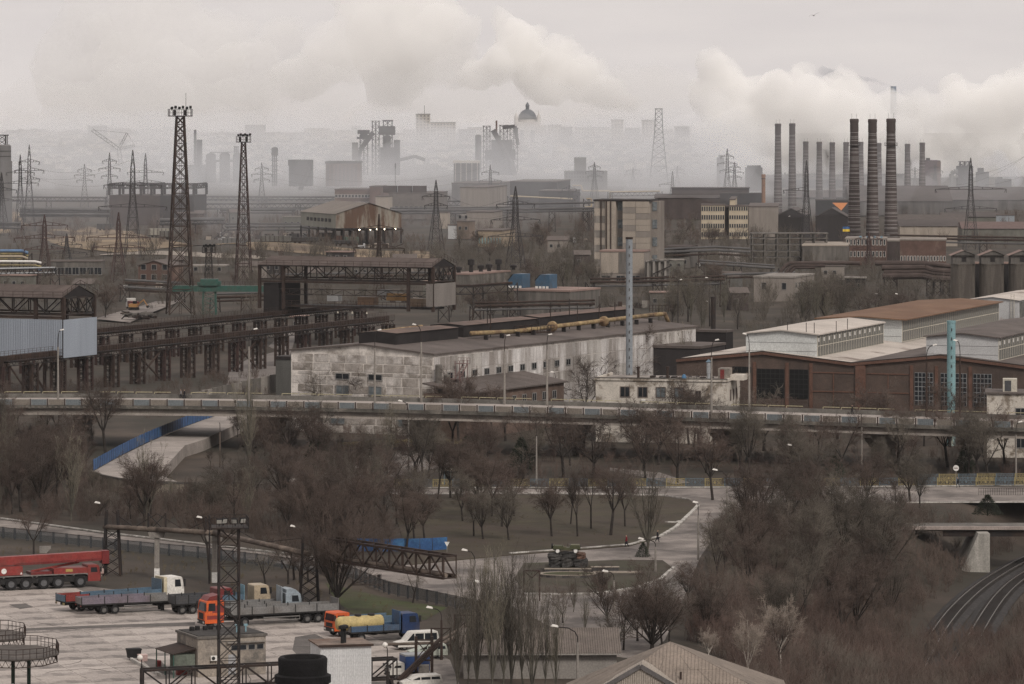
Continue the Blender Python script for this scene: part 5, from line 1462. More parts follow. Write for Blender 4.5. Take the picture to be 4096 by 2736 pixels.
# --- lattice floodlight towers
def flood_tower(label, px, ybase, yplat, wb_, wt, pw, n, yant=None, m=rust):
 Y = YG(ybase); s = F / Y
 t = T('floodlight_tower', label, 'floodlight tower', ((px - 2048) / s, Y, 0), R(12), 'lattice floodlight towers')
 h = (ybase - yplat) / s
 lattice_mast(t, h, wb_, wt, n, .42 * wb_ / 7, .2 * wb_ / 7, m)
 b = MB()
 for k in range(int(h / .8)): b.beam((-.3, 0, k * .8), (.3, 0, k * .8), .07)
 b.beam((-.3, 0, 0), (-.3, 0, h), .1).beam((.3, 0, 0), (.3, 0, h), .1)
 b.build('ladder', m, t)
 k = pw / 2
 MB().box(-k, k, -k * .6, k * .6, h, h + .25).build('platform', steel, t)
 MB().rail([(-k, -k * .6, h), (k, -k * .6, h), (k, k * .6, h), (-k, k * .6, h), (-k, -k * .6, h)], 2.1, 1.1, .1).build('guard_rail', steel, t)
 for i in range(6):
  x = -k + (i + .5) * pw / 6
  o = MB().box(-.35, .35, -.2, .2, 0, .7).beam((0, 0, -.4), (0, 0, .1), .12).build('floodlight', blackm, t)
  o.location = (x, -k * .55, h + 2.1 + (i % 2) * .25); o.rotation_euler = (.4, 0, U(-.5, .5))
 for x in (-k * .5, k * .45): MB().box(x - .4, x + .4, -.4, .4, h + .3, h + 1.9).build('control_box', lant, t)
 if yant: MB().beam((k * .5, 0, h), (k * .5, 0, h + (yplat - yant) / s), .1).build('antenna', steel, t)
flood_tower('tallest rusty lattice floodlight tower with wide lamp platform and antenna', 721, 1257, 466, 7.2, 2.1, 6.5, 13, 372)
flood_tower('second lattice floodlight tower, shorter and slimmer, with dark red legs', 974, 1137, 570, 5.2, 1.3, 4.6, 12, 545, redsteel)
flood_tower('small lattice lamp tower above the green beam crane', 835, 1134, 1012, 2.8, 1.7, 4.2, 5, None, steel)
# --- pylons
def pylon(label, px, ytop, Y, arms, wb_, m=pylonm, taper=.45, oneside=0, n=6):
 """tapered lattice pylon; arms = [(fraction of height, half length)]"""
 s = F / Y
 H = CH - (ytop - HZ) / s
 t = T('power_pylon', label, 'pylon', ((px - 2048) / s, Y, 0), R(U(-25, 25)), 'power pylons of the works')
 k = .62
 wb_ *= .8
 lattice_mast(t, H * k, wb_, wb_ * taper * .6, n, .2, .085, m, split=False)
 lattice_mast(t, H * .22, wb_ * taper * .6, wb_ * taper * .5, 4, .2, .1, m, split=False, z0=H * k)
 lattice_mast(t, H * .16, wb_ * taper * .5, .15, 3, .18, .09, m, split=False, z0=H * .84)
 for fr_, hl in arms:
  z = H * fr_
  b = MB()
  for sd in ((-1, 1) if not oneside else (oneside,)):
   w_ = wb_ * taper * .27
   tip = Vector((sd * hl, 0, z + .1))
   for y in (-w_, w_):
    b.beam((sd * w_, y, z), tip, .2); b.beam((sd * w_, y, z + 1.3), tip, .15)
    for q in (.3, .6): b.beam(Vector((sd * w_, y, z)).lerp(tip, q), Vector((sd * w_, y, z + 1.3)).lerp(tip, q), .12)
   b.beam(tip, tip - Vector((0, 0, 1.6)), .22, n=6)
   b.beam(tip - Vector((0, 0, .0)), tip + Vector((-sd * .8, .3, -1.5)), .15)
  b.build('cross_arm', m, t)
 return t
A3 = [(.62, 4.6), (.74, 6), (.86, 4)]
A2 = [(.64, 6.5), (.82, 5)]
PYL = [
 ('tall pylon with square shaft left of the round silo at the left edge', 117, 579, 2020, [(.6, 5), (.7, 7), (.8, 5)], 7, pylonm),
 ('pylon just left of the tall square one by the grey silo', 81, 619, 2030, [(.62, 9), (.76, 7)], 6, pylonm),
 ('slim three armed pylon over the pipe bridge left of the dark hall', 338, 656, 2480, A3, 6, pylonm),
 ('pylon with long arms close to the dark hall corner', 438, 610, 2300, A3, 6, pylonm),
 ('wide legged pylon standing before the dark hall', 531, 600, 1600, [(.5, 13), (.69, 11)], 8, pylonm),
 ('pylon behind the roof of the dark hall', 582, 613, 2260, [(.55, 9), (.7, 10)], 7, pylonm),
 ('dark red three armed pylon behind the coloured pipes', 178, 858, 1422, [(.5, 7), (.66, 10.5), (.84, 8)], 6, pylonred),
 ('small pylon behind the long grey shed', 267, 934, 1620, [(.3, 8), (.6, 6)], 4.5, pylonm),
 ('reddish square shafted pylon before the small brick house', 474, 849, 1430, [(.5, 9), (.64, 11)], 6, pylonred),
 ('slender pylon right of the second floodlight tower in the haze', 1047, 650, 2450, A3, 6, pylonm),
 ('broad pylon right of the rusty hangar', 1744, 720, 1760, [(.63, 5), (.76, 6)], 7, pylonm),
 ('pylon before the low grey hall in the haze', 1961, 658, 2420, A2, 6, pylonm),
 ('rusty pylon with drooping arms behind the open gantry crane', 1516, 856, 1306, [(.6, 8.5), (.82, 8)], 3.6, rust),
 ('tall dark pylon left of the concrete block building', 2062, 745, 1476, [(.45, 10), (.63, 9), (.8, 7)], 8, pylonm),
 ('three armed pylon in the middle haze before the city', 2378, 647, 2670, A3, 6, pylonm),
 ('small pylon above the yellow pipeline', 2277, 740, 2310, A3, 5, pylonm),
 ('one armed pylon at the edge of the dark mill roof', 2690, 685, 2560, [(.6, 8)], 6, pylonm, -1),
 ('large pylon behind the dark mill', 2909, 594, 2480, A3, 7, pylonm),
 ('thin pylon close behind the large one at the mill', 2938, 648, 2600, A3, 6, pylonm),
 ('dark lattice pylon in front of the chimney row', 3226, 641, 1770, [(.42, 5), (.66, 10)], 6.5, pylonm, -1),
 ('tall dark pylon with one long arm right of the chimneys', 3883, 631, 1747, [(.45, 11), (.66, 15)], 7, pylonm, 0),
 ('short red pylon with flat top before the red brick office', 3475, 930, 1500, [(.6, 6), (.84, 5)], 5, pylonred),
 ('distant three armed pylon right of the chimneys in the steam', 3740, 657, 2950, A3, 5, pylonm),
 ('far faint pylon right of the chimney row near the steam', 3660, 668, 2950, A3, 5, pylonm),
 ('far faint pylon left of the tall crossing tower', 2532, 668, 3080, A2, 5, pylonm),
 ('far faint pylon right of the tall crossing tower', 2709, 664, 3080, A2, 5, pylonm),
 ('pylon at the left picture edge before the silo', 6, 690, 1950, [(.55, 10), (.72, 8)], 7, pylonm),
]
for p in PYL: pylon(p[0], p[1], p[2], p[3], p[4], p[5], p[6], oneside=p[7] if len(p) > 7 else 0)
# tall river-crossing tower far away
t = T('crossing_tower', 'very tall pale lattice transmission tower in the haze right of the cathedral', 'tower', ((2635 - 2048) * 3100 / F, 3100, 0))
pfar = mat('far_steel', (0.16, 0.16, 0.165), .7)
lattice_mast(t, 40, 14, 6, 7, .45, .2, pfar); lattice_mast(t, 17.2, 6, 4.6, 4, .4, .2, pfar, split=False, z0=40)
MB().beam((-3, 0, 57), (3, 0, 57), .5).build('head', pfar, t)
# power lines between neighbouring pylons
def wires(label, a, b, offs, sag=4):
 """conductors hung between two points"""
 a, b = Vector(a), Vector(b)
 t = T('power_line', label, 'power line', a)
 for dx, dz in offs:
  pts = [a.lerp(b, i / 12) + Vector((dx, 0, dz - sag * 4 * (i / 12) * (1 - i / 12))) for i in range(13)]
  MB().path([tuple(p) for p in pts], .035, 3).build('wire', steel, t, world=True)
wires('power line wires crossing the haze between the right hand pylons', AT(3883, 740, 1747), AT(4300, 520, 1400), [(-6, 0), (6, 0), (0, 4)])
wires('power line wires from the left edge to the dark hall pylons', AT(117, 690, 2020), AT(531, 670, 1600), [(-6, 0), (5, -3), (0, 3)])
wires('power line wires over the middle haze', AT(1047, 700, 2450), AT(1961, 700, 2420), [(0, 0), (4, -3), (0, 5)], 9)
wires('power line wires left of the concrete block', AT(1744, 780, 1760), AT(2062, 800, 1476), [(-5, 0), (5, 0), (0, -4)])
# --- dark open hall left
f = near_corner(775, 2100, 8)
La = abs(f.a(437)); Hh = CH - (782 - HZ) * 2100 / F
t = f.thing('dark_hall', 'large dark steel hall with open skeleton roof left of the tall tower', 'building')
MB().box(-La, -La * .4, 0, 30, 0, Hh).build('wall', millp, t); MB().box(-La * .4, 0, 0, 30, Hh - 14, Hh).build('wall', mill, t)
Ht = CH - (737 - HZ) * 2100 / F
for k in range(9):
 x = -La + k * La / 8
 for y in (0, 30): MB().box(x - .6, x + .6, y - .4, y + .4, Hh, Ht).build('column', mill, t)
for y in (0, 30):
 MB().truss((-La, y, Ht - 2.2), (0, y, Ht - 2.2), 2.0, 16, .3, .45, 'W').build('roof_truss', mill, t)
for x in (-La, -La / 2, 0): MB().truss((x, 0, Ht - 2.2), (x, 30, Ht - 2.2), 2.4, 8, .3, .45, 'W').build('cross_truss', mill, t)
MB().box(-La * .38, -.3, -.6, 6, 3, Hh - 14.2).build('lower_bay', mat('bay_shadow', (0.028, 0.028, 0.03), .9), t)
for k in range(6): MB().box(-La * .38 + k * La * .065, -La * .38 + k * La * .065 + .8, -1, -.2, 0, Hh - 14).build('post', mill, t)
# round silo at the left edge
t = T('grey_silo', 'tall grey ribbed silo with steel head frame cut by the left edge', 'silo', ((8 - 2048) * 2050 / F, 2050, 0))
hs_ = CH - (578 - HZ) * 2050 / F
MB().lathe([(4.9, 0), (4.9, hs_ - 8), (4.4, hs_ - 8), (4.4, hs_ - .6), (3.6, hs_)], 24).build('shell', mat('silo_grey', (0.17, 0.165, 0.165), .8, .15, .1, streak=True), t)
for k in range(8): MB().lathe([(4.48, 20 + k * 2.5), (4.48, 20.3 + k * 2.5)], 24, cap=False).build('band', steel, t)
lattice_mast(t, 4.5, 3.5, 3.5, 2, .3, .15, steel, False, hs_)
MB().beam((-1, 0, hs_ + 4.5), (3.2, 0, hs_ + 4.5), .5).beam((2.6, 0, hs_), (2.6, 0, hs_ + 4.5), .35).build('hoist', steel, t)
# --- trestles and pipelines
def pipeline(label, pts, Y, rs, m, sup=22, zs=None, tr=False, name='pipe_trestle', leg=steel):
 """pipes along photo pixels at one distance with lattice supports"""
 P = [AT(x, y, Y + (i % 2) * .01) for i, (x, y) in enumerate(pts)]
 t = T(name, label, 'pipeline', (P[0].x, Y, 0))
 for k, (r, dz, dy) in enumerate(rs):
  MB().path([tuple(p + Vector((0, dy, dz))) for p in P], r, 8).build('pipe', m if not isinstance(m, (list, tuple)) else m[k % len(m)], t, world=True)
 L = P[-1].x - P[0].x
 if tr:
  for i in range(len(P) - 1):
   MB().truss(P[i] - Vector((0, .5, 2.4)), P[i + 1] - Vector((0, .5, 2.4)), 2.0, max(2, int((P[i + 1] - P[i]).length / 3)), .2, .3, 'W').build('truss', leg, t, world=True)
 n_ = max(1, int(abs(L) / sup))
 for k in range(n_ + 1):
  x = P[0].x + L * k / n_
  # height by interpolation
  z = None
  for i in range(len(P) - 1):
   if min(P[i].x, P[i + 1].x) - .01 <= x <= max(P[i].x, P[i + 1].x) + .01:
    q = (x - P[i].x) / ((P[i + 1].x - P[i].x) or 1); z = P[i].z + (P[i + 1].z - P[i].z) * q
  if z is None or z < 1: continue
  b = MB()
  for dx in (-1.3, 1.3): b.beam((x + dx * 1.2, Y, ground_z(x, Y) - .5), (x + dx, Y, z), .35)
  q = int(max(1, z / 3))
  for j in range(q):
   b.beam((x - 1.4, Y, z * j / q), (x + 1.4, Y, z * (j + 1) / q), .18); b.beam((x + 1.4, Y, z * j / q), (x - 1.4, Y, z * (j + 1) / q), .18)
  b.build('support', leg, t, world=True)
 return t
pip = mat('pipe_grey', (0.11, 0.105, 0.105), .7, .2, .1)
pipl = mat('pipe_pale', (0.36, 0.30, 0.22), .7, .2, .1)
pipline = [
 ('upper double pipe bridge crossing the left haze', [(-40, 788), (430, 790)], 2380, [(.5, 0, 0), (.4, -1.8, 0)], pip, 26, True),
 ('thick pipe bundle on lattice legs left of the dark hall', [(80, 836), (440, 838)], 2080, [(.7, 0, 0), (.6, -1.3, .8), (.6, -2.4, 0), (.5, -3.4, .6)], pip, 26, False),
 ('lower pipe bundle at the left edge', [(-40, 892), (84, 892)], 1950, [(.6, 0, 0), (.5, -1.1, .5), (.5, -2.2, 0)], pip, 24, False),
 ('pipe bridge with truss right of the tall floodlight tower', [(775, 786), (1340, 788)], 2420, [(.5, 0, 0), (.45, -1.5, 0)], pip, 30, True),
 ('second lower pipe bridge right of the dark hall', [(775, 815), (1400, 812)], 2300, [(.45, 0, 0), (.4, -3, 0)], pip, 24, True),
 ('long conveyor bridge behind the rusty hangar', [(880, 838), (1180, 840)], 2150, [(.7, 0, 0), (.5, -1.4, 0)], pip, 24, False),
 ('conveyor bridge right of the rusty hangar', [(1560, 842), (2060, 838)], 2120, [(.8, 0, 0), (.6, -1.4, 0), (.4, 1.2, 0)], pip, 22, False),
 ('truss bridge over the grey buildings', [(1545, 805), (1655, 805)], 2250, [(.3, 0, 0)], pip, 14, True),
 ('truss bridge left of the hazy pylon', [(1780, 803), (1945, 806)], 2300, [(.3, 0, 0)], pip, 18, True),
 ('pale yellow pipeline left of the concrete block', [(2040, 784), (2290, 796)], 2330, [(.45, 0, 0)], pipl, 30, False),
 ('lower dark pipe rack left of the concrete block', [(2040, 838), (2376, 832)], 2000, [(.6, 0, 0), (.5, -1.2, 0), (.5, 2.6, 0)], pip, 16, False),
 ('small yellow pipe portal over the rack', [(2340, 828), (2366, 828), (2366, 795), (2345, 795)], 2010, [(.4, 0, 0)], pipl, 30, False),
 ('pale pipe portal behind the concrete block', [(2440, 800), (2440, 768), (2640, 765)], 2500, [(.5, 0, 0)], pipl, 26, True),
 ('yellow pipe far behind the hazy pylon', [(2290, 742), (2325, 742), (2330, 763), (2440, 764)], 2750, [(.5, 0, 0)], pipl, 40, False),
 ('rusty pipe rack behind the poplars in mid distance', [(2360, 1128), (2480, 1128), (2900, 1118)], 1260, [(.45, 0, 0), (.35, -1.2, .5), (.3, 1.0, 0)], [rust, pip], 16, False),
 ('long low pipe rack with rails before the small grey house', [(2890, 1098), (3180, 1090)], 1340, [(.4, 0, 0), (.35, -1.1, .6)], [pip, rust], 14, False),
 ('slanting pipe rail below the footpath', [(2800, 1052), (3100, 1072)], 1440, [(.45, 0, 0), (.3, .9, 0)], pip, 12, False),
 ('pipe trestle along the foot of the green crane', [(500, 1148), (720, 1160)], 1290, [(.4, 0, 0), (.4, 1.2, .4), (.35, 2.2, 0), (.35, -.9, .4)], [pip, rust], 9, False),
 ('pipe rack right of the green crane', [(860, 1190), (1110, 1182)], 1240, [(.4, 0, 0), (.35, 1.0, .4), (.3, -1.1, 0)], [rust, pip], 9, False),
 ('truss pipe bridge right of the open gantry crane', [(1775, 1142), (1890, 1142), (2050, 1130)], 1180, [(.3, 0, 0)], rust, 9, True),
]
for lb, pts, Y, rs, m, sp_, tr_ in pipline: pipeline(lb, pts, Y, rs, m, sp_, tr=tr_)
# big brown pipes right
brp = mat('brown_lagged_pipe', (0.085, 0.062, 0.055), .85, .25, .3)
t = T('big_pipe_trestle', 'bundle of fat brown pipes on black trestles left of the concrete silos', 'pipeline', PT(3640, 1190))
Y = 1330
for pts, r in (([(3500, 1052), (3700, 1053), (3806, 1065)], .8), ([(3527, 1070), (3700, 1068), (3730, 1080), (3806, 1085)], 1.0), ([(3535, 1088), (3700, 1085), (3740, 1092), (3806, 1098)], .8), ([(3530, 1104), (3690, 1102), (3730, 1112), (3806, 1116)], 1.1), ([(3440, 1052), (3160, 1052), (3140, 1065), (3115, 1098)], .6), ([(3300, 1062), (3172, 1062), (3155, 1075), (3140, 1100)], .6), ([(3260, 1070), (3180, 1070), (3165, 1085), (3150, 1102)], .5)):
 MB().path([tuple(AT(x, y, Y)) for x, y in pts], r, 10).build('pipe', brp, t, world=True)
for px in (3550, 3575, 3720, 3750, 3785):
 a = AT(px, 1110, Y); b = MB()
 for dx in (-1.0, 1.0): b.beam((a.x + dx, Y, 0), (a.x + dx, Y, a.z), .5)
 for k in range(3): b.beam((a.x - 1, Y, a.z * k / 3), (a.x + 1, Y, a.z * (k + 1) / 3), .25).beam((a.x + 1, Y, a.z * k / 3), (a.x - 1, Y, a.z * (k + 1) / 3), .25)
 b.build('trestle', steel, t, world=True)
# --- rusty hangar on stilts
f = near_corner(1343, 1830, -21)
t = f.thing('rusty_hangar', 'rust streaked sheet metal hangar on open stilts with pale side wall', 'building')
W_, L_ = 30.0, 48.0
zb, ze, za = 6.8, 13.0, 17.6
rsm = mat('rust_streak_sheet', (0.24, 0.215, 0.18), .8, .15, .35, col2=(0.115, 0.065, 0.042), thr=(0.44, 0.54), streak=True)
n_ = 12
for k in range(n_):
 a, c = W_ * k / n_, W_ * (k + .98) / n_
 def zt(x): return ze + (za - ze) * (1 - abs(x - W_ / 2) / (W_ / 2))
 MB().add([(a, 0, zb), (c, 0, zb), (c, 0, zt(c)), (a, 0, zt(a)), (a, .2, zb), (c, .2, zb), (c, .2, zt(c)), (a, .2, zt(a))], [(0, 1, 2, 3), (7, 6, 5, 4), (3, 2, 6, 7), (0, 4, 5, 1), (1, 5, 6, 2), (0, 3, 7, 4)]).build('cladding_sheet', rsm, t)
pgm = mat('pale_green_sheet', (0.27, 0.265, 0.225), .8, .12, .3, streak=True)
for k in range(14): MB().box(0, .2, L_ * k / 14 + (.0 if k else .22), L_ * (k + .985) / 14, zb, ze).build('cladding_sheet', pgm, t)
for k in range(7): win(t, 's', 8 + k * 5, 9.3, 3.2, 1.5, fm=rust, d=-.05).rotation_euler.z = -math.pi / 2
for s_ in (0, 1):
 x0, x1 = (-.6, W_ / 2) if s_ == 0 else (W_ / 2, W_ + .6)
 z0, z1 = (ze - .1, za + .1) if s_ == 0 else (za + .1, ze - .1)
 for k in range(6): MB().add([(x0, -.6 + k * 8.2, z0), (x1, -.6 + k * 8.2, z1), (x1, 7.55 + k * 8.2, z1), (x0, 7.55 + k * 8.2, z0)], [(0, 1, 2, 3)]).build('roof_sheet', mat('hangar_roof', (0.19, 0.165, 0.145), .9, .12, .1), t)
MB().box(W_ - .2, W_, .2, L_, zb, ze).build('rear_wall', pgm, t)
for k in range(9):
 for y in (.5, L_ * .5, L_): MB().box(W_ * k / 8 - .3, W_ * k / 8 + .3, y - .3, y + .3, 0, zb).build('stilt', steel, t)
MB().box(0, W_, 6, L_, zb - 1.3, zb - .8).build('crane_beam', steel, t)
lit = mat('lit_lamp', (0.9, 0.85, 0.7), .4, 0, 1, emit=((1, 0.9, 0.7), 14), fine=False)
for i, px in enumerate((1436, 1480, 1505, 1536, 1580)):
 a = f.a(px)
 o = MB().lathe([(.08, 0.4), (.26, .25), (.26, 0), (.08, -.1)], 8, (a, -.6, 6.0)).build('lit_lamp', lit, t)
# --- freight wagons
def wagon(label, px, py, L, h, m, rz=0, body=1, group='freight wagons in the works sidings'):
 p = PT(px, py); p.z = ground_z(p.x, p.y)
 t = T('freight_wagon', label, 'freight wagon', p, rz, group)
 b = MB().box(0, L, -1.4, 1.4, 1.2, 1.2 + h)
 b.build('body', m, t)
 for k in range(int(L / 1.8)): MB().box(.3 + k * 1.8, .6 + k * 1.8, -1.5, -1.4, 1.2, 1.15 + h).build('rib', steel, t)
 MB().box(-.3, L + .3, -1.2, 1.2, .85, 1.18).build('underframe', steel, t)
 for x in (1.5, 3.3, L - 3.3, L - 1.5):
  MB().lathe([(.48, -.9), (.48, .9)], 10, (x, 0, .48), 'y').build('wheelset', steel, t)
wg = [mat('wagon_grey', (0.14, 0.135, 0.125), .8, .2), mat('wagon_green', (0.09, 0.13, 0.105), .8, .2), mat('wagon_brown', (0.12, 0.075, 0.06), .8, .2), mat('wagon_dark', (0.06, 0.058, 0.058), .8, .2)]
wagon('long grey gondola wagon left of the hangar tracks', 1042, 1008, 12.5, 2.2, wg[0], R(-4))
wagon('low dark flat gondola coupled to the long grey one', 1166, 1012, 11, 1.5, wg[3], R(-4))
wagon('grey gondola wagon beneath the rusty hangar', 1272, 968, 7, 2.4, wg[0], R(-4))
wagon('brown gondola wagon beneath the rusty hangar', 1338, 975, 6, 2.4, wg[2], R(-4))
wagon('green gondola wagon at the end of the hangar row', 1378, 982, 6, 2.4, wg[1], R(-4))
wagon('dark gondola wagon in front of the green one', 1330, 1000, 10, 1.2, wg[3], R(-4))
wagon('pale covered wagon right of the tall tower', 596, 950, 9, 3, mat('wagon_pale', (0.27, 0.25, 0.21), .8, .2), R(2))
wagon('grey covered wagon behind the floodlight tower', 638, 962, 7, 2.6, wg[0], R(2))
wagon('dark tank wagon beside the dark hall', 388, 922, 7, 2.2, wg[3], R(2))
wagon('dark gondola wagon with high sides beside the second tower', 890, 1000, 13, 2.3, wg[0], R(-3))
# --- brick, concrete and mill buildings
flat('brick_block', 'long hazy red-brown brick block with stair tower behind the hangar', 1524, 2330, 1339, 1560, 760, 6, redb, tar, (14, 2, 1.6, 1.8, 5, 4), fm=whf)
flat('stair_tower', 'square stair tower on the hazy brick block', 1522, 2320, 1478, 1545, 748, 6, redb, tar)
flat('beige_annex', 'small beige annex beside the hazy brick block', 1552, 2200, 1502, 1570, 788, 10, cbeige, tar, (4, 1, 1.5, 3, 3, 3))
flat('grey_hall', 'grey brick hall with roof vents right of the hazy brick block', 1734, 2220, 1556, 1790, 775, 8, mat('grey_brick', (0.15, 0.13, 0.118), .9, .2, .2), tar, (9, 1, 2, 2, 5, 4))
for i, px in enumerate((1590, 1648, 1706)):
 a = AT(px, 770, 2230)
 MB().box(-3.4, 3.4, 0, 5, 0, 3.6).build('roof_vent', millp, bpy.data.objects['grey_hall']).location = (-24 + i * 7.8, 4, CH - (775 - HZ) * 2220 / F + .4)
flat('low_hall', 'long low hazy hall behind the middle pylon', 2000, 2520, 1807, 2060, 735, 8, millg, tar)
flat('hall_block', 'grey block with pale panel left of the yellow pipeline', 1950, 2280, 1841, 2040, 752, 10, cgrey, tar)
flat('rolling_mill', 'dark low rolling mill with ridge roof left of the concrete block', 2229, 2450, 2040, 2290, 728, 8, mill, tar)
flat('rolling_mill', 'lower dark mill wing in front of the ridge roofed one', 2293, 2380, 2155, 2320, 765, 8, mill, tar)
flat('brown_tower_block', 'narrow brown block between the broad pylon and the beige house', 1877, 1900, 1828, 1900, 888, 20, mat('brown_block', (0.19, 0.145, 0.115), .9, .2, .2), tar, (2, 2, 1.3, 1.6, 4, 5))
flat('concrete_block', 'grey concrete block behind the beige house', 1975, 2020, 1866, 2010, 850, 10, cgrey, tar)
flat('concrete_pier', 'narrow beige concrete pier beside the broad pylon', 1790, 2040, 1758, 1800, 852, 10, cbeige, tar)
flat('white_tower', 'small white tower hut beside the broad pylon', 1823, 1900, 1792, 1835, 902, 12, wmr, tar)
t_, *_r = flat('beige_house', 'beige rendered house with turquoise lower windows behind the bare trees', 2006, 1790, 1912, 2060, 925, 12, mat('beige_render', (0.28, 0.225, 0.165), .9, .2, .2), tar, (8, 1, .5, 2.6, 1.4, 3), fm=paint('turquoise', (0.22, 0.36, 0.37)), pm=paint('turquoise2', (0.25, 0.40, 0.40)))
# tall concrete panel building
f = near_corner(2598, 1440, 14)
t = f.thing('concrete_tower_block', 'tall windowless concrete panel block with lower wings in the middle', 'building')
sz = F / 1440
H = CH - (806 - HZ) / sz
x0 = f.a(2376); x1 = f.a(2462)
MB().box(x0, x1, .5, 14, 0, H).build('wall', cbeige, t); MB().box(x1, 0, 2.5, 14, 0, H - .4).build('wall', cgrey, t)
xa, xc = f.a(2490), f.a(2596)
for k in range(11):
 for j in range(2):
  MB().box(xa + (xc - xa) * j / 2 + .05, xa + (xc - xa) * (j + 1) / 2 - .05, 0, 2.5, 5 + k * (H - 5) / 11 + .04, 5 + (k + 1) * (H - 5) / 11 - .04).build('wall_panel', cbeige if (k + j) % 3 else cgrey, t)
for k in range(11):
 for j in range(2): MB().box(x0 + (x1 - x0) * j / 2 + .06, x0 + (x1 - x0) * (j + 1) / 2 - .06, .3, .5, k * H / 11 + .05, (k + 1) * H / 11 - .05).build('wall_panel', cbeige if (k * 2 + j) % 4 else conc, t)
MB().box(x0 - .3, .4, .2, 14.4, H, H + .6).build('roof', steel, t)
MB().box(0, f.a(2628), 3.5, 12, 0, H).build('wall', cgrey, t)
for k in range(4):
 MB().box(x1 + .3, xa - .4, 2.3, 2.5, 6 + k * 6, 9 + k * 6).build('window', glassl, t); MB().box(.3, f.a(2620), 3.3, 3.5, 6 + k * 6, 9 + k * 6).build('window', glassl, t)
for q in (.3, .55, .75): MB().box(x0 + (x1 - x0) * q, x0 + (x1 - x0) * q + .35, .0, .3, 2, H).build('drain_pipe', rust, t)
MB().box(f.a(2450), f.a(2640), -1, 2.4, 3.0, 6.0).build('canopy', mat('canopy_rust', (0.10, 0.062, 0.05), .8), t)
MB().box(f.a(2530), f.a(2600), -1.05, -1, 3.4, 5.8).build('turquoise_panel', paint('turq', (0.10, 0.19, 0.21)), t)
flat('panel_house', 'low grey panel building in front of the tall concrete block', 2578, 1405, 2400, 2600, 1008, 12, cgrey, rfr, None, None)
MB().box(-.2, .0, 0, .1, 0, 1).build('corner_strip', rust, bpy.data.objects['panel_house'])
for k, (a, b_) in enumerate(((-14.6, -8.8), (-8.6, -5.2), (-5.0, -.2))): MB().box(a, b_, -.15, 0, 4.2, 11).build('wall_panel', cbeige if k != 1 else concd, bpy.data.objects['panel_house'])
for a in (-13, -8, -3): win(bpy.data.objects['panel_house'], 'f', a, 1.5, 3, 2, d=-.02)
t = T('ruined_bay', 'ruined concrete bay with white columns and broken roof right of the panel house', 'building', PT(2612, 1150))
for k in range(4): MB().box(-2 + k * 1.9, -1.3 + k * 1.9, 0, .8, 0, 8.8).build('column', cw, t)
MB().box(-2.4, 5.5, 1, 7, 0, 8.6).build('rear_wall', concd, t)
for k in range(5): MB().beam((-2.5 + k * 1.5, -.6, 9 + U(-.5, .6)), (1.5 + k * 1.6, 1.5, 9.6 + U(-1, .6)), .6, .2).build('roof_slab', conc, t)
MB().beam((0, -.5, 4.5), (6, -.5, 7.2), .35).build('fallen_beam', steel, t); MB().beam((-.5, -.5, 3.4), (6.5, -.5, 3.8), .35).build('fallen_beam', steel, t)
# office with rows of windows
t_, La, Lb, H = flat('office_block', 'four storey cream office block with rows of dark windows', 2898, 1885, 2805, 2912, 822, 4, mat('cream_office', (0.42, 0.355, 0.265), .9, .1, .2), tar, (10, 4, .75, 2.1, 1.4, 3.8), Lbmax=12)
flat('office_block', 'second cream office wing right of the dark stair gap', 2992, 1885, 2916, 3006, 826, 4, MATS['cream_office'], tar, (8, 4, .75, 1.8, 1.6, 3.8), Lbmax=12)
flat('stair_gap', 'dark stairwell between the two cream office wings', 2917, 1888, 2897, 2920, 828, 4, mill, tar)
flat('lift_house', 'pale lift house on the roof of the cream office', 2940, 1890, 2919, 2948, 800, 4, MATS['cream_office'], tar)
flat('grey_block', 'windowless grey panel block right of the cream office', 3112, 1885, 2995, 3150, 828, 4, cgrey, tar)
# dark mill halls
def halls(name, label, pxl, pxr, ytop, Y, m, rm, depth=40, rise=3.0, mon=None):
 f = near_corner(pxr, Y, 3); La = abs(f.a(pxl)); H = CH - (ytop - HZ) * Y / F
 t = f.thing(name, label, 'building')
 MB().box(-La, 0, 0, depth, 0, H).build('wall', m, t)
 MB().add([(-La - .5, -.5, H), (.5, -.5, H), (.5, depth / 2, H + rise), (-La - .5, depth / 2, H + rise), (.5, depth + .5, H), (-La - .5, depth + .5, H)], [(0, 1, 2, 3), (3, 2, 4, 5), (1, 4, 2), (0, 3, 5)]).build('roof', rm, t)
 if mon:
  a, b_, h = mon
  MB().box(-La * a, -La * b_, depth * .35, depth * .7, H, H + rise + h).build('roof_monitor', m, t); MB().box(-La * a - .4, -La * b_ + .4, depth * .33, depth * .72, H + rise + h, H + rise + h + .4).build('monitor_roof', rm, t)
 k = max(3, int(La / 6))
 for q in range(k): MB().box(-La + q * La / k, -La + q * La / k + .5, -.3, 0, 0, H).build('pilaster', m, t)
 return t
mroof = mat('mill_roof', (0.10, 0.085, 0.08), .9, .2, .05)
t = halls('dark_mill', 'dark brown steel mill hall behind the cream office', 2620, 2880, 792, 2230, millp, mroof, 40, 1.8, (.75, -.45, 3.0))
flat('dark_mill', 'dark mill end wall right of the long roof', 3050, 2230, 2880, 3070, 775, 3, mill, mroof)
halls('long_mill', 'long grey mill wall behind the front chimneys', 3400, 3810, 806, 2300, millg, mroof, 120, 7.5)
halls('long_mill', 'long dark mill roof stretching to the right edge', 3640, 4200, 800, 2420, millg, mroof, 100, 6.5)
halls('long_mill', 'dark mill hall behind the row of short chimneys', 3150, 3500, 790, 2700, mill, mroof, 60, 4)
t = T('roof_truss_line', 'pale lattice gallery along the far mill roof', 'gallery', (0, 2500, 0))
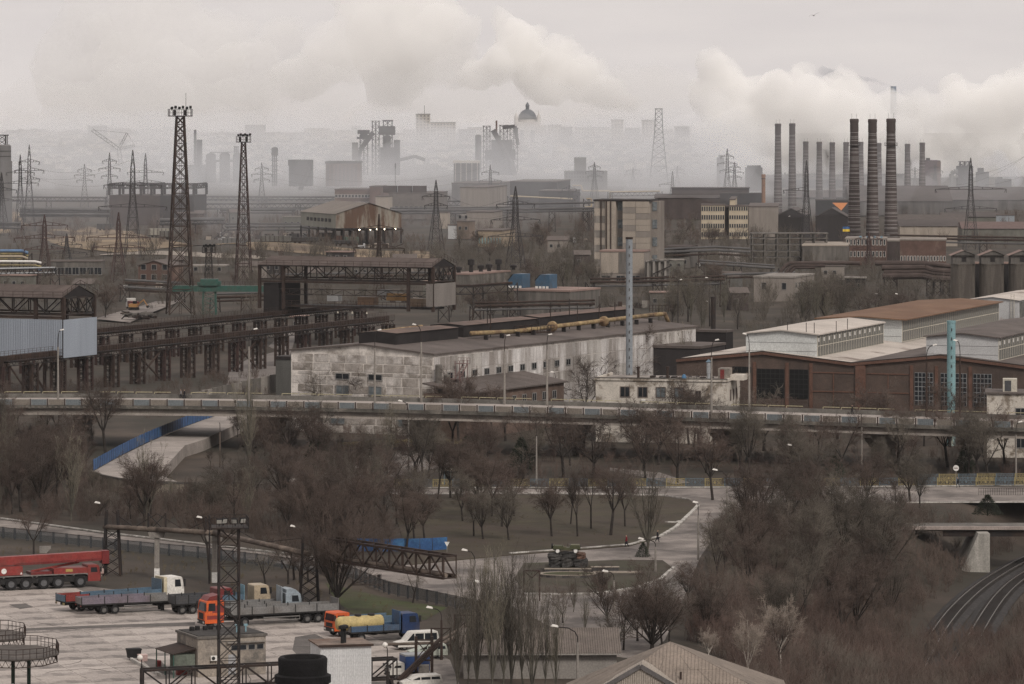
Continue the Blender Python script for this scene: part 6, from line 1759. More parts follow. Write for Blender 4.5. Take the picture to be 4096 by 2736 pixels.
MB().truss(AT(3590, 785, 2480), AT(4130, 785, 2480), 3.2, 50, .3, .4, 'W').build('truss', mat('pale_truss', (0.20, 0.185, 0.18), .7), t, world=True)
flat('gable_shed', 'dark gabled shed below the orange awning, left of the flag', 3389, 1880, 3264, 3400, 870, 10, mill, mroof, gable=4)
flat('gable_shed', 'dark gabled shed left of the lattice pylon at the chimneys', 3215, 1900, 3114, 3240, 862, 10, mill, mroof, gable=3)
t = T('awning', 'bright orange triangular roof sheet among the dark mill buildings', 'roof', AT(3360, 842, 2050))
a = [AT(3329, 811, 2050), AT(3391, 811, 2050), AT(3365, 842, 2040)]
MB().add([tuple(v) for v in a] + [(v.x, v.y + .4, v.z) for v in a], [(0, 1, 2), (5, 4, 3), (0, 3, 4, 1), (1, 4, 5, 2), (2, 5, 3, 0)]).build('sheet', mat('orange_sheet', (0.42, 0.145, 0.03), .7, .1), t, world=True)
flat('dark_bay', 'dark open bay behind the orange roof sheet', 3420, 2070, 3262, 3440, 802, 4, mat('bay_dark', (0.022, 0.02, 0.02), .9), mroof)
halls('mill_annex', 'low brown roofed mill annex right of the front chimneys', 3590, 3870, 890, 1960, cgrey, mat('annex_roof', (0.11, 0.092, 0.085), .9), 40, 3.2)
halls('mill_annex', 'low grey annex with flat roof further right', 3770, 4000, 868, 2080, dkgrn, mroof, 30, 2)
flat('sawtooth_shed', 'pale blue-grey stepped shed near the right edge', 4058, 2030, 3985, 4075, 862, 5, mat('pale_bluegrey', (0.25, 0.27, 0.29), .7, .1), tar)
halls('mill_annex', 'low hall with reddish roof near the right edge', 3850, 4200, 915, 1850, dkgrn, mat('reddish_roof', (0.15, 0.105, 0.095), .9), 36, 2.6)
halls('yard_shed', 'beige walled shed with rusty eaves behind the red brick office', 3600, 3830, 905, 1800, cbeige, mroof, 30, 2.5)
# --- chimneys
chb = mat('chimney_brick', (0.092, 0.072, 0.068), .9, .2, .15, col2=(0.07, 0.055, 0.052))
hoop = mat('chimney_hoop', (0.36, 0.34, 0.33), .7, .15)
def chimney(label, px, ytop, Y, wt, wbs, hoops=1.05, rail=False, group='brick chimneys with steel hoops', m=chb):
 x = (px - 2048) * Y / F; h = CH - (ytop - HZ) * Y / F
 t = T('brick_chimney', label, 'chimney', (x, Y, 0), 0, group)
 r0, r1 = wbs / 2, wt / 2
 MB().lathe([(r0, 0), (r1 * 1.0, h * .93), (r1 * .98, h - 1.0)], 20).build('shaft', m, t)
 MB().lathe([(r1 * .98, h - 5.5), (r1 * 1.07, h - 5.2), (r1 * 1.05, h - 1.6), (r1 * 1.12, h - 1.3), (r1 * 1.12, h - .3), (r1 * .95, h), (r1 * .7, h - .05), (r1 * .68, h - 2)], 20, cap=False).build('crown', m, t)
 n_ = int((h - 8) / hoops)
 for k in range(n_):
  z = h - 6 - k * hoops - .35 * hoops * math.sin(k * 2.3 + px)
  if z < 6: break
  r = r0 + (r1 - r0) * min(1, z / (h * .93)) + .05
  o = piece('hoop', PC, 'hoop', lambda b: b.lathe([(1, 0), (1, .13)], 20, cap=False), hoop, t, (0, 0, z))
  o.scale = (r, r, 1)
 for a in (-.6, .6): MB().beam((r1 * a, 0, h - .5), (r1 * a, 0, h + 2.2), .08).build('lightning_rod', steel, t)
 if rail:
  MB().lathe([(r1, h - 11), (r1 + .9, h - 11), (r1 + .9, h - 10.85), (r1, h - 10.85)], 16).build('gallery', steel, t)
  b = MB()
  for q in range(12):
   c, d = 2 * math.pi * q / 12, 2 * math.pi * (q + 1) / 12
   R_ = r1 + .9
   b.beam((R_ * math.cos(c), R_ * math.sin(c), h - 10.9), (R_ * math.cos(c), R_ * math.sin(c), h - 9.8), .08); b.beam((R_ * math.cos(c), R_ * math.sin(c), h - 9.8), (R_ * math.cos(d), R_ * math.sin(d), h - 9.8), .08)
  b.build('gallery_rail', steel, t)
 return t
chimney('thick front chimney with gallery, first of the tall trio behind the flag', 3417, 475, 1740, 3.3, 5.5, rail=True)
chimney('thick front chimney without gallery, middle of the tall trio', 3490, 476, 1745, 3.4, 5.6)
chimney('thick front chimney with gallery, last of the tall trio', 3564, 474, 1715, 3.5, 5.8, rail=True)
chimney('tall slim chimney standing first at the end of the chimney group', 3112, 494, 2200, 3.0, 4.6)
chimney('tall slim chimney second beside its twin', 3169, 493, 2200, 3.0, 4.6)
for i, (px, yt) in enumerate(((3223, 566), (3277, 567), (3329, 569), (3384, 568), (3443, 567), (3515, 571), (3630, 575), (3689, 570))):
 chimney(('first', 'second', 'third', 'fourth', 'fifth', 'sixth', 'seventh', 'last')[i] + ' short chimney in the rear row above the mill roof', px, yt, 2600, 3.1, 4.5, 1.25)
t = T('brick_flue', 'short orange-brown flue beside the cream office', 'chimney', ((3054 - 2048) * 2000 / F, 2000, 0))
MB().lathe([(.95, 0), (.9, 26), (1.0, 26.2), (1.0, 27.2), (.8, 27.3)], 14).build('shaft', mat('orange_brick', (0.25, 0.145, 0.095), .9, .2), t)
MB().lathe([(1.02, 25), (1.02, 25.4)], 14, cap=False).build('band', rust, t)
# --- red brick office, flag, silos
t, La, Lb, H = flat('red_brick_office', 'red brick office with rows of white windows below the tall chimneys', 3545, 1585, 3382, 3600, 958, 6, redb, cgrey, (11, 2, .9, 2.2, 3.2, 4.4), fm=whf, Lbmax=20)
flat('red_brick_office', 'second red brick wing with beige top storey left of the silos', 3784, 1560, 3600, 3830, 962, 6, redb, cgrey, (14, 1, .8, 1.9, 2.6, 4), fm=whf, Lbmax=20)
flat('link_wing', 'recessed brown link between the two red brick wings', 3602, 1605, 3544, 3606, 966, 6, millp, cgrey)
for k in range(4): MB().box(-10 + k * 2.6, -9.2 + k * 2.6, 2, 3, H + .5, H + 1.2).build('roof_tarpaulin', paint('tarp_blue', (0.18, 0.3, 0.38)), t)
p = AT(3400, 926, 1650)
t = T('flag', 'blue and yellow flag flying left of the tall chimneys', 'flag', (p.x, 1650, 0))
MB().beam((0, 0, 0), (0, 0, p.z + 2), .15).build('flag_pole', steel, t)
for k, (m_, z0) in enumerate(((mat('flag_yellow', (0.62, 0.43, 0.05), .8, .05), p.z), (mat('flag_blue', (0.05, 0.13, 0.30), .8, .05), p.z + .95))):
 b = MB()
 for i in range(8):
  x, y, y2 = -.35 * i, .18 * math.sin(i * 1.1), .18 * math.sin((i + 1) * 1.1)
  b.add([(x, y, z0), (x - .35, y2, z0), (x - .35, y2, z0 + .93), (x, y, z0 + .93)], [(0, 1, 2, 3)])
 b.build('flag_stripe', m_, t)
slm = mat('silo_concrete', (0.155, 0.135, 0.115), .9, .25, .25, col2=(0.085, 0.072, 0.062), thr=(0.47, 0.6), streak=True, bump=.3)
for i, (a, b_) in enumerate(((3808, 3906), (3922, 4022), (4040, 4140))):
 Y = 1280; s = F / Y
 t = T('concrete_silo', ('first weathered concrete silo beside the brown pipes', 'middle weathered concrete silo between two dark gaps', 'last weathered concrete silo cut by the right edge')[i], 'silo', (((a + b_) / 2 - 2048) / s, Y + 4, 0))
 r = (b_ - a) / s / 2; h = CH - (1056 - HZ) / s
 MB().lathe([(r, 0), (r, h - .4), (r * 1.03, h - .4), (r * 1.03, h)], 22).build('drum', slm, t)
 o = MB().box(-r * .9, r * .9, -r * .8, r * .8, h, h + 2.6).build('head_house', concd, t)
 MB().prism([(-r, h + 2.6), (r, h + 2.6), (0, h + 4.0)], 'y', -r, r).build('gable', concd, o)
 for s_ in (-1, 1): MB().add([(s_ * (r + .3), -r - .3, h + 2.5), (0, -r - .3, h + 4.1), (0, r + .3, h + 4.1), (s_ * (r + .3), r + .3, h + 2.5)], [(0, 1, 2, 3)]).build('head_roof', rfr, o)
 MB().box(-.7, .7, -r * .8 - .06, -r * .8, h + .6, h + 2.0).build('window', lant, o)
flat('silo_gallery', 'dark recess linking the concrete silos', 4140, 1296, 3830, 4150, 1056, 2, lant, rfr)
# small houses mid right
flat('annex_house', 'small beige two storey house among the poplars by the pipes', 3177, 1280, 3015, 3265, 1112, 18, cgrey, conc, (2, 1, 1.5, 2.2, 4.2, 4), (6, 2, 1.2, 1.6, 1.8, 3), Lbmax=25)
flat('grey_hut', 'small grey hut beside the pale footpath', 2758, 1560, 2655, 2790, 992, 10, concd, rust, (3, 1, 1.2, 1.6, 1.5, 3))
flat('dark_shelter', 'low dark shelter with brown roof beyond the yellow pipe end', 2905, 900, 2760, 2925, 1330, 24, lant, tar, Lbmax=14)
flat('long_low_shed', 'long low brown roofed shed behind the poplars before the brick hall', 2800, 845, 2520, 2900, 1395, 22, mill, tar, Lbmax=40)
t = T('steel_rack', 'open steel storage rack with many shelves left of the red brick office', 'rack', PT(3150, 1065))
b0 = PT(3010, 1065); Y = b0.y; s = F / Y
for k in range(7):
 x = b0.x + k * 4.6 - t.location.x
 MB().box(x - .25, x + .25, 0, .5, 0, 12).build('post', concd, t); MB().box(x - .25, x + .25, 8, 8.5, 0, 12).build('post', concd, t)
for z in (3, 5.4, 7.8, 10.2, 12): MB().box(b0.x - t.location.x - .5, b0.x + 28.2 - t.location.x, -.2, 8.7, z, z + .35).build('shelf', concd, t)
flat('rack_house', 'grey shed with pale roof edge beside the steel rack', 3390, 1560, 3210, 3400, 985, 6, concd, cbeige)
# red roofed building with mushroom vents, building with blue ventilators
t, La, Lb, H = flat('vent_building', 'low pink roofed building with black mushroom vents behind the gantry crane', 1879, 1360, 1782, 2040, 1100, 26, concd, rfr, Lbmax=45)
for i, (x, y, h) in enumerate(((-6, 4, 2.2), (-4.5, 10, 4.5), (-3.5, 15, 2.4), (-3, 20, 2.6), (-3, 27, 4), (-2, 36, 1.8))):
 o = MB().lathe([(.7, H + .4), (.6, H + h * .6), (1.1, H + h * .62), (1.1, H + h), (.4, H + h + .3)], 12, (x, y, 0)).build('roof_vent', lant, t)
t, La, Lb, H = flat('ventilator_building', 'flat roofed grey building carrying two bright blue ventilator units', 2278, 1180, 2056, 2400, 1168, 26, concd, rfr, Lbmax=30)
bv = paint('vent_blue', (0.05, 0.11, 0.18))
for px in (2080, 2188):
 a = f_a = near_corner(2278, 1180, 26).a(px, 10)
 o = MB().box(a - 2.2, a + 2.2, 7, 12, H + .5, H + 2.6).build('ventilator', bv, t)
 MB().prism([(a - 2.4, H + 2.6), (a + 2.2, H + 2.6), (a + 2.2, H + 4.4), (a - .6, H + 4.4)], 'y', 7, 12).build('hood', bv, o)
 MB().prism([(a - 2.5, H + 2.62), (a - 2.2, H + 2.62), (a - .7, H + 4.3), (a - 1.0, H + 4.3)], 'y', 6.9, 12.1).build('louvre', lant, o)
 for k in range(4): MB().box(a - 2.1 + k * 1.1, a - 1.4 + k * 1.1, 6.8, 7, H + .5, H + 1.1).build('foot', white, o)
# left: brick house, shed, coloured pipes, lorry, digger
t, La, Lb, H = flat('brick_house', 'small gabled pink brick house left of the tall floodlight tower', 680, 1425, 553, 740, 1066, 14, redb, tar, (3, 2, 1.9, 1.9, 1.2, 3.3), gable=1.8, Lbmax=14)
flat('long_shed', 'long grey shed with brown roof behind the coloured pipes', 405, 1475, 200, 420, 1048, 4, concd, tar, (7, 1, 3, 2.6, 1, 3))
flat('long_shed', 'low grey shed right of the tall tower behind the green crane', 900, 1480, 760, 915, 1066, 5, concd, conc, (3, 1, 1.5, 1.5, 2, 3))
pipeline('rack of blue, yellow and white pipes at the left edge', [(-40, 1003), (90, 1003), (112, 1012)], 1420, [(.5, 0, 0), (.4, -1.0, .4), (.4, -1.9, 0), (.35, -2.7, .4)], [paint('pipe_blue', (0.13, 0.22, 0.36)), yel, pipl, yel], 12, name='pipe_rack')
pipeline('lower white pipes with railings at the left edge', [(-40, 1045), (140, 1046), (165, 1052)], 1400, [(.4, 0, 0), (.3, -1.2, 0), (.25, -2.4, .3)], [white, yel, MATS['paint_pipe_blue']], 8, name='pipe_rack')
pipeline('grey railed pipe walkway in front of the coloured pipes', [(-40, 1075), (220, 1070)], 1385, [(.25, 0, 0), (.25, -1.6, 0)], [mat('pipe_white', (0.36, 0.37, 0.38), .6)], 7, tr=True, name='pipe_rack')
t = T('oncoming_lorry', 'white lorry with lit headlights driving towards the overpass', 'truck', PT(504, 1234), R(-75))
cab(t, 0, 2.2, 2.5, .6, 3.1, wht, -1); MB().box(2.5, 8, 0, 2.5, 1, 2.4).build('tipper_body', dkred, t)
for x in (1, 5.5, 6.8): axle(t, x, 2.5)
for y in (.2, 2.0): MB().box(-.14, -.1, y, y + .3, .7, .95).build('lit_headlight', lit, t)
t = T('excavator', 'small orange excavator beside the white lorry', 'excavator', PT(535, 1242), R(-20))
MB().box(-1.3, 1.3, -1, 1, .2, .9).build('tracks', chas, t); MB().box(-1.2, 1.0, -.9, .9, 1.0, 2.0).build('house', paint('digger_orange', (0.45, 0.24, 0.09)), t); MB().box(.1, 1.0, -.9, .1, 2.0, 2.8).build('cab', glass, t)
MB().beam((1.0, .4, 1.5), (3, .4, 3.2), .3).beam((3, .4, 3.2), (4.2, .4, 1.4), .25).build('arm', MATS['paint_digger_orange'], t); MB().prism([(3.9, 1.5), (4.6, 1.5), (4.4, .8), (4.0, .9)], 'y', .1, .8).build('bucket', chas, t)
t = T('scrap_heap', 'heap of scrap steel frames beside the haul road', 'scrap', PT(545, 1280))
random.seed(3)
for k in range(26): MB().beam((U(-5, 6), U(-2, 3), U(.2, 2)), (U(-5, 6), U(-2, 3), U(.2, 2.4)), U(.2, .6)).build('scrap_piece', random.choice([steel, rust, concd]), t)
sheet('haul_road', [(380, 1275), (470, 1248), (560, 1225), (700, 1180), (760, 1190), (620, 1245), (520, 1290)], .1, asph)
sheet('haul_road', [(920, 1475), (1060, 1400), (1130, 1330), (1190, 1330), (1160, 1420), (1120, 1560), (900, 1560)], .06, asph2)
def far_sheet(name, pts, m):
 """irregular patch draped a little above the terrain"""
 P = [PT(*p) for p in pts]
 b = MB(); n = len(P); c = sum(P, Vector()) / n
 V = [(c.x, c.y, ground_z(c.x, c.y) + .25)]
 K = 6
 for k in range(1, K + 1):
  for p in P:
   q = c.lerp(p, k / K); V.append((q.x, q.y, ground_z(q.x, q.y) + .25))
 Fc = [(0, 1 + i, 1 + (i + 1) % n) for i in range(n)]
 for k in range(K - 1):
  for i in range(n): Fc.append((1 + k * n + i, 1 + (k + 1) * n + i, 1 + (k + 1) * n + (i + 1) % n, 1 + k * n + (i + 1) % n))
 b.add(V, Fc); o = b.build(name, m); o['kind'] = 'structure'
drygr = mat('ochre_grass', (0.26, 0.195, 0.125), .95, .25, .03, col2=(0.12, 0.09, 0.065), thr=(0.45, 0.62))
def ragged(pts, k=6, amp=5):
 out = []
 for i in range(len(pts)):
  a, b = pts[i], pts[(i + 1) % len(pts)]
  for j in range(k): out.append((a[0] + (b[0] - a[0]) * j / k + U(-amp, amp) * 3, a[1] + (b[1] - a[1]) * j / k + U(-amp, amp) * .5))
 return out
far_sheet('dry_grass_slope', ragged([(150, 930), (330, 905), (520, 930), (680, 975), (900, 1015), (960, 1035), (700, 1030), (420, 1015), (230, 985)]), drygr)
far_sheet('dry_grass_slope', ragged([(960, 1005), (1300, 1015), (1500, 1010), (1700, 1005), (1740, 1030), (1400, 1050), (1000, 1050)]), drygr)
far_sheet('dry_grass_slope', ragged([(-40, 850), (60, 845), (110, 900), (-40, 960)]), drygr)
far_sheet('pale_track', ragged([(400, 1038), (640, 1046), (1000, 1062), (1080, 1070), (1000, 1072), (640, 1056), (400, 1046)], 3, 2), mat('pale_dirt', (0.26, 0.225, 0.19), .9))
far_sheet('pale_track', ragged([(2870, 1010), (2930, 1005), (2985, 1040), (2960, 1062), (2880, 1050)], 3, 3), asph)
# --- clutter of the works yard: huts, racks, heaps
random.seed(31)
HUTS = [(1180, 1330, 40, 4), (1000, 1120, 90, 4.5), (1090, 1105, 70, 4), (700, 1100, 60, 3.5), (60, 1160, 120, 5), (330, 1190, 80, 4), (1460, 1120, 110, 5), (1620, 1090, 90, 5), (1350, 1075, 100, 4), (2330, 1075, 60, 5), (2700, 1085, 70, 4), (2900, 1170, 110, 5), (2660, 1240, 120, 5), (3330, 1120, 90, 5), (3420, 1180, 80, 5), (2960, 1245, 70, 5), (1720, 1180, 60, 5), (1240, 1140, 70, 4), (2480, 930, 90, 6), (2230, 1010, 80, 5), (3000, 905, 80, 6), (760, 905, 110, 6), (1180, 925, 100, 6), (960, 900, 80, 6)]
hm = [concd, cgrey, mill, millp, dkgrn, MATS['wagon_grey']]
for i, (px, py, w, h) in enumerate(HUTS):
 p = PT(px, py); p.z = ground_z(p.x, p.y); W_ = w * p.y / F; m_ = hm[i % 6]
 t = T('works_hut', '%s low %s hut in the works yard, %s counted towards the camera' % (('grey', 'pale grey', 'black', 'brown', 'olive', 'drab')[i % 6], ('flat roofed', 'gabled')[i % 2], ['one', 'two', 'three', 'four'][i // 6]), 'hut', p, R(U(-20, 10)), 'huts of the works yard')
 MB().box(-W_ / 2, W_ / 2, 0, 6, -1, h).build('wall', m_, t)
 if i % 2: MB().prism([(-.4, h), (6.4, h), (3, h + 1.6)], 'x', -W_ / 2 - .4, W_ / 2 + .4).build('roof', tar, t)
 else: MB().box(-W_ / 2 - .3, W_ / 2 + .3, -.3, 6.3, h, h + .35).build('roof', conc if i % 4 else rfr, t)
 for k in range(max(1, int(W_ / 3))): win(t, 'f', -W_ / 2 + 1.5 + k * 3, h * .4, 1.3, 1.4, d=-.02, cross=False)
for i, (px, py) in enumerate(((1080, 960), (1220, 960), (1500, 1000), (930, 940), (850, 960), (560, 1160), (1560, 1200), (1400, 1240), (2280, 970), (2560, 1230), (2750, 1060))):
 p = PT(px, py); p.z = ground_z(p.x, p.y)
 t = T('scrap_heap', 'heap of mixed scrap and crates on the works ground, %s of those around' % ('first second third fourth fifth sixth seventh eighth ninth tenth eleventh'.split()[i]), 'scrap', p, 0, 'scrap heaps of the works')
 for k in range(16):
  a, b_ = U(-8, 8), U(-4, 4)
  if k % 3: MB().box(a, a + U(.6, 2.6), b_, b_ + 1.5, -.3, U(.5, 2.2)).build('crate', random.choice([steel, rust, concd, wmr, conc, millp, cbeige]), t)
  else: MB().beam((a, b_, U(0, 1)), (a + U(-4, 4), b_ + 1, U(.5, 3)), .35).build('scrap_piece', random.choice([steel, rust]), t)
pipline = [
 ('low pipe rack behind the open gantry crane', [(1100, 1110), (1780, 1100)], 1420, [(.4, 0, 0), (.35, 1, .4)], [rust, pip], 14, False),
 ('black conveyor bridge before the dark hall', [(640, 880), (900, 875)], 1980, [(.9, 0, 0), (.6, -1.6, 0)], pip, 14, True),
 ('long dark rack of pipes under the hangar stilts', [(900, 905), (1240, 905)], 1930, [(.6, 0, 0), (.5, -1.5, 0), (.4, 1.2, 0)], pip, 11, False),
 ('dark pipe rack behind the panel house', [(2620, 1010), (2860, 1000), (3000, 1008)], 1560, [(.5, 0, 0), (.4, -1.4, 0), (.4, 1.2, 0)], [pip, rust], 12, False),
 ('pipe rack running before the mill annexes', [(3560, 952), (4120, 962)], 1680, [(.5, 0, 0), (.4, -1.3, 0), (.4, 1.1, 0)], [rust, pip], 16, False),
 ('pipe rack crossing before the blue ventilators', [(1900, 1225), (2380, 1215)], 1130, [(.4, 0, 0), (.3, -1, 0), (.3, .9, 0)], [rust, pip], 10, False),
]
for lb, pts, Y, rs, m, sp_, tr_ in pipline: pipeline(lb, pts, Y, rs, m, sp_, tr=tr_)
# ---------------------------------------------------------------- blast furnaces and the town on the hill
fdark = mat('far_dark_steel', (0.060, 0.055, 0.056), .8, .2, .05)
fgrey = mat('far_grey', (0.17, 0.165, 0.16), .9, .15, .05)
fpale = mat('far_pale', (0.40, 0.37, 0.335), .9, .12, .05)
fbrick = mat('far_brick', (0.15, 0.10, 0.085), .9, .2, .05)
def furnace(name, label, cat, Y, parts):
 """far plant: boxes, towers, pipes given by photo pixels at distance Y"""
 t = T(name, label, cat, ((parts[0][1] - 2048) * Y / F, Y, ground_z(0, Y)))
 s = F / Y
 for p in parts:
  k = p[0]
  if k == 'box':
   _, a, b, y0, y1, nm, m = p[:7]; d = p[7] if len(p) > 7 else (b - a) / s * .8
   A, B = AT(a, y0, Y), AT(b, y1, Y)
   MB().box(A.x, B.x, Y, Y + d, min(A.z, B.z), max(A.z, B.z)).build(nm, m, t, world=True)
  elif k == 'cyl':
   _, c, w, y0, y1, nm, m = p[:7]
   A, B = AT(c, y0, Y), AT(c, y1, Y); r = w / s / 2
   pr = [(r, B.z), (r, A.z - r * .5), (r * .75, A.z - r * .15), (r * .2, A.z)] if len(p) > 7 else [(r, B.z), (r, A.z)]
   MB().lathe(pr, 16, (A.x, Y + r, 0)).build(nm, m, t, world=True)
  elif k == 'frame':
   _, a, b, y0, y1, n, m = p[:7]
   A, B = AT(a, y0, Y), AT(b, y1, Y)
   w = B.x - A.x; h = A.z - B.z
   fr = MB()
   for x in (A.x, (A.x + B.x) / 2, B.x):
    for dy in (0, w * .8): fr.beam((x, Y + dy, B.z), (x, Y + dy, A.z), .7)
   for q in range(n):
    z0, z1 = B.z + h * q / n, B.z + h * (q + 1) / n
    fr.beam((A.x, Y, z0), (B.x, Y, z1), .4).beam((B.x, Y, z0), (A.x, Y, z1), .4)
   fr.build('steel_frame', m, t, world=True)
   for q in range(1, n + 1):
    z1 = B.z + h * q / n
    MB().box(A.x - 1, B.x + 1, Y - 1, Y + w * .8 + 1, z1 - .3, z1).build('platform', m, t, world=True)
  elif k == 'pipe':
   _, pts, r, nm, m = p[0], p[2], p[3], p[4], p[5]
   MB().path([tuple(AT(x, y, Y)) for x, y in pts], r, 8).build(nm, m, t, world=True)
 return t
furnace('blast_furnace', 'hazy blast furnace with twin head frames in the middle distance', 'blast furnace', 3300, [
 ('box', 1520, 1595, 590, 700, 'furnace_house', fdark), ('frame', 1489, 1516, 483, 700, 9, fdark), ('frame', 1533, 1568, 481, 620, 6, fdark), ('box', 1515, 1580, 505, 540, 'charging_platform', fdark),
 ('cyl', 1548, 30, 540, 700, 'furnace_shaft', fdark, 1), ('pipe', 1500, [(1493, 530), (1440, 600), (1420, 690)], 2.0, 'downcomer', fdark), ('box', 1575, 1600, 560, 700, 'lift_tower', fdark), ('pipe', 1, [(1596, 640), (1660, 625), (1700, 640)], 1.4, 'gas_main', fdark), ('box', 1531, 1571, 480, 486, 'hoist_beam', fdark)])
furnace('hoist_tower', 'hazy tower with three round platforms left of the blast furnace', 'tower', 3250, [
 ('frame', 1440, 1470, 540, 700, 6, fdark), ('box', 1430, 1478, 520, 536, 'upper_platform', fdark), ('box', 1427, 1478, 548, 556, 'lower_platform', fdark), ('box', 1440, 1470, 535, 550, 'head_house', fdark), ('box', 1408, 1432, 570, 640, 'bunker', fgrey)])
furnace('blast_furnace', 'second hazy blast furnace with tall inclined hoist right of the stove', 'blast furnace', 3350, [
 ('frame', 1934, 1960, 503, 690, 9, fdark), ('frame', 2000, 2030, 500, 690, 8, fdark), ('box', 1965, 2050, 560, 700, 'furnace_house', fdark), ('pipe', 1, [(1972, 520), (2040, 640), (2060, 700)], 2.2, 'inclined_hoist', fdark), ('cyl', 1986, 7, 482, 540, 'flare_stack', fbrick), ('frame', 2040, 2070, 512, 690, 7, fdark), ('box', 1940, 2062, 600, 640, 'cast_house', fdark), ('pipe', 1, [(2010, 510), (2060, 505), (2072, 580)], 1.5, 'gas_main', fdark)])
furnace('hot_stove', 'tall hazy domed stove left of the second blast furnace', 'stove', 3350, [('cyl', 1913, 25, 538, 690, 'stove_shell', fdark, 1), ('box', 1901, 1925, 560, 563, 'ring_platform', fdark)])
furnace('stove_group', 'row of three hazy domed stoves right of the tall floodlight tower', 'stoves', 3150, [
 ('cyl', 842, 40, 612, 730, 'stove_shell', fdark, 1), ('cyl', 898, 42, 610, 730, 'stove_shell', fdark, 1), ('cyl', 950, 40, 612, 730, 'stove_shell', fdark, 1), ('box', 820, 975, 640, 648, 'stove_gallery', fdark), ('box', 840, 920, 608, 611, 'top_walk', fdark, 3), ('frame', 938, 952, 585, 640, 3, fdark)])
furnace('power_plant', 'hazy boiler house with thin chimney beside the tall floodlight tower', 'building', 3180, [
 ('box', 786, 808, 559, 730, 'boiler_house', fdark), ('cyl', 780, 10, 519, 730, 'chimney', fdark), ('box', 752, 830, 660, 730, 'turbine_hall', fdark)])
furnace('hall', 'hazy long dark hall left of the blast furnace', 'building', 2950, [('box', 1303, 1440, 654, 745, 'wall', fbrick, 40), ('box', 1300, 1443, 646, 654, 'roof', fdark, 40)] + [('box', 1310 + k * 16, 1314 + k * 16, 660, 740, 'pilaster', fdark, -.6) for k in range(8)])
furnace('hall', 'hazy hall with pale posts below the second blast furnace', 'building', 2900, [('box', 1815, 1917, 655, 730, 'wall', fdark, 30), ('box', 1812, 1920, 644, 652, 'roof', fpale, 30)] + [('box', 1820 + k * 22, 1823 + k * 22, 652, 725, 'post', fpale, -.8) for k in range(5)])
furnace('hall', 'hazy bunker hall with sloping conveyor left of the long dark hall', 'building', 2880, [('box', 1155, 1245, 660, 745, 'wall', fdark, 30), ('box', 1152, 1248, 640, 662, 'top_house', fdark, 20), ('pipe', 1, [(1245, 670), (1200, 760)], 1.5, 'conveyor', fdark)])
furnace('water_tower', 'hazy water tower near the second floodlight tower', 'water tower', 2950, [('cyl', 1098, 26, 588, 622, 'tank', fdark, 1), ('frame', 1090, 1106, 620, 745, 6, fdark)])
furnace('hall', 'pale hazy works office with tower in the middle below the round tank', 'building', 2850, [('box', 2258, 2430, 684, 760, 'wall', fgrey, 20), ('box', 2298, 2345, 630, 690, 'tower', fgrey, 15)] + [('box', 2264 + k * 11, 2269 + k * 11, 690 + r * 14, 698 + r * 14, 'window', fdark, -.3) for k in range(14) for r in range(3)])
furnace('storage_tank', 'pale round storage tank on the hazy slope', 'tank', 3900, [('cyl', 2245, 72, 585, 640, 'shell', fpale, 1)])
furnace('gas_works', 'hazy red-grey block right of the chimneys', 'building', 3000, [('box', 3701, 3762, 642, 760, 'wall', mat('far_mauve', (0.13, 0.10, 0.105), .9), 30), ('box', 3748, 3763, 646, 755, 'red_bay', fbrick, -.8), ('box', 3705, 3720, 632, 642, 'roof_house', fdark)])
furnace('gas_works', 'hazy gas cleaning plant with bent pipe near the right pylon', 'building', 2950, [('box', 3830, 3893, 664, 765, 'wall', fdark), ('frame', 3842, 3878, 645, 700, 4, fdark), ('pipe', 1, [(3806, 765), (3806, 695), (3815, 686), (3830, 686)], 1.6, 'bent_pipe', fgrey), ('pipe', 1, [(3816, 750), (3816, 712), (3832, 705)], 1.2, 'bent_pipe', fgrey)])
furnace('bunker', 'hazy dark bunker tower right of the gas cleaning plant', 'building', 3000, [('box', 3907, 3956, 688, 765, 'wall', fdark), ('box', 3912, 3935, 672, 690, 'head_house', fdark)])
furnace('bunker', 'hazy low dark bunker near the right edge', 'building', 3050, [('box', 3985, 4046, 716, 765, 'wall', fdark), ('box', 3990, 4010, 708, 716, 'head_house', fdark)])
furnace('cooling_tower', 'hazy dark tower block behind the large mill pylon', 'building', 3050, [('box', 2868, 2898, 630, 760, 'wall', fdark), ('box', 2874, 2890, 620, 632, 'head_house', fdark)])
furnace('cooling_tower', 'hazy dark bunker block behind the cream office roof', 'building', 2900, [('box', 2983, 3050, 670, 765, 'wall', fdark), ('box', 2990, 3044, 662, 670, 'roof', fdark)])
furnace('coke_plant', 'low hazy coke plant roofs seen between the chimneys', 'building', 3100, [('box', 3130, 3420, 718, 770, 'wall', fdark, 30)] + [('cyl', x, 5, y, 725, 'vent_stack', fgrey) for x, y in ((3140, 690), (3250, 702), (3290, 688), (3310, 700), (3352, 708), (3362, 704), (3400, 710), (3425, 706))])
furnace('mast', 'thin tall mast in the haze behind the brick block', 'mast', 2850, [('box', 1580, 1582.5, 652, 780, 'shaft', fdark, .5), ('box', 1579, 1584, 655, 675, 'head', fdark, .8)])
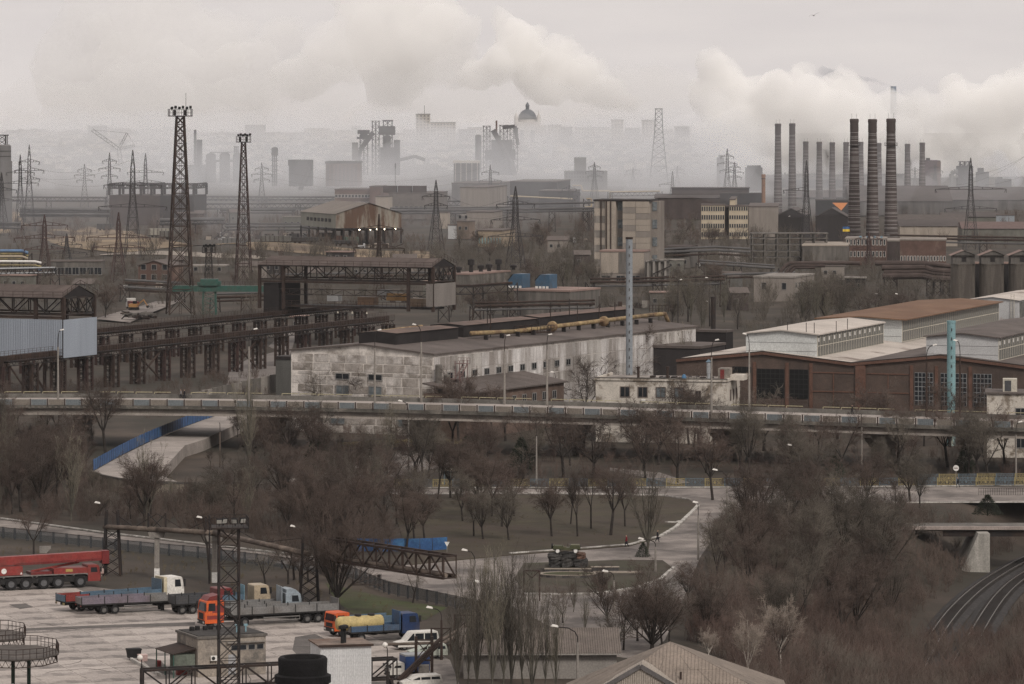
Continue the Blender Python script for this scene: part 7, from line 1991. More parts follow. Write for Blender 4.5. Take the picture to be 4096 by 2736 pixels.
# jib crane
Yc = 3300
t = T('jib_crane', 'pale hazy lattice jib crane left of the tall floodlight tower', 'crane', ((490 - 2048) * Yc / F, Yc, 0))
for a, b, w in (((368, 519), (475, 596), 1.1), ((475, 596), (490, 720), 1.4), ((475, 596), (509, 532), .8), ((475, 596), (539, 582), .8)):
 P, Q = AT(*a, Yc), AT(*b, Yc)
 n_ = Vector((0, 0, 1)).cross(Q - P); d = (Q - P).normalized(); pz = Vector((-d.z, 0, d.x)) * w
 m_ = MB().beam(P + pz, Q + pz, .35).beam(P - pz, Q - pz, .35)
 for k in range(10): m_.beam(P.lerp(Q, k / 10) + pz * (1 if k % 2 else -1), P.lerp(Q, (k + 1) / 10) + pz * (-1 if k % 2 else 1), .25)
 m_.build('boom' if a[0] < 400 else 'strut', fdark, t, world=True)
MB().beam(AT(368, 519, Yc), AT(509, 532, Yc), .2).beam(AT(509, 532, Yc), AT(539, 582, Yc), .2).build('stay', fdark, t, world=True)
# cathedral
Yk = 4700
sk = F / Yk
t = T('cathedral', 'pale domed cathedral with four small turrets on the hazy hill', 'cathedral', ((2110 - 2048) / sk, Yk, ground_z(17, Yk)))
zg = 0
def zc(py): return CH - (py - HZ) / sk - t.location.z
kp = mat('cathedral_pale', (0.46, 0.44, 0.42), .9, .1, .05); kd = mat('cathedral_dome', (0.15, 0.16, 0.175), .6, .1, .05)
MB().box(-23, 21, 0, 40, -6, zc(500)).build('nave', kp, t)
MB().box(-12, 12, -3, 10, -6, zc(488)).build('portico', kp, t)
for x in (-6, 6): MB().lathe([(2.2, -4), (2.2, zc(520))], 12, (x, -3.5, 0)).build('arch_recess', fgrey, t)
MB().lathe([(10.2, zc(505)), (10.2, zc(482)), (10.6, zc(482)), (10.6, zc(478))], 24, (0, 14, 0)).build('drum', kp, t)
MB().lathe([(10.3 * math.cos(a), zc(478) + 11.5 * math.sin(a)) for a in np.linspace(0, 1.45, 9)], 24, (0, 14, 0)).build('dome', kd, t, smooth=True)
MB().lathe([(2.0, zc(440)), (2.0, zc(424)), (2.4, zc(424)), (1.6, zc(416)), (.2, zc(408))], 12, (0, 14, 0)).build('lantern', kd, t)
for x, y in ((-12.5, 6), (12.5, 6), (-12.5, 24), (12.5, 24)):
 MB().lathe([(2.2, zc(505)), (2.2, zc(470)), (2.5, zc(470)), (1.6, zc(462)), (.3, zc(452)), (.1, zc(440))], 10, (x, y, 0)).build('turret', kp, t)
# town blocks
random.seed(21)
CITY = [(350, 424, 505, 4900), (100, 180, 522, 5200), (230, 330, 530, 5200), (440, 520, 517, 5000), (560, 640, 520, 5100), (650, 700, 512, 5300), (980, 1060, 502, 5100), (1215, 1315, 516, 5000), (1340, 1400, 523, 5100), (1405, 1440, 507, 5200), (1663, 1720, 458, 4600), (1722, 1822, 492, 4700), (1835, 1900, 520, 4900), (1870, 1930, 512, 5000), (2190, 2245, 502, 4900), (2240, 2290, 510, 4900), (2300, 2440, 512, 5000), (2445, 2494, 481, 4800), (2500, 2560, 514, 5000), (2568, 2626, 482, 4800), (2630, 2690, 521, 5100), (2700, 2760, 508, 5100), (1610, 1660, 522, 4900), (700, 760, 521, 5100), (20, 80, 530, 5300)]
for i, (a, b, yt, Y) in enumerate(CITY):
 x0, x1 = (a - 2048) * Y / F, (b - 2048) * Y / F
 g0 = ground_z((x0 + x1) / 2, Y)
 h = max(5, CH - (yt - HZ) * Y / F - g0)
 names = ['tall slab', 'long low', 'narrow', 'wide', 'boxy', 'pale', 'grey']
 desc = 'tallest hazy tower block on the hill with an antenna' if yt == 458 else 'hazy %s town block, %s along the hill skyline from the tower block' % (names[i % 7], ['one', 'two', 'three', 'four', 'five', 'six', 'seven', 'eight', 'nine', 'ten', 'eleven', 'twelve', 'thirteen', 'fourteen', 'fifteen', 'sixteen', 'seventeen', 'eighteen', 'nineteen', 'twenty', 'twenty-one', 'twenty-two', 'twenty-three', 'twenty-four', 'twenty-five'][i])
 t = T('town_block', desc, 'building', (x0, Y, g0), 0, 'town blocks on the far hill')
 w = x1 - x0
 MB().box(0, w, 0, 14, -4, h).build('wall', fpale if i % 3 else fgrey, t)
 MB().box(-.3, w + .3, -.3, 14.3, h, h + .8).build('roof', fgrey, t)
 if yt == 458: MB().beam((w * .6, 5, h), (w * .6, 5, h + 10), .4).build('antenna', fdark, t)
 nx, nz = max(2, int(w / 3.4)), max(1, int(h / 3.2))
 b_ = MB()
 for q in range(nx):
  for r in range(nz): b_.box(w * (q + .25) / nx, w * (q + .7) / nx, -.1, 0, h * (r + .3) / nz, h * (r + .75) / nz)
 b_.build('windows', fdark, t, kind='stuff')
def hillhouses():
 """small far houses on the slope, too many and too faint to tell apart"""
 b, rr = MB(), MB()
 rs = random.Random(4)
 for _ in range(520):
  Y = rs.uniform(3700, 5400); x = rs.uniform(-640, 330) * Y / 5000
  z = ground_z(x, Y); w, h = rs.uniform(5, 14), rs.uniform(2.5, 6)
  b.box(x, x + w, Y, Y + 8, z - 2, z + h); rr.prism([(x - .5, z + h), (x + w + .5, z + h), (x + w / 2, z + h + 2.5)], 'y', Y - .4, Y + 8.4)
 for m_, o_, nm, lb in ((fpale, b, 'hill_houses', 'faint small house walls scattered over the hazy hillside'), (fgrey, rr, 'hill_roofs', 'faint small house roofs scattered over the hazy hillside')):
  o = o_.build(nm, m_); o['kind'] = 'stuff'; o['label'] = lb
hillhouses()
# far smoking stack
Ys = 3900
t = T('smoking_stack', 'pale blue tall stack rising out of the steam with dark smoke at its top', 'chimney', ((3574 - 2048) * Ys / F, Ys, ground_z(340, Ys)))
zt_ = CH - (345 - HZ) * Ys / F - t.location.z
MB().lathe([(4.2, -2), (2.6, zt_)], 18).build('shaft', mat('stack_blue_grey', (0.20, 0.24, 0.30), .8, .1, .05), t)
MB().lathe([(3.1, zt_ - 6.5), (3.1, zt_ - 5.5)], 18, cap=False).build('gallery', fdark, t)
# ---------------------------------------------------------------- trees
def np_mesh(name, V, Tr):
 """triangle mesh straight from arrays"""
 V = np.asarray(V, dtype=np.float32); Tr = np.asarray(Tr, dtype=np.int32)
 me = bpy.data.meshes.new(name)
 me.vertices.add(len(V)); me.vertices.foreach_set('co', V.ravel())
 me.loops.add(len(Tr) * 3); me.loops.foreach_set('vertex_index', Tr.ravel())
 me.polygons.add(len(Tr)); me.polygons.foreach_set('loop_start', np.arange(0, len(Tr) * 3, 3, dtype=np.int32))
 me.update(calc_edges=True)
 return me
class Twigs:
 """tapered tubes and cones gathered as triangles"""
 def __init__(s): s.V = []; s.T = []
 def limb(s, pts, rad, n):
  o = len(s.V)
  for i, p in enumerate(pts):
   d = (pts[min(i + 1, len(pts) - 1)] - pts[max(i - 1, 0)])
   up = Vector((0, 0, 1)) if abs(d.z) < .9 * d.length else Vector((1, 0, 0))
   a = d.cross(up).normalized(); b = a.cross(d).normalized()
   for k in range(n):
    t = 2 * math.pi * k / n
    q = p + a * (math.cos(t) * rad[i]) + b * (math.sin(t) * rad[i])
    s.V.append((q.x, q.y, q.z))
  for i in range(len(pts) - 1):
   for k in range(n):
    k2 = (k + 1) % n
    A, B, C, D = o + i * n + k, o + i * n + k2, o + (i + 1) * n + k2, o + (i + 1) * n + k
    s.T.append((A, B, C)); s.T.append((A, C, D))
 def cone(s, p, q, r):
  d = q - p
  up = Vector((0, 0, 1)) if abs(d.z) < .9 * d.length else Vector((1, 0, 0))
  a = d.cross(up).normalized() * r; b = a.cross(d).normalized() * r
  o = len(s.V)
  for v in (p + a, p - a * .5 + b * .87, p - a * .5 - b * .87, q): s.V.append((v.x, v.y, v.z))
  s.T += [(o, o + 1, o + 3), (o + 1, o + 2, o + 3), (o + 2, o, o + 3)]
def tree_meshes(seed, kind):
 rs = random.Random(seed)
 tr, cr2 = Twigs(), Twigs()
 P = dict(broad=dict(H=11, trunk=(2.0, 3.4), stems=(4, 7), sang=(18, 46), kids=(9, 10, 6), L=(6.6, 3.1, 1.35, .8), up=(.10, .07, .03, .0), wob=(.10, .16, .22), ang=(28, 62), r0=.19),
             tall=dict(H=13, trunk=(3.5, 5), stems=(4, 6), sang=(14, 38), kids=(9, 10, 6), L=(7.2, 2.9, 1.3, .75), up=(.12, .06, .02, 0), wob=(.09, .16, .22), ang=(26, 58), r0=.2),
             fan=dict(H=9.5, trunk=(.7, 1.2), stems=(8, 11), sang=(10, 52), kids=(9, 8, 5), L=(7.6, 2.6, 1.2, .7), up=(.09, .06, .03, 0), wob=(.08, .14, .2), ang=(20, 50), r0=.2),
             poplar=dict(H=16, trunk=(1.2, 2.0), stems=(9, 12), sang=(2, 21), kids=(10, 4, 2), L=(11.5, 3.2, 1.2, .7), up=(.10, .16, .12, .05), wob=(.05, .09, .12), ang=(12, 32), r0=.16),
             gnarl=dict(H=8, trunk=(1.6, 2.6), stems=(3, 5), sang=(25, 55), kids=(7, 7, 4), L=(4.6, 2.4, 1.1, .6), up=(.12, .08, .03, 0), wob=(.25, .3, .3), ang=(35, 70), r0=.15))[kind]
 def rot(d, ang):
  ax = d.cross(Vector((rs.uniform(-1, 1), rs.uniform(-1, 1), rs.uniform(-1, 1)))).normalized()
  return (Matrix.Rotation(math.radians(ang), 3, ax) @ d).normalized()
 def grow(p, d, L, r, lvl):
  n = (6, 4, 2)[lvl]
  pts, rad = [p], [r]
  d = d.normalized()
  dirs = [d]
  for i in range(n):
   w = P['wob'][lvl]
   d = (d + Vector((rs.uniform(-w, w), rs.uniform(-w, w), rs.uniform(-w, w) + P['up'][lvl]))).normalized()
   pts.append(pts[-1] + d * (L / n)); rad.append(max(.009, r * (1 - .82 * (i + 1) / n)))
   dirs.append(d)
  (tr if lvl == 0 else cr2).limb(pts, rad, (5, 4, 3)[lvl])
  if lvl < 2:
   for k in range(P['kids'][lvl]):
    t = rs.uniform(.22 if lvl == 0 else .15, 1.0)
    i = min(n - 1, int(t * n)); q = pts[i].lerp(pts[i + 1], t * n - i)
    grow(q, rot(dirs[i + 1], rs.uniform(*P['ang'])), P['L'][lvl + 1] * rs.uniform(.55, 1.15) * (1.15 - .4 * t), max(.019, rad[i] * .5), lvl + 1)
  else:
   for k in range(P['kids'][2]):
    t = rs.uniform(.15, 1); q = pts[0].lerp(pts[-1], t)
    e = rot(d, rs.uniform(18, 55)); e.z += P['up'][3]
    cr2.cone(q, q + e * P['L'][3] * rs.uniform(.6, 1.4), .0145)
 hT = rs.uniform(*P['trunk'])
 lean = Vector((rs.uniform(-.12, .12), rs.uniform(-.12, .12), 1))
 base = [Vector((0, 0, -.3)), Vector((0, 0, .3)), Vector(lean) * hT * .6, Vector(lean) * hT]
 tr.limb(base, [P['r0'] * 1.5, P['r0'] * 1.15, P['r0'], P['r0'] * .95], 7)
 ns = rs.randint(*P['stems'])
 for k in range(ns):
  az = 2 * math.pi * (k + rs.uniform(-.3, .3)) / ns; a = math.radians(rs.uniform(*P['sang']))
  d = Vector((math.sin(a) * math.cos(az), math.sin(a) * math.sin(az), math.cos(a)))
  t = rs.uniform(.75, 1)
  grow(base[2].lerp(base[3], t), d, P['L'][0] * rs.uniform(.75, 1.15), P['r0'] * rs.uniform(.45, .7), 0)
 if kind == 'poplar': grow(base[3], Vector((0, 0, 1)), P['L'][0] * 1.2, P['r0'] * .8, 0)
 zmax = max(v[2] for v in cr2.V)
 return np_mesh('trunk', tr.V, tr.T), np_mesh('twig_crown', cr2.V, cr2.T), zmax
twm = [mat('twigs_brown', (0.112, 0.083, 0.069), .95, .35, .12, fine=False, objrand=.35), mat('twigs_grey', (0.135, 0.115, 0.094), .95, .35, .12, fine=False, objrand=.35), mat('twigs_red', (0.108, 0.073, 0.061), .95, .4, .12, col2=(0.13, 0.108, 0.09), fine=False, objrand=.3), mat('twigs_poplar', (0.19, 0.168, 0.13), .95, .3, .12, fine=False, objrand=.25)]
barkd = mat('bark_dark', (0.050, 0.041, 0.036), .95, .3, 1.0)
barkp = mat('bark_poplar', (0.115, 0.105, 0.085), .95, .25, .8)
birchm = mat('birch_bark', (0.42, 0.38, 0.335), .9, .2, 1)
birchw = mat('birch_twigs', (0.30, 0.25, 0.21), .9, .2, .5, fine=False)
PROTO = {}
def proto(kind, i, twig, bark):
 key = (kind, i, twig.name)
 if key not in PROTO:
  a, b, z = tree_meshes(100 + i * 17 + sum(map(ord, kind)), kind)
  a.materials.append(bark); b.materials.append(twig)
  PROTO[key] = (a, b, z)
 return PROTO[key]
KINDS = dict(broad=('bare_tree', [('broad', 0, twm[0], barkd), ('broad', 1, twm[1], barkd), ('broad', 2, twm[2], barkd), ('broad', 3, twm[0], barkd)]),
             tall=('bare_tree', [('tall', 0, twm[0], barkd), ('tall', 1, twm[2], barkd), ('tall', 2, twm[1], barkd)]),
             fan=('bare_tree', [('fan', 0, twm[0], barkd), ('fan', 1, twm[1], barkd)]),
             gnarl=('bare_tree', [('gnarl', 0, twm[1], barkd), ('gnarl', 1, twm[0], barkd)]),
             poplar=('poplar', [('poplar', 0, twm[3], barkp), ('poplar', 1, twm[3], barkp), ('poplar', 2, twm[1], barkp)]),
             birch=('birch', [('tall', 1, birchw, birchm)]))
TREES = []
def add_tree(kind, x, y, h, label=None, wide=1.0, var=None, group=None):
 nm, pr = KINDS[kind]
 v = rs_t.randrange(len(pr)) if var is None else var % len(pr)
 a, b, z = proto(*pr[v])
 s = h / z
 zg = ground_z(x, y)
 t = T(nm, label or '', 'tree', (x, y, zg), rs_t.uniform(0, 6.28), group, (s * wide * rs_t.uniform(.92, 1.1), s * wide * rs_t.uniform(.92, 1.1), s))
 link('trunk', a, None, t); link('twig_crown', b, None, t)
 TREES.append((t, kind, x, y, h, label))
 return t
rs_t = random.Random(77)
# trees one can point to
NAMED = [
 ('tall', 421, 1816, 1500, 'big bare tree standing before the ramp, its crown against the overpass', 1.0),
 ('poplar', 283, 2086, 1690, 'tall poplar with dark base beside the lower road', 1.0),
 ('poplar', 584, 2105, 1700, 'pale stemmed poplar pair in front of the ramp end', 1.0),
 ('poplar', 1000, 1890, 1480, 'tall poplar right of the ramp reaching over the overpass', 1.0),
 ('poplar', 1560, 1880, 1540, 'slim poplar in front of the overpass below the white workshop', .9),
 ('broad', 135, 2222, 1960, 'bare tree by the mesh fence above the red crane', 1.0),
 ('tall', 836, 2278, 1950, 'dark trunked tree beside the lattice mast on the bank', .9),
 ('fan', 1352, 2438, 1985, 'very large many stemmed tree behind the grey trailer', 1.05),
 ('gnarl', 1652, 2412, 2240, 'small pollarded tree on the green verge by the mesh fence', 1.0),
 ('gnarl', 1062, 2345, 2150, 'gnarled tree behind the pale grey truck', 1.1),
 ('broad', 2207, 2148, 1880, 'twin trunked lawn tree above the monument', .9),
 ('tall', 2310, 2148, 1890, 'slim lawn tree just right of the twin trunked one', .8),
 ('tall', 2364, 2117, 1840, 'straight lawn tree in the middle of the park', .8),
 ('tall', 2443, 2143, 1800, 'thick trunked lawn tree with the broadest crown in the park', 1.0),
 ('tall', 2283, 2098, 1860, 'thin lawn tree at the back of the park', .8),
 ('tall', 2500, 2108, 1880, 'lawn tree half hidden by the bushy poplar', .8),
 ('poplar', 2585, 2215, 1800, 'bushy grey poplar on the road bend beside the walkers', 1.5),
 ('fan', 2605, 2612, 2285, 'wide fan shaped dark tree rising behind the house roof', 1.25),
 ('birch', 3124, 2716, 2395, 'white barked birch among the brown thicket', .9),
 ('birch', 2838, 2660, 2500, 'small pale birch just behind the house roof', .9),
 ('birch', 2990, 2745, 2420, 'thin leaning birch between the house roof and the white birch', .7),
 ('tall', 3211, 2562, 2150, 'tall two limbed tree in the thicket left of the forked one', .9),
 ('tall', 3307, 2568, 2210, 'dark forked tree in the thicket', .9),
 ('fan', 3491, 2445, 2050, 'massive spreading dark tree left of the bridge abutment', 1.3),
 ('tall', 3010, 2240, 1850, 'tall dark tree at the right side of the road bend', 1.1),
 ('broad', 3215, 1990, 1700, 'broad reddish tree before the iron railing at the road fork', 1.2),
 ('broad', 3640, 2010, 1780, 'rounded reddish tree in front of the iron railing', 1.2),
 ('broad', 420, 1278, 1120, 'round brown tree beside the haul road and the white lorry', 1.0),
 ('gnarl', 1290, 1728, 1440, 'bare crooked tree against the white block wall', .9),
 ('gnarl', 1440, 1728, 1450, 'second crooked tree against the white block wall near its windows', .9),
 ('broad', 2345, 1690, 1400, 'brown bushy tree left of the peeling white building', 1.1),
 ('tall', 2950, 1320, 1150, 'bare tree beside the short black flue', 1.0),
 ('tall', 2850, 2000, 1690, 'dark tree by the curved street lamp at the upper road', 1.0),
 ('tall', 3590, 1850, 1580, 'bare forked tree before the overpass under the turquoise stack', 1.0),
 ('tall', 3790, 1870, 1590, 'dark spreading tree left of the round sign', 1.2),
 ('tall', 4020, 1880, 1600, 'dark tree beside the leaning lamp post at the right edge', 1.1),
 ('poplar', 1905, 2790, 2170, 'pale thin poplar before the long shed, beside the pipe rack', .8),
 ('poplar', 1970, 2800, 2130, 'tall pale poplar at the near end of the long shed', .8),
 ('poplar', 2050, 2790, 2110, 'pale poplar in the middle of the poplar row at the long shed', .8),
 ('poplar', 2130, 2810, 2230, 'lower pale poplar in the row at the long shed', .8),
 ('poplar', 1830, 2780, 2290, 'short pale poplar beside the sloping beams', .8),
 ('poplar', 1872, 2740, 2240, 'slim pale poplar right beside the pipe rack posts', .7),
 ('poplar', 2010, 2755, 2180, 'slim pale poplar between the two tallest by the long shed', .7),
 ('poplar', 2092, 2745, 2190, 'slim pale poplar behind the middle of the shed row', .7),
 ('poplar', 2180, 2760, 2330, 'slim brown poplar near the end of the shed row', .7),
 ('poplar', 1945, 2700, 2150, 'tall pale poplar behind the lamp with the big white head', .8),
 ('poplar', 2225, 2780, 2300, 'dark stemmed poplar at the far end of the long shed row', .7),
]
for kind, px, yb, yt, lb, wd in NAMED:
 p = PT(px, yb)
 zz = ground_z(p.x, p.y)
 if zz < -.5:  # stands in the cutting
  p = PT(px, yb, zz)
 h = (yb - yt) * p.y / F
 add_tree(kind, p.x, p.y, h, lb, wd)
# woods: (polygon in photo pixels on the ground, number, kinds, height range)
WOODS = [
 ([(-120, 1730), (360, 1740), (345, 1900), (420, 2000), (900, 1985), (1130, 1965), (1540, 1985), (1560, 2215), (1250, 2200), (800, 2150), (400, 2100), (-120, 2048)], 100, ('broad', 'broad', 'tall', 'poplar', 'fan'), (7.5, 12.5)),
 ([(660, 1790), (960, 1720), (1120, 1720), (1120, 1920), (700, 1920)], 14, ('broad', 'broad', 'tall'), (6, 10)),
 ([(1560, 1990), (2080, 1985), (2080, 2180), (1600, 2235)], 20, ('broad', 'tall', 'broad'), (7, 11)),
 ([(1150, 1840), (2700, 1830), (4150, 1850), (4150, 1925), (2700, 1938), (1900, 1942), (1150, 1935)], 50, ('broad', 'tall', 'gnarl', 'broad'), (7.5, 13)),
 ([(1560, 1725), (3600, 1760), (4150, 1790), (4150, 1840), (2600, 1820), (1560, 1790)], 26, ('tall', 'gnarl', 'broad'), (9, 14)),
 ([(3060, 2075), (3150, 2030), (4150, 2030), (4150, 2085), (3600, 2095), (3560, 2250), (3600, 2440), (3540, 2600), (3100, 2640), (2920, 2560), (2980, 2300)], 46, ('broad', 'tall', 'broad', 'fan'), (6.5, 12)),
 ([(2400, 2400), (2700, 2390), (2820, 2380), (2900, 2620), (2700, 2660), (2560, 2640), (2330, 2600)], 15, ('broad', 'fan'), (5, 8)),
 ([(2880, 2160), (3060, 2100), (2980, 2300), (2860, 2400), (2830, 2300)], 9, ('tall', 'broad', 'tall'), (6, 10)),
 ([(2000, 2420), (2330, 2440), (2400, 2640), (2150, 2680), (1900, 2600)], 6, ('broad', 'poplar'), (4.5, 7)),
 ([(1080, 2270), (1280, 2300), (1400, 2340), (1330, 2400), (1150, 2350)], 7, ('broad', 'gnarl'), (5, 8)),
 ([(2160, 1590), (2740, 1560), (2760, 1620), (2380, 1660), (2160, 1650)], 20, ('poplar', 'poplar', 'poplar', 'broad'), (13, 18)),
 ([(2600, 1290), (2900, 1270), (2960, 1320), (2640, 1330)], 9, ('poplar', 'poplar', 'broad'), (11, 15)),
 ([(3180, 1290), (3500, 1280), (3560, 1320), (3200, 1330)], 11, ('poplar', 'poplar', 'broad'), (12, 18)),
 ([(3550, 1250), (3800, 1240), (3780, 1330), (3500, 1330)], 12, ('broad',), (6, 9)),
 ([(2080, 1110), (2400, 1090), (2420, 1180), (2080, 1190)], 14, ('poplar', 'broad', 'gnarl'), (8, 12)),
 ([(2680, 1130), (2900, 1130), (2900, 1200), (2700, 1200)], 7, ('poplar', 'broad'), (8, 12)),
 ([(1780, 960), (2360, 955), (2360, 1050), (1900, 1060)], 16, ('gnarl', 'broad'), (7, 11)),
 ([(2640, 960), (3000, 950), (3000, 1000), (2640, 1010)], 10, ('gnarl', 'broad', 'poplar'), (7, 11)),
 ([(1780, 1230), (2100, 1260), (2080, 1330), (1800, 1290)], 10, ('poplar', 'broad'), (7, 11)),
 ([(700, 1580), (980, 1560), (980, 1620), (500, 1650), (300, 1640)], 10, ('broad', 'gnarl'), (5, 8)),
 ([(-80, 1640), (250, 1640), (250, 1730), (-80, 1730)], 8, ('broad',), (5, 8)),
]
ROADS = [[px_of(PT(*q).x, PT(*q).y) for q in pl] for pl in ([(1560, 1955), (4300, 1940), (4300, 2010), (3072, 2012), (2960, 2034), (2880, 2125), (2820, 2330), (2700, 2350), (2690, 2240), (2300, 2206), (2520, 2185), (2705, 2115), (2795, 2025), (2650, 1984), (1560, 1980)], [(-120, 2066), (400, 2128), (1250, 2228), (1600, 2258), (2040, 2218), (2060, 2310), (2095, 2370), (2040, 2425), (1500, 2312), (800, 2212), (-120, 2127)], [(2180, 2265), (2400, 2265), (2420, 2345), (2170, 2345)], [(372, 1890), (597, 1770), (835, 1674), (1010, 1655), (960, 1695), (818, 1762), (665, 1867), (720, 1935), (410, 1906)], [(1300, 1890), (1560, 1800), (1900, 1790), (1880, 1850), (1460, 1930)])]
def on_road(x, y):
 q = px_of(x, y)
 return any(in_poly(q[0], q[1], r) for r in ROADS)
def scatter(pl, n, rs, spacing=0.0, road=True, world=False):
 W_ = pl if world else [PT(*q) for q in pl]
 P2 = [(p.x, p.y) for p in W_]
 x0, x1 = min(p[0] for p in P2), max(p[0] for p in P2); y0, y1 = min(p[1] for p in P2), max(p[1] for p in P2)
 out = []; tries = 0
 while len(out) < n and tries < n * 60:
  tries += 1
  x, y = rs.uniform(x0, x1), rs.uniform(y0, y1)
  if not in_poly(x, y, P2) or (road and on_road(x, y)): continue
  if spacing and any((x - a) ** 2 + (y - b) ** 2 < spacing ** 2 for a, b in out): continue
  out.append((x, y))
 return out
for pl, n, ks, (h0, h1) in WOODS:
 for x, y in scatter(pl, n, rs_t, 1.6):
  if abs(y - opY(x) - 10) < 11: continue
  if 20 < x and y < 655 and min(seg_dist(x, y, TRACK), seg_dist(x, y, TRACK2)) < 7: continue
  h = rs_t.uniform(h0, h1); q = px_of(x, y)
  if 330 < q[0] < 980 and q[1] < 2085: h *= .45
  add_tree(rs_t.choice(ks), x, y, h)
# labels for the trees of the woods: by the nearest thing one can find, counted away from it
LM = [('the ramp end', 380, 1890), ('the blue fence of the ramp', 560, 1780), ('the red mobile crane', 250, 2300), ('the lattice mast', 900, 2180), ('the pipe bridge', 1540, 2290), ('the dark blue fence', 1600, 2200), ('the sports ground', 1600, 1860), ('the bus shelter', 1820, 1925), ('the jeep monument', 2270, 2270), ('the road bend', 2790, 2030), ('the white building', 2640, 1780), ('the brick hall', 3400, 1760), ('the turquoise stack', 3805, 1790), ('the round sign', 3824, 1950), ('the footbridge', 3700, 2120), ('the house roof', 2700, 2640), ('the long shed', 2180, 2680), ('the white birch', 3124, 2716), ('the forked thicket tree', 3307, 2560), ('the grey steel stack', 2517, 1600), ('the black flue', 2853, 1310), ('the concrete silos', 3800, 1260), ('the annex house', 3180, 1280), ('the blue ventilators', 2150, 1180), ('the panel house', 2500, 1150), ('the beige house', 1960, 1000), ('the concrete tower block', 2450, 1050), ('the cream office', 2880, 960), ('the open gantry crane', 1780, 1240), ('the crane runway', 800, 1560), ('the clad gantry crane', 150, 1620), ('the yellow iron railing', 3100, 1950), ('the mesh fence', 100, 2150), ('the lower road', 700, 2160), ('the retaining wall', 720, 1960), ('the road fork', 3000, 2060), ('the railway track', 3700, 2480)]
LM = [(n, PT(a, b)) for n, a, b in LM]
ORD = 'first second third fourth fifth sixth seventh eighth ninth tenth eleventh twelfth thirteenth fourteenth fifteenth sixteenth seventeenth eighteenth nineteenth twentieth'.split()
def ordinal(i): return ORD[i] if i < 20 else 'twenty-' + ORD[i - 20] if i < 29 else 'thirtieth' if i == 29 else 'thirty-' + ORD[(i - 30) % 9]
buck = {}
for t, kind, x, y, h, lb in TREES:
 if lb: continue
 d = [((p.x - x) ** 2 + ((p.y - y) * .5) ** 2, n) for n, p in LM]
 dd, n = min(d)
 buck.setdefault((n, 'poplar' if kind == 'poplar' else 'tree'), []).append((dd, t, kind, h))
for (n, w), lst in buck.items():
 lst.sort(key=lambda q: q[0])
 for i, (dd, t, kind, h) in enumerate(lst):
  look = {'poplar': 'slender grey', 'broad': 'bushy brown', 'tall': 'upright dark limbed', 'fan': 'many stemmed', 'gnarl': 'crooked'}[kind]
  t['label'] = '%s bare %s, %s away from %s' % (look, w, ordinal(i), n)
  t['group'] = 'bare winter trees'
for t, *_ in TREES:
 if 'group' not in t: t['group'] = 'bare winter trees'
# dense scrub that reads as one mass
def bush_arrays(seed, stems=14, kids=8, spread=.55, H=3.2):
 rs = random.Random(seed); tw = Twigs()
 for s_ in range(stems):
  az, a = rs.uniform(0, 6.28), rs.uniform(0, spread)
  d = Vector((math.sin(a) * math.cos(az), math.sin(a) * math.sin(az), math.cos(a)))
  p = Vector((rs.uniform(-.7, .7), rs.uniform(-.7, .7), -.1)); L = H * rs.uniform(.6, 1.05)
  tw.cone(p, p + d * L, .03)
  for k in range(kids):
   t = rs.uniform(.25, .95); q = p + d * (L * t)
   e = (d + Vector((rs.uniform(-.75, .75), rs.uniform(-.75, .75), rs.uniform(-.1, .5)))).normalized()
   l2 = L * rs.uniform(.18, .38)
   tw.cone(q, q + e * l2, .02)
   q2 = q + e * l2 * rs.uniform(.3, .7); e2 = (e + Vector((rs.uniform(-.7, .7), rs.uniform(-.7, .7), rs.uniform(-.2, .4)))).normalized()
   tw.cone(q2, q2 + e2 * l2 * .7, .016)
 return np.array(tw.V), np.array(tw.T)
BUSH = [bush_arrays(i) for i in range(4)]
def thicket(name, label, pl, n, m, smin=.6, smax=1.2, road=True, world=False):
 rs = random.Random(len(label) * 7 + n)
 Vs, Ts, o = [], [], 0
 for x, y in scatter(pl, n, rs, road=road, world=world):
  if 20 < x and 521 < y < 655 and min(seg_dist(x, y, TRACK), seg_dist(x, y, TRACK2)) < 4.0: continue
  v, t = BUSH[rs.randrange(4)]
  s = rs.uniform(smin, smax); a = rs.uniform(0, 6.28); c, q = math.cos(a) * s, math.sin(a) * s
  w = np.stack([v[:, 0] * c - v[:, 1] * q + x, v[:, 0] * q + v[:, 1] * c + y, v[:, 2] * s + ground_z(x, y)], 1)
  Vs.append(w); Ts.append(t + o); o += len(v)
 me = np_mesh(name, np.concatenate(Vs), np.concatenate(Ts)); me.materials.append(m)
 ob = bpy.data.objects.new(name, me); COL.objects.link(ob)
 ob['kind'] = 'stuff'; ob['label'] = label
thicket('thicket', 'dense brown thicket filling the lower right corner', [(2760, 2560), (2900, 2400), (3200, 2430), (3560, 2400), (3640, 2480), (3700, 2560), (4000, 2420), (4160, 2380), (4250, 2900), (2700, 2900), (2960, 2700)], 900, twm[2], .8, 1.35)
thicket('thicket', 'brown scrub below the trees right of the road bend', [(3050, 2100), (3130, 2045), (4150, 2035), (4150, 2085), (3600, 2095), (3580, 2280), (3620, 2420), (3100, 2440), (2900, 2500), (2980, 2280)], 440, twm[0], .5, 1.1)
thicket('scrub', 'low grey scrub beside the road bend below the tall trees', [(2850, 2150), (3060, 2085), (3010, 2280), (2900, 2520), (2740, 2500), (2800, 2330)], 170, twm[1], .25, .75)
thicket('thicket', 'dark scrub on the far side of the railway', [(4040, 2240), (4200, 2190), (4200, 2100), (3900, 2110)], 60, twm[0], .6, 1.1)
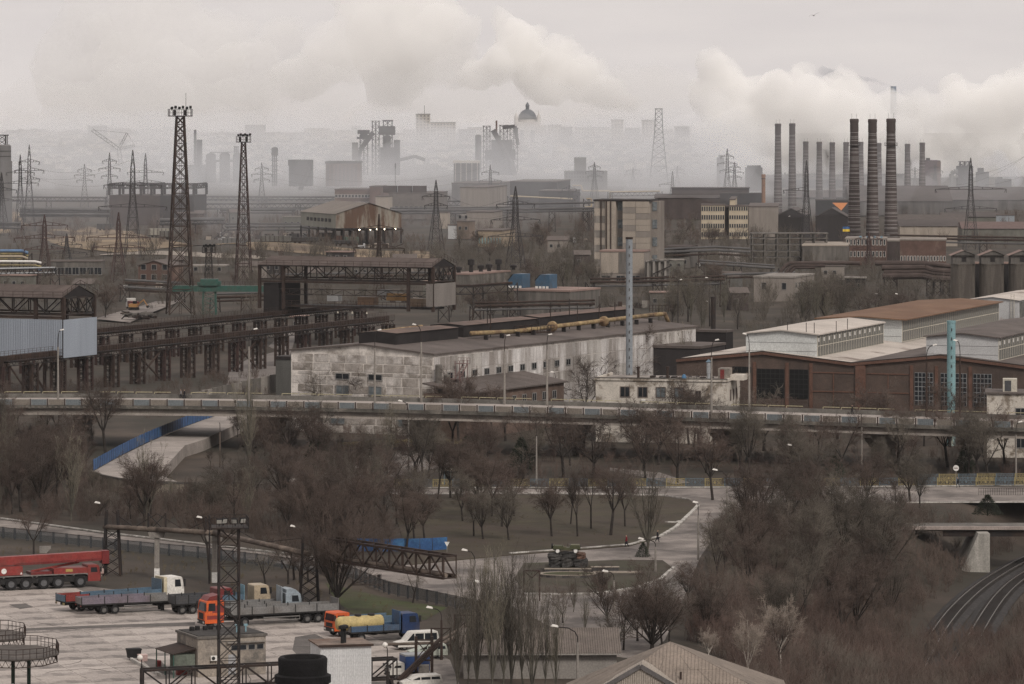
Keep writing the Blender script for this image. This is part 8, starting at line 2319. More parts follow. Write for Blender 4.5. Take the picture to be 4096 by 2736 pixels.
def offs(pl, a, b):
 def nn(i):
  d = pl[min(i + 1, len(pl) - 1)] - pl[max(i - 1, 0)]; return Vector((-d.y, d.x, 0)).normalized()
 return [p + nn(i) * a for i, p in enumerate(pl)] + [p + nn(i) * b for i, p in list(enumerate(pl))[::-1]]
thicket('thicket', 'brown scrub on the near slope of the railway cutting', offs(TRACK[1:6], 3, 22), 420, twm[0], .5, 1.1, world=True)
thicket('thicket', 'brown scrub across the railway at the picture edge', offs(TRACK[0:3], -26, 4), 420, twm[2], .7, 1.2, world=True)
thicket('thicket', 'brown scrub on the far slope of the railway cutting', offs(TRACK2[1:], -22, -3), 260, twm[0], .5, 1.1, world=True)
thicket('scrub', 'brown undergrowth in the wood between the lower road and the overpass', [(-120, 1730), (360, 1740), (345, 1900), (420, 2000), (900, 1985), (1130, 1965), (1540, 1985), (1560, 2215), (1250, 2200), (800, 2150), (400, 2100), (-120, 2048)], 760, twm[0], .4, 1.15)
thicket('scrub', 'dry undergrowth along the foot of the overpass', [(900, 1720), (4150, 1760), (4150, 1930), (1150, 1930)], 320, twm[2], .3, .85)
thicket('scrub', 'tangled bare growth across the works ground', [(-80, 1010), (900, 1060), (1750, 1010), (2400, 960), (3100, 960), (3800, 1080), (3850, 1300), (2500, 1300), (1700, 1240), (1100, 1300), (-80, 1260)], 700, twm[1], .8, 2.6)
thicket('scrub', 'tall dry growth on the far works ground', [(-80, 880), (4150, 880), (4150, 1000), (-80, 1010)], 500, twm[0], .8, 2.4)
thicket('scrub', 'grey scrub among the poplars behind the workshop', [(2160, 1560), (2760, 1520), (2780, 1640), (2160, 1660)], 110, twm[1], .6, 1.3)
thicket('scrub', 'brown scrub along the works pipes in mid distance', [(1780, 1000), (2400, 960), (3100, 1010), (3800, 1180), (3850, 1340), (3000, 1340), (2500, 1240), (1800, 1240)], 620, twm[1], .6, 1.6)
thicket('scrub', 'patches of dry scrub on the slope left of the works', [(-80, 1080), (1000, 1060), (1700, 1000), (1750, 1060), (1100, 1130), (300, 1240), (-80, 1180)], 260, twm[0], .5, 1.1)
thicket('scrub', 'scrub strip between the runway columns and the overpass', [(-80, 1560), (1100, 1500), (1120, 1640), (-80, 1730)], 160, twm[0], .4, .9)
thicket('scrub', 'low dry weeds on the bank behind the trucks', [(0, 2190), (400, 2205), (1000, 2275), (1400, 2345), (1750, 2440), (1700, 2530), (1350, 2455), (1000, 2420), (700, 2370), (300, 2320), (0, 2330)], 260, mat('dry_weeds', (0.15, 0.12, 0.075), .95, .25, .5), .08, .22)
thicket('scrub', 'dry weeds over the monument island and park lawn', [(1600, 1990), (2640, 1990), (2770, 2030), (2600, 2160), (2050, 2225), (1600, 2240)], 240, MATS['dry_weeds'], .05, .13, False)
# conifers
def conifer_mesh(seed, H=6.5, R0=1.9, n=1500):
 rs = random.Random(seed); tw = Twigs()
 tw.limb([Vector((0, 0, -.2)), Vector((0, 0, H * .9))], [.14, .03], 5)
 for k in range(n):
  z = H * (rs.random() ** 1.25) * .97 + .15; r = R0 * (1 - z / H) ** .8 * math.sqrt(rs.uniform(.1, 1)); a = rs.uniform(0, 6.28)
  p = Vector((r * math.cos(a), r * math.sin(a), z)); d = Vector((math.cos(a), math.sin(a), rs.uniform(.1, .9))).normalized()
  tw.cone(p, p + d * rs.uniform(.25, .5), .07)
 me = np_mesh('foliage', tw.V, tw.T); me.materials.append(mat('conifer_green', (0.030, 0.038, 0.022), .9, .3, .5)); return me
CM = [conifer_mesh(1), conifer_mesh(2, 6.0, 2.6)]
for lb, px, yb, h, w in (('dark green conifer beside the sports ground', 1285, 1895, 6.8, 1.1), ('smaller dark conifer touching the sports ground one', 1250, 1880, 5.2, 1.0), ('dark conifer behind the bus shelter', 1870, 1890, 6.4, 1.3), ('second dark conifer behind the bus shelter, nearer the lamp post', 1905, 1870, 5.6, 1.2), ('third dark conifer at the lamp post with a white sign', 2085, 1880, 5.8, 1.2), ('dark conifer bush under the trees before the iron railing', 3340, 1905, 3.6, 1.6), ('dark evergreen bush at the right edge under the overpass', 3860, 1890, 4.4, 1.6), ('dark evergreen bush over the railway bridge', 3950, 2060, 3.2, 1.8), ('small spruce in front of the bushy poplar', 2572, 2228, 2.1, 1.3)):
 p = PT(px, yb); t = T('conifer', lb, 'tree', p, U(0, 6), 'dark conifers', (h / 6.5 * w, h / 6.5 * w, h / 6.5))
 link('foliage', CM[len(lb) % 2], None, t)
# ---------------------------------------------------------------- street lamps, signs, shelter
whead = mat('lamp_head', (0.60, 0.57, 0.53), .5, .08)
def lamp(label, hx, hy, bx, by, zb=0.0, m=None, Y=None, globe=False, rad=.13, head=True):
 """lamp with curved arm: head pixel, foot pixel"""
 b0 = PT(bx, by, zb) if Y is None else Vector(((bx - 2048) * Y / F, Y, zb))
 Y = b0.y; hd = AT(hx, hy, Y); dx = hd.x - b0.x
 t = T('street_lamp', label, 'street lamp', b0, 0, 'street lamps')
 top = hd.z - zb
 MB().lathe([(rad * 1.25, 0), (rad * .8, top * .78)], 8).build('pole', m or conc, t)
 pts = [(0, 0, top * .76), (0, 0, top * .86), (dx * .12, 0, top * .93), (dx * .45, 0, top * .985), (dx, 0, top)]
 MB().path(pts, rad * .42, 6).build('arm', steel, t)
 s_ = 1 if dx >= 0 else -1
 if globe: MB().lathe([(.05, -.3), (.26, -.15), (.3, 0), (.26, .15), (.05, .3)], 12, (dx, 0, top)).build('globe', whead, t, smooth=True)
 elif head: MB().add([(dx - .1 * s_, -.13, top - .02), (dx + .65 * s_, -.16, top + .1), (dx + .65 * s_, .16, top + .1), (dx - .1 * s_, .13, top - .02), (dx - .05 * s_, -.1, top + .16), (dx + .5 * s_, -.1, top + .3), (dx + .5 * s_, .1, top + .3), (dx - .05 * s_, .1, top + .16)], [(0, 1, 2, 3), (4, 5, 6, 7), (0, 1, 5, 4), (1, 2, 6, 5), (2, 3, 7, 6), (3, 0, 4, 7)]).build('lamp_head', whead, t)
 return t
def opd_(px, frac):
 """foot on the overpass deck: distance at that pixel column"""
 x = 0
 for _ in range(12): x = (px - 2048) * (opY(x) + frac * OPW) / F
 return opY(x) + frac * OPW
lamp('street lamp beside the first pipe tower, white head', 398, 2014, 425, 2296, m=steel)
lamp('street lamp behind the lattice mast', 806, 2072, 838, 2335, m=steel)
lamp('street lamp left of the pipe bridge', 1180, 2108, 1207, 2300, m=steel)
lamp('street lamp beside the frame at the poplar tops', 1868, 2204, 1900, 2480)
lamp('street lamp among the near poplars with big white head', 1918, 2330, 1945, 2640)
lamp('street lamp right of the blue truck', 1728, 2434, 1766, 2640, m=rust)
lamp('globe lamp at the corner of the white shed', 1540, 2580, 1550, 2790, globe=True, m=steel)
lamp('globe lamp near the bins at the picture bottom', 560, 2630, 567, 2790, globe=True, m=steel)
lamp('street lamp at the spruce on the island', 2572, 2158, 2622, 2290)
lamp('street lamp on the monument island', 2430, 2288, 2456, 2440)
lamp('curved street lamp at the bend of the upper road', 2868, 1882, 2908, 2160)
lamp('curved street lamp standing on the road bend', 2790, 2012, 2793, 2240)
lamp('street lamp right of the long shed poplars', 2230, 2508, 2310, 2790)
for lb, hx, hy, bx, fr_ in (('overpass lamp before the clad crane cabin', 242, 1322, 232, .02), ('overpass lamp before the runway columns', 1016, 1318, 996, .02), ('overpass lamp before the white block gable', 1512, 1322, 1499, .02), ('far side overpass lamp at the workshop corner', 1663, 1300, 1685, .95), ('overpass lamp before the whitewashed windows', 2027, 1344, 2018, .95), ('overpass lamp before the lean-to', 2195, 1340, 2188, .95), ('overpass lamp before the white building', 2862, 1362, 2846, .1), ('overpass lamp at the corner of the white building', 2985, 1338, 2997, .95), ('overpass lamp left of the turquoise stack', 3733, 1382, 3706, .95), ('overpass lamp right of the turquoise stack', 3828, 1364, 3840, .95)):
 lamp(lb, hx, hy, bx, 0, OPZ, Y=opd_(bx, fr_), m=rust if 'stack' in lb else conc, rad=.17)
lamp('concrete lamp post before the overpass near the sports ground', 1608, 1606, 1634, 1905)
lamp('concrete post with white painted sign at the iron railing', 2140, 1690, 2146, 1940, head=False)
lamp('concrete post with crossbar before the overpass', 3444, 1655, 3447, 1895, head=False)
lamp('leaning concrete lamp post at the right edge', 4075, 1690, 4064, 1915)
lamp('double lamp post in the wood before the footpath', 3165, 1782, 3200, 1960)
lamp('wooden post right of the ramp', 878, 1690, 880, 1870, head=False, m=mat('post_wood', (0.15, 0.12, 0.1), .9))
lamp('thin post at the works corner before the white gable', 1190, 1400, 1192, 1700, head=False)
lamp('thin lamp by the lean-to', 2215, 1490, 2222, 1700)
for i, (px, py, bx) in enumerate(((2720, 1120, 2712), (2830, 1112, 2838), (2832, 1207, 2840), (3305, 1180, 3300), (3510, 1176, 3515), (3590, 1177, 3596), (3155, 866, 3152))):
 lamp('works street lamp with white head, %s towards the silos from the steel stack' % ordinal(i), px, py, bx, 0, Y=1150 if py > 900 else 1650, m=steel, rad=.12)
t = T('road_sign', 'white triangular give way sign at the dark blue fence', 'sign', PT(1788, 2212))
MB().beam((0, 0, 0), (0, 0, .9), .08).build('post', conc, t); MB().add([(-.35, -.05, 1.5), (.35, -.05, 1.5), (0, -.05, .85), (-.35, -.02, 1.5), (.35, -.02, 1.5), (0, -.02, .85)], [(0, 1, 2), (5, 4, 3), (0, 3, 4, 1), (1, 4, 5, 2), (2, 5, 3, 0)]).build('plate', white, t)
t = T('road_sign', 'round white no entry sign with pole at the iron railing', 'sign', PT(3824, 1938))
MB().beam((0, 0, 0), (0, 0, 2.3), .08).build('post', conc, t); o = MB().lathe([(.46, -.03), (.46, .03)], 24, (0, -.05, 2.6), 'y').build('plate', white, t); MB().box(-.3, .3, -.1, -.08, 2.5, 2.66).build('bar', mat('sign_grey', (0.3, 0.24, 0.22), .6), o)
t = T('bus_shelter', 'open bus shelter with pale flat roof behind the railing', 'shelter', PT(1815, 1938))
for x in (-1.5, 1.5): MB().beam((x, 0, 0), (x, 0, 2.2), .12).build('post', paint('shelter_blue', (0.14, 0.18, 0.2)), t); MB().beam((x, 1.6, 0), (x, 1.6, 2.2), .12).build('post', paint('shelter_blue', (0.14, 0.18, 0.2)), t)
MB().box(-1.9, 2.1, -.5, 2, 2.2, 2.35).build('roof', cbeige, t); MB().box(-1.5, 1.5, 1.62, 1.68, .4, 2.0).build('back_panel', glassl, t); MB().box(-1.2, 1.2, 1.1, 1.5, .4, .5).build('bench', rust, t); MB().box(1.45, 1.85, -.1, -.05, 1.5, 2.0).build('stop_sign', paint('sign_blue', (0.08, 0.14, 0.25)), t)
t = T('goal_frame', 'white and dark striped goal frame on the sports ground', 'goal', PT(1480, 1828))
for x in (-1.4, 1.4):
 for k in range(4): MB().beam((x, 0, k * .3), (x, 0, (k + 1) * .3), .09).build('post_band', white if k % 2 else blackm, t)
for k in range(6): MB().beam((-1.4 + k * .467, 0, 1.2), (-1.4 + (k + 1) * .467, 0, 1.2), .09).build('bar_band', white if k % 2 == 0 else blackm, t)
MB().beam((-1.4, .8, 0), (1.4, .8, 0), .06).build('ground_bar', white, t)
t = T('litter_bin', 'small dark litter bin beside the road behind the mesh fence', 'bin', PT(1516, 2322))
MB().lathe([(.18, .15), (.24, .75)], 10).build('bin', blackm, t); MB().beam((.28, 0, 0), (.28, 0, .85), .05).build('stand', steel, t)
t = T('concrete_block', 'chipped white concrete block on the grass bank', 'block', PT(180, 2212))
MB().prism([(-.7, 0), (.2, 0), (.75, .55), (.8, .95), (-.75, .9)], 'y', -.2, .2).build('block', cw, t)
# ---------------------------------------------------------------- jeep monument
mp_ = PT(2272, 2300)
mt = T('stone_terrace', 'stone terrace with low walls and oval grass bed under the jeep rock', 'monument', mp_)
stn = [mat('wall_stone_%d' % i, c, .9, .25, 1.2, bump=.4) for i, c in enumerate(((0.11, 0.10, 0.092), (0.15, 0.135, 0.12), (0.085, 0.08, 0.078)))]
random.seed(9)
MB().box(-2.9, 2.9, .3, 6.5, 0, .72).build('terrace', lawn, mt)
x = -2.95
while x < 2.9:
 w = min(U(.35, .7), 2.95 - x)
 for z in (0.02, .36): MB().box(x + .02, x + w - .02, .05 + .05 * rnd(), .4, z, z + .33).build('stone', stn[random.randrange(3)], mt)
 x += w
MB().box(-3.0, 3.0, -.02, .45, .72, .82).build('coping', cbeige, mt)
n = 28
for k in range(n):
 a0, a1 = 2 * math.pi * k / n, 2 * math.pi * (k + .95) / n
 P = [(3.7 * math.cos(a), -2.6 + 2.3 * math.sin(a)) for a in (a0, a1)]
 Q = [(3.3 * math.cos(a), -2.6 + 2.0 * math.sin(a)) for a in (a1, a0)]
 MB().prism(P + Q, 'z', .42, .52).build('coping_stone', cbeige, mt)
 P = [(3.62 * math.cos(a), -2.6 + 2.24 * math.sin(a)) for a in (a0, a1)]
 MB().prism(P + Q, 'z', .0, .41).build('stone', stn[k % 3], mt)
MB().prism([(3.3 * math.cos(2 * math.pi * k / 28), -2.6 + 2.0 * math.sin(2 * math.pi * k / 28)) for k in range(28)], 'z', .2, .46).build('grass_bed', greenl, mt)
MB().box(3.0, 6.5, 2.0, 2.5, .1, .75).build('side_wall', stn[2], mt); MB().box(2.95, 6.6, 1.9, 2.55, .75, .85).build('coping', cbeige, mt); MB().box(3.2, 9.5, 1.2, 1.5, .0, .35).build('step', cbeige, mt)
rk = T('monument_rock', 'dark layered boulder plinth carrying the jeep', 'rock', (mp_.x, mp_.y + 3.2, .72))
for i, (x0, x1, z0, z1, c) in enumerate(((-2.4, -.9, 0, 1.15, 2), (-1.0, .7, 0, 1.3, 0), (.6, 2.5, 0, 1.1, 2), (-2.5, -.6, 1.0, 1.75, 0), (-.9, 1.3, 1.2, 1.85, 2), (1.0, 2.3, 1.05, 1.8, 1))):
 b = MB(); rs = random.Random(i + 40)
 prof = []
 for j in range(6):
  t_ = j / 5
  for k in range(12):
   a = 2 * math.pi * k / 12
   sx = (x1 - x0) / 2 * (1.08 - .5 * abs(t_ - .45) ** 2) ; sy = 1.25
   e = .72
   cx_ = math.copysign(abs(math.cos(a)) ** e, math.cos(a)); cy_ = math.copysign(abs(math.sin(a)) ** e, math.sin(a))
   r = 1 + rs.uniform(-.09, .09)
   b.v.append(((x0 + x1) / 2 + cx_ * sx * r, cy_ * sy * r, z0 + (z1 - z0) * t_ + rs.uniform(-.05, .05)))
 for j in range(5):
  for k in range(12): b.f.append((j * 12 + k, j * 12 + (k + 1) % 12, (j + 1) * 12 + (k + 1) % 12, (j + 1) * 12 + k))
 b.f.append(tuple(range(60, 72)))
 b.build('boulder', mat('boulder_rust', (0.13, 0.075, 0.055), .9, .3, 1.2, bump=.5) if c == 1 else mat('boulder_dark_%d' % c, (0.055, 0.052, 0.05) if c else (0.075, 0.07, 0.066), .9, .35, 1.0, bump=.5), rk)
jm = mat('jeep_green', (0.085, 0.088, 0.045), .6, .2, .9)
jt = T('jeep', 'olive green open army jeep with white walled wheels on the rock', 'jeep', (mp_.x - .15, mp_.y + 2.5, 2.42), 0)
MB().prism([(-1.75, .5), (1.72, .5), (1.75, .95), (.55, 1.12), (.35, .75), (-.3, .72), (-.45, 1.02), (-1.75, 1.05)], 'y', .18, 1.42).build('body', jm, jt)
for y in (.0, 1.36):
 for x in (-1.15, 1.15): MB().prism([(x - .62, .62), (x + .62, .62), (x + .45, .98), (x - .45, .98)], 'y', y, y + .24).build('fender', jm, jt)
MB().box(.6, 1.68, .3, 1.3, 1.05, 1.14).build('bonnet', mat('jeep_hood', (0.15, 0.145, 0.09), .6), jt)
MB().box(1.74, 1.8, .3, 1.3, .55, 1.05).build('grille', chas, jt)
MB().box(.42, .47, .22, 1.38, 1.1, 1.16).build('folded_windscreen', glass, jt)
for x in (-.2, -1.2): MB().box(x - .3, x + .2, .3, 1.3, .72, .85).box(x - .36, x - .28, .3, 1.3, .85, 1.18).build('seat', mat('jeep_seat', (0.12, 0.11, 0.07), .8), jt)
MB().lathe([(.18, -.02), (.2, 0), (.18, .02)], 14, (.15, .5, 1.12), 'x').build('steering_wheel', blackm, jt)
MB().lathe([(.34, -.1), (.34, .1)], 16, (-1.85, .8, .95), 'x').build('spare_wheel', blackm, jt)
for x in (-1.15, 1.15):
 for y in (.16, 1.44):
  w = wheel(jt, x, y, .37, .2, jm)
  MB().lathe([(.34, -.115), (.25, -.115), (.25, -.11), (.34, -.11)], 20, axis='y').lathe([(.34, .115), (.25, .115), (.25, .11), (.34, .11)], 20, axis='y').build('white_wall', white, w)
# ---------------------------------------------------------------- people and a gull
skin = mat('skin', (0.42, 0.27, 0.20), .7, .05, 2, fine=False); hairm = mat('hair_dark', (0.03, 0.025, 0.022), .8, .1)
def person(label, p, rz, coat, legs, bag=None, stride=.18, h=1.72, sit=False):
 """one continuous skinned figure; colour zones follow the clothes"""
 J = [(0, 0, .95), (0, 0, 1.2), (0, .01, 1.42), (0, .02, 1.5), (0, .03, 1.6), (0, .04, 1.73),          # 0-5 spine, neck, head
         (.10, 0, .9), (.11, stride, .5), (.11, stride * 1.1 - .05, .09), (.11, stride + .12, .04),        # 6-9 leg
         (-.10, 0, .9), (-.11, -stride * .5, .5), (-.11, -stride * 1.6, .12), (-.11, -stride * 1.4, .04),   # 10-13
         (.2, 0, 1.4), (.25, -stride * .6, 1.13), (.25, -stride * .2, .88), (.25, -stride * .1, .79),       # 14-17 arm
         (-.2, 0, 1.4), (-.25, stride * .7, 1.13), (-.25, stride * 1.1, .9), (-.25, stride * 1.15, .81)]    # 18-21
 E = [(0, 1), (1, 2), (2, 3), (3, 4), (4, 5), (0, 6), (6, 7), (7, 8), (8, 9), (0, 10), (10, 11), (11, 12), (12, 13), (2, 14), (14, 15), (15, 16), (16, 17), (2, 18), (18, 19), (19, 20), (20, 21)]
 Rd = [.17, .18, .17, .065, .1, .09, .11, .085, .06, .045, .11, .085, .06, .045, .085, .065, .05, .042, .085, .065, .05, .042]
 me = bpy.data.meshes.new('person'); me.from_pydata([(x, y, z) for x, y, z in J], E, [])
 o = bpy.data.objects.new('person', me); COL.objects.link(o)
 o.modifiers.new('s', 'SKIN'); o.modifiers.new('d', 'SUBSURF').levels = 1
 sv = me.skin_vertices[0].data
 for i, r in enumerate(Rd): sv[i].radius = (r, r * .8)
 sv[0].use_root = True
 m2 = bpy.data.meshes.new_from_object(o.evaluated_get(bpy.context.evaluated_depsgraph_get()))
 bpy.data.objects.remove(o)
 for m_ in (coat, legs, skin, hairm): m2.materials.append(m_)
 for f in m2.polygons:
  c = f.center
  f.material_index = 2 if c.z > 1.5 else 1 if c.z < .86 and abs(c.x) < .2 else 2 if c.z < .85 else 0
  if c.z > 1.7 or (c.z > 1.58 and c.y < 0.0): f.material_index = 3
 m2.shade_smooth()
 t = T('person', label, 'person', p, rz, None, h / 1.8)
 link('body', m2, None, t)
 if bag:
  b = MB().prism([(.2, .38), (.34, .38), (.32, .72), (.22, .72)], 'y', -.2, .14); b.beam((.26, -.1, .72), (.26, -.02, .82), .02).build('bag', bag, t)
 return t
redc, drk, navy = mat('red_coat', (0.22, 0.02, 0.03), .9, .1), mat('dark_cloth', (0.022, 0.022, 0.028), .9, .1), mat('navy_cloth', (0.03, 0.032, 0.05), .9, .1)
person('person in a dark red coat walking on the kerb below the park', PT(2506, 2188), R(100), redc, navy, drk)
person('person in dark clothes carrying a bag on the road bend', PT(2630, 2168), R(-80), drk, navy, drk)
person('person in a dark purple coat standing beside the lamp post on the road', PT(2921, 2118), R(170), navy, drk, None, .03)
person('person in dark clothes with a white bag at the iron railing', PT(3832, 1951), R(90), drk, drk, white)
person('person in dark clothes walking on the overpass above the brick pier', Vector(((3409 - 2048) * opd_(3409, .97) / F, opd_(3409, .97), OPZ)), R(90), drk, drk)
person('first of two small walkers on the pale works path', PT(2910, 1030), 0, drk, drk)
person('second of two small walkers on the pale works path', PT(2925, 1030), 0, drk, drk)
person('person beside the bicycle on the overpass, dark jacket', Vector(((738 - 2048) * opd_(738, .93) / F, opd_(738, .93), OPZ)), R(90), drk, navy)
person('person walking ahead of the bicycle on the overpass', Vector(((724 - 2048) * opd_(724, .93) / F, opd_(724, .93), OPZ)), R(90), mat('grey_cloth', (0.2, 0.19, 0.19), .9), drk)
bk_ = Vector(((748 - 2048) * opd_(748, .92) / F, opd_(748, .92), OPZ))
t = T('bicycle', 'bicycle pushed along the overpass', 'bicycle', bk_)
for x in (-.5, .5):
 b = MB()
 for k in range(14): b.beam((x + .33 * math.cos(k * .449), 0, .35 + .33 * math.sin(k * .449)), (x + .33 * math.cos((k + 1) * .449), 0, .35 + .33 * math.sin((k + 1) * .449)), .04)
 b.build('wheel', blackm, t)
MB().beam((-.5, 0, .35), (-.15, 0, .8), .04).beam((-.15, 0, .8), (.35, 0, .85), .04).beam((0, 0, .35), (.35, 0, .85), .04).beam((.35, 0, .95), (.5, 0, .35), .04).beam((-.5, 0, .35), (0, 0, .35), .04).beam((0, 0, .35), (-.18, 0, .85), .04).build('frame', steel, t)
MB().box(-.3, -.05, -.06, .06, .86, .92).build('saddle', blackm, t); MB().beam((.34, -.25, 1.0), (.34, .25, 1.0), .04).build('handlebar', steel, t)
g_p = AT(3255, 62, 620)
t = T('gull', 'white gull gliding high in the grey sky', 'bird', g_p, R(20))
b = MB().lathe([(.01, -.3), (.06, -.22), (.085, -.05), (.08, .1), (.055, .2), (.05, .26), (.015, .33)], 10, axis='y')
for s_, dz in ((1, .32), (-1, -.12)):
 sec = [(0, .09, 0), (.28, .12, .14 + dz * .2), (.62, .02, .12 + dz * .8), (.85, -.12, .02 + dz * 1.3)]
 ch_ = (.2, .19, .13, .02)
 o_ = len(b.v)
 for (x, y, z), c in zip(sec, ch_): b.v += [(s_ * x, y, z), (s_ * x, y - c, z - .01), (s_ * x, y - c * .4, z + .02)]
 for i in range(3):
  for k in range(3): b.f.append((o_ + i * 3 + k, o_ + i * 3 + (k + 1) % 3, o_ + i * 3 + 3 + (k + 1) % 3, o_ + i * 3 + 3 + k))
b.add([(-.05, -.28, 0), (.05, -.28, 0), (.1, -.45, 0), (-.1, -.45, 0)], [(0, 1, 2, 3)])
b.build('body', mat('gull_grey', (0.32, 0.31, 0.30), .8, .2, 3), t)
# ---------------------------------------------------------------- steam, smoke and haze
UNIT = MB().lathe([(max(.02, math.sin(math.pi * j / 7)), -math.cos(math.pi * j / 7)) for j in range(8)], 10)
def billow(name, seeds, vox, seed, k1=9, k2=7, amp=1.0):
 """closed cauliflower hull: big lobes, smaller lobes on them, joined by a voxel remesh"""
 rs = random.Random(seed)
 def rdir():
  while True:
   v = Vector((rs.uniform(-1, 1), rs.uniform(-1, 1), rs.uniform(-1, 1)))
   if 0.05 < v.length < 1: return v.normalized()
 b = []
 for c, r in seeds:
  b.append((Vector(c), r))
  for _ in range(k1):
   d = rdir(); d.z = d.z * 0.8 + 0.1
   r1 = r * rs.uniform(0.3, 0.6)
   c1 = Vector(c) + d * r * rs.uniform(0.7, 1.0)
   b.append((c1, r1))
   for _ in range(k2):
    d2 = (rdir() + d * 0.7).normalized()
    b.append((c1 + d2 * r1 * 0.85, r1 * rs.uniform(0.3, 0.55)))
 uv = np.array(UNIT.v); V, Fc, o = [], [], 0
 for c, r in b:
  V.append(uv * r + np.array(c))
  Fc += [tuple(i + o for i in f) for f in UNIT.f]
  o += len(uv)
 me = bpy.data.meshes.new(name)
 me.from_pydata(np.concatenate(V).tolist(), [], Fc)
 ob = bpy.data.objects.new(name, me); COL.objects.link(ob)
 md = ob.modifiers.new('r', 'REMESH'); md.mode = 'VOXEL'; md.voxel_size = vox
 m2 = bpy.data.meshes.new_from_object(ob.evaluated_get(bpy.context.evaluated_depsgraph_get()))
 bpy.data.objects.remove(ob)
 nv = len(m2.vertices)
 co = np.empty(nv * 3); m2.vertices.foreach_get('co', co); co = co.reshape(-1, 3)
 for i in range(nv):
  p = Vector(co[i])
  co[i] += np.array(noise.noise_vector(p / (vox * 5))) * vox * 1.2 * amp + np.array(noise.noise_vector(p / (vox * 14))) * vox * 2.6 * amp + np.array(noise.noise_vector(p / (vox * 2.1))) * vox * .45 * amp
 m2.vertices.foreach_set('co', co.ravel())
 return m2
def plume(name, label, pts, Y, dens, vox, seed, col=(1, 1, 1), dy=1.0, ys=1.0, **kw):
 """pts: (px, py, radius in px) at distance Y"""
 rs = random.Random(seed)
 seeds = []
 for px, py, rp in pts:
  p = AT(px, py, Y); r = rp * Y / F
  p.y += rs.uniform(-1, 1) * r * dy
  seeds.append((p, r))
 me = billow(name, seeds, vox, seed, **kw)
 if ys != 1:
  for v in me.vertices: v.co.y = Y + (v.co.y - Y) * ys
 o = link(name, me, volmat('vapour_%d' % seed, dens, col))
 o['kind'] = 'stuff'; o['label'] = label
 return o
W1 = (1, 0.995, 0.985)
plume('steam_plume', 'tall white steam cloud rising behind the cathedral', [(1990, 250, 80), (2060, 160, 90), (2110, 250, 100), (2230, 230, 85), (2200, 310, 110), (2330, 320, 90), (2440, 370, 75), (2530, 400, 45), (1900, 300, 70)], 5900, .04, 3.8, 11, W1)
plume('steam_plume', 'broad soft steam cloud filling the upper left sky', [(560, 90, 140), (700, 60, 130), (860, 200, 150), (640, 250, 170), (1000, 300, 150), (1120, 180, 110), (480, 330, 150), (300, 150, 150), (250, 330, 140), (820, 380, 140), (560, 430, 130), (1030, 430, 110)], 6100, .009, 9, 12, W1, amp=.6)
plume('steam_plume', 'steam cloud climbing over the middle of the skyline', [(1440, 60, 110), (1580, 40, 120), (1500, 170, 140), (1700, 60, 120), (1680, 190, 130), (1800, 130, 110), (1330, 230, 120), (1840, 260, 90), (1560, 310, 120), (1200, 320, 100)], 6000, .02, 8, 13, W1, amp=.6)
plume('steam_plume', 'thick white steam rising behind the row of chimneys', [(2850, 260, 55), (2900, 300, 85), (2840, 400, 90), (2990, 400, 110), (3110, 370, 95), (3240, 380, 100), (3370, 380, 95), (3450, 450, 70), (3330, 480, 140), (3000, 540, 120), (2860, 540, 90), (3150, 560, 130), (3420, 560, 120), (2960, 640, 90), (3200, 660, 100), (3420, 670, 100), (3050, 690, 80), (3540, 460, 75), (3615, 450, 60), (3590, 560, 90), (3560, 660, 90)], 3650, .05, 3.1, 14, W1)
plume('steam_plume', 'piled white steam cloud at the right edge', [(3820, 370, 65), (3880, 420, 85), (3960, 390, 70), (4060, 400, 85), (4130, 360, 80), (3740, 450, 75), (3660, 430, 60), (3850, 510, 110), (4020, 500, 110), (4150, 520, 110), (3720, 560, 95), (3960, 600, 95), (4110, 640, 90), (3620, 530, 80), (3700, 660, 90), (3880, 680, 90), (4050, 700, 80)], 3500, .05, 3.1, 15, W1)
plume('steam_veil', 'thin veil of steam spreading over the town skyline', [(x, 400 + 40 * math.sin(x * .009), 120) for x in range(100, 2750, 90)], 5650, .0035, 9, 23, W1, dy=1.2, ys=2, k1=5, k2=3)
plume('dark_smoke', 'thin dark smoke trailing from the tall stack', [(3568 - i * 13, 337 - i * 1.6, 8 + i * .8) for i in range(22)], 3900, .03, 2.4, 16, (.30, .33, .40), k1=4, k2=3)
plume('steam_puff', 'small white steam puff over the second blast furnace', [(1960, 470, 8), (1935, 468, 10), (1910, 466, 11), (1985, 480, 5)], 3360, .06, 1.4, 17, W1)
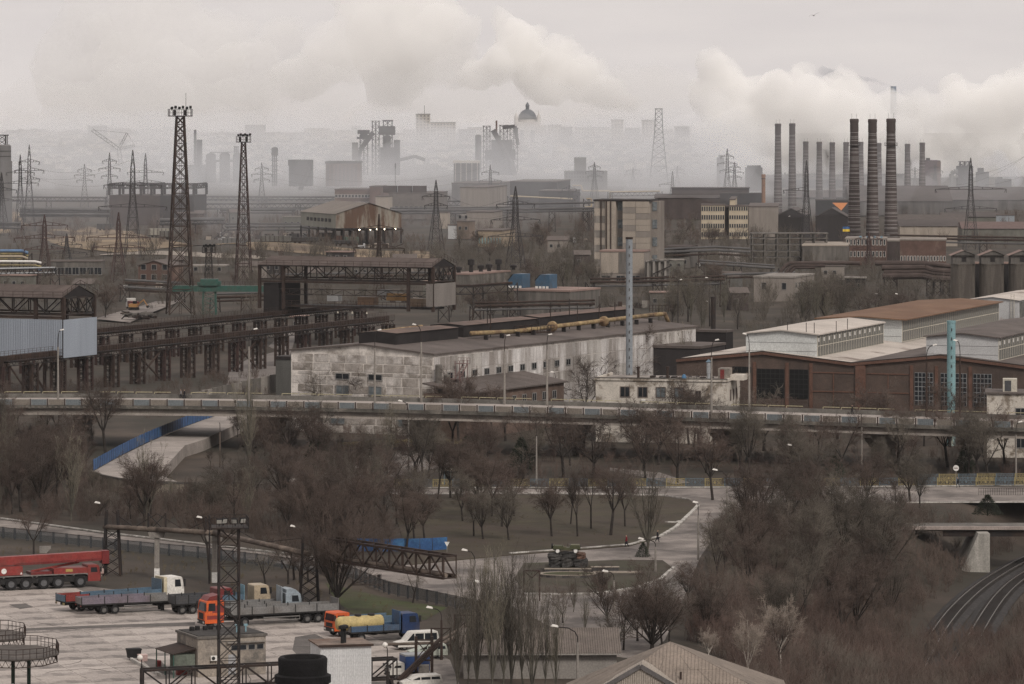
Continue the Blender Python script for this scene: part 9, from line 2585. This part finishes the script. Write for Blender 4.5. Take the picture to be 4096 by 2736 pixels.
plume('smoke_puff', 'grey steam rising among the plant near the right pylon', [(3990, 640, 40), (4030, 690, 40), (3930, 650, 30), (4060, 730, 35), (3780, 690, 26), (3650, 640, 26)], 3120, .04, 3.0, 18, (.86, .88, .93))
def bank(label, Y, ytop, r, sig, ys, seed, x0=-300, x1=4450, step=.55, col=(.965, .975, 1)):
 """long low layer of smoke with a softly uneven top"""
 rs = random.Random(seed)
 pts = [(x, ytop + r + rs.uniform(-.25, .25) * r + 18 * math.sin(x * .006 + seed), r * rs.uniform(.9, 1.15)) for x in np.arange(x0, x1, r * step)]
 pts += [(x, ytop + r * 2.1, r * 1.2) for x in np.arange(x0, x1, r * .7)]
 plume('smoke_bank', label, pts, Y, sig, 2.0 * r * Y / F / 9, seed, col, dy=.5, ys=ys, k1=4, k2=0)
BL = (.93, .945, .98)
bank('front layer of low smoke before the furnaces', 2800, 560, 95, .0014, 8, 31, x1=2950, col=BL)
bank('low smoke over the plant behind the chimneys', 2850, 670, 60, .0016, 8, 36, x0=2950, col=BL)
bank('faint smoke drifting over the mill roofs', 2420, 650, 90, .0005, 8, 37, col=BL)
bank('second layer of low smoke among the furnaces', 3080, 490, 110, .0014, 6, 32, x1=3000, col=BL)
bank('third layer of pale smoke behind the furnaces', 3560, 480, 110, .0013, 7, 33, x1=2950, col=(.95, .96, .985))
bank('pale smoke over the hill slope', 4150, 470, 110, .0010, 8, 34, x1=2950, col=(.975, .975, .985))
bank('smoke wrapped round the town on the hill', 4800, 450, 110, .0011, 8, 35, x1=2950, col=(1, .985, .98))
plume('smoke_bank', 'thin smoke hanging over the works between the chimneys and the gantry cranes', [(x, 700 + 60 * math.sin(x * .013), 150) for x in range(-250, 4400, 170)] + [(x, 860, 170) for x in range(-250, 4400, 190)], 2080, .00032, 14, 22, (.90, .93, .985), dy=.6, ys=12, k1=3, k2=1)
hz = MB().box(-1900, 1900, -60, 8600, -12, 330).build('haze', volmat('haze_air', 2e-5, (0.965, 0.975, 1.0)))
hz['kind'] = 'stuff'; hz['label'] = 'thin grey smoky air over the steelworks'
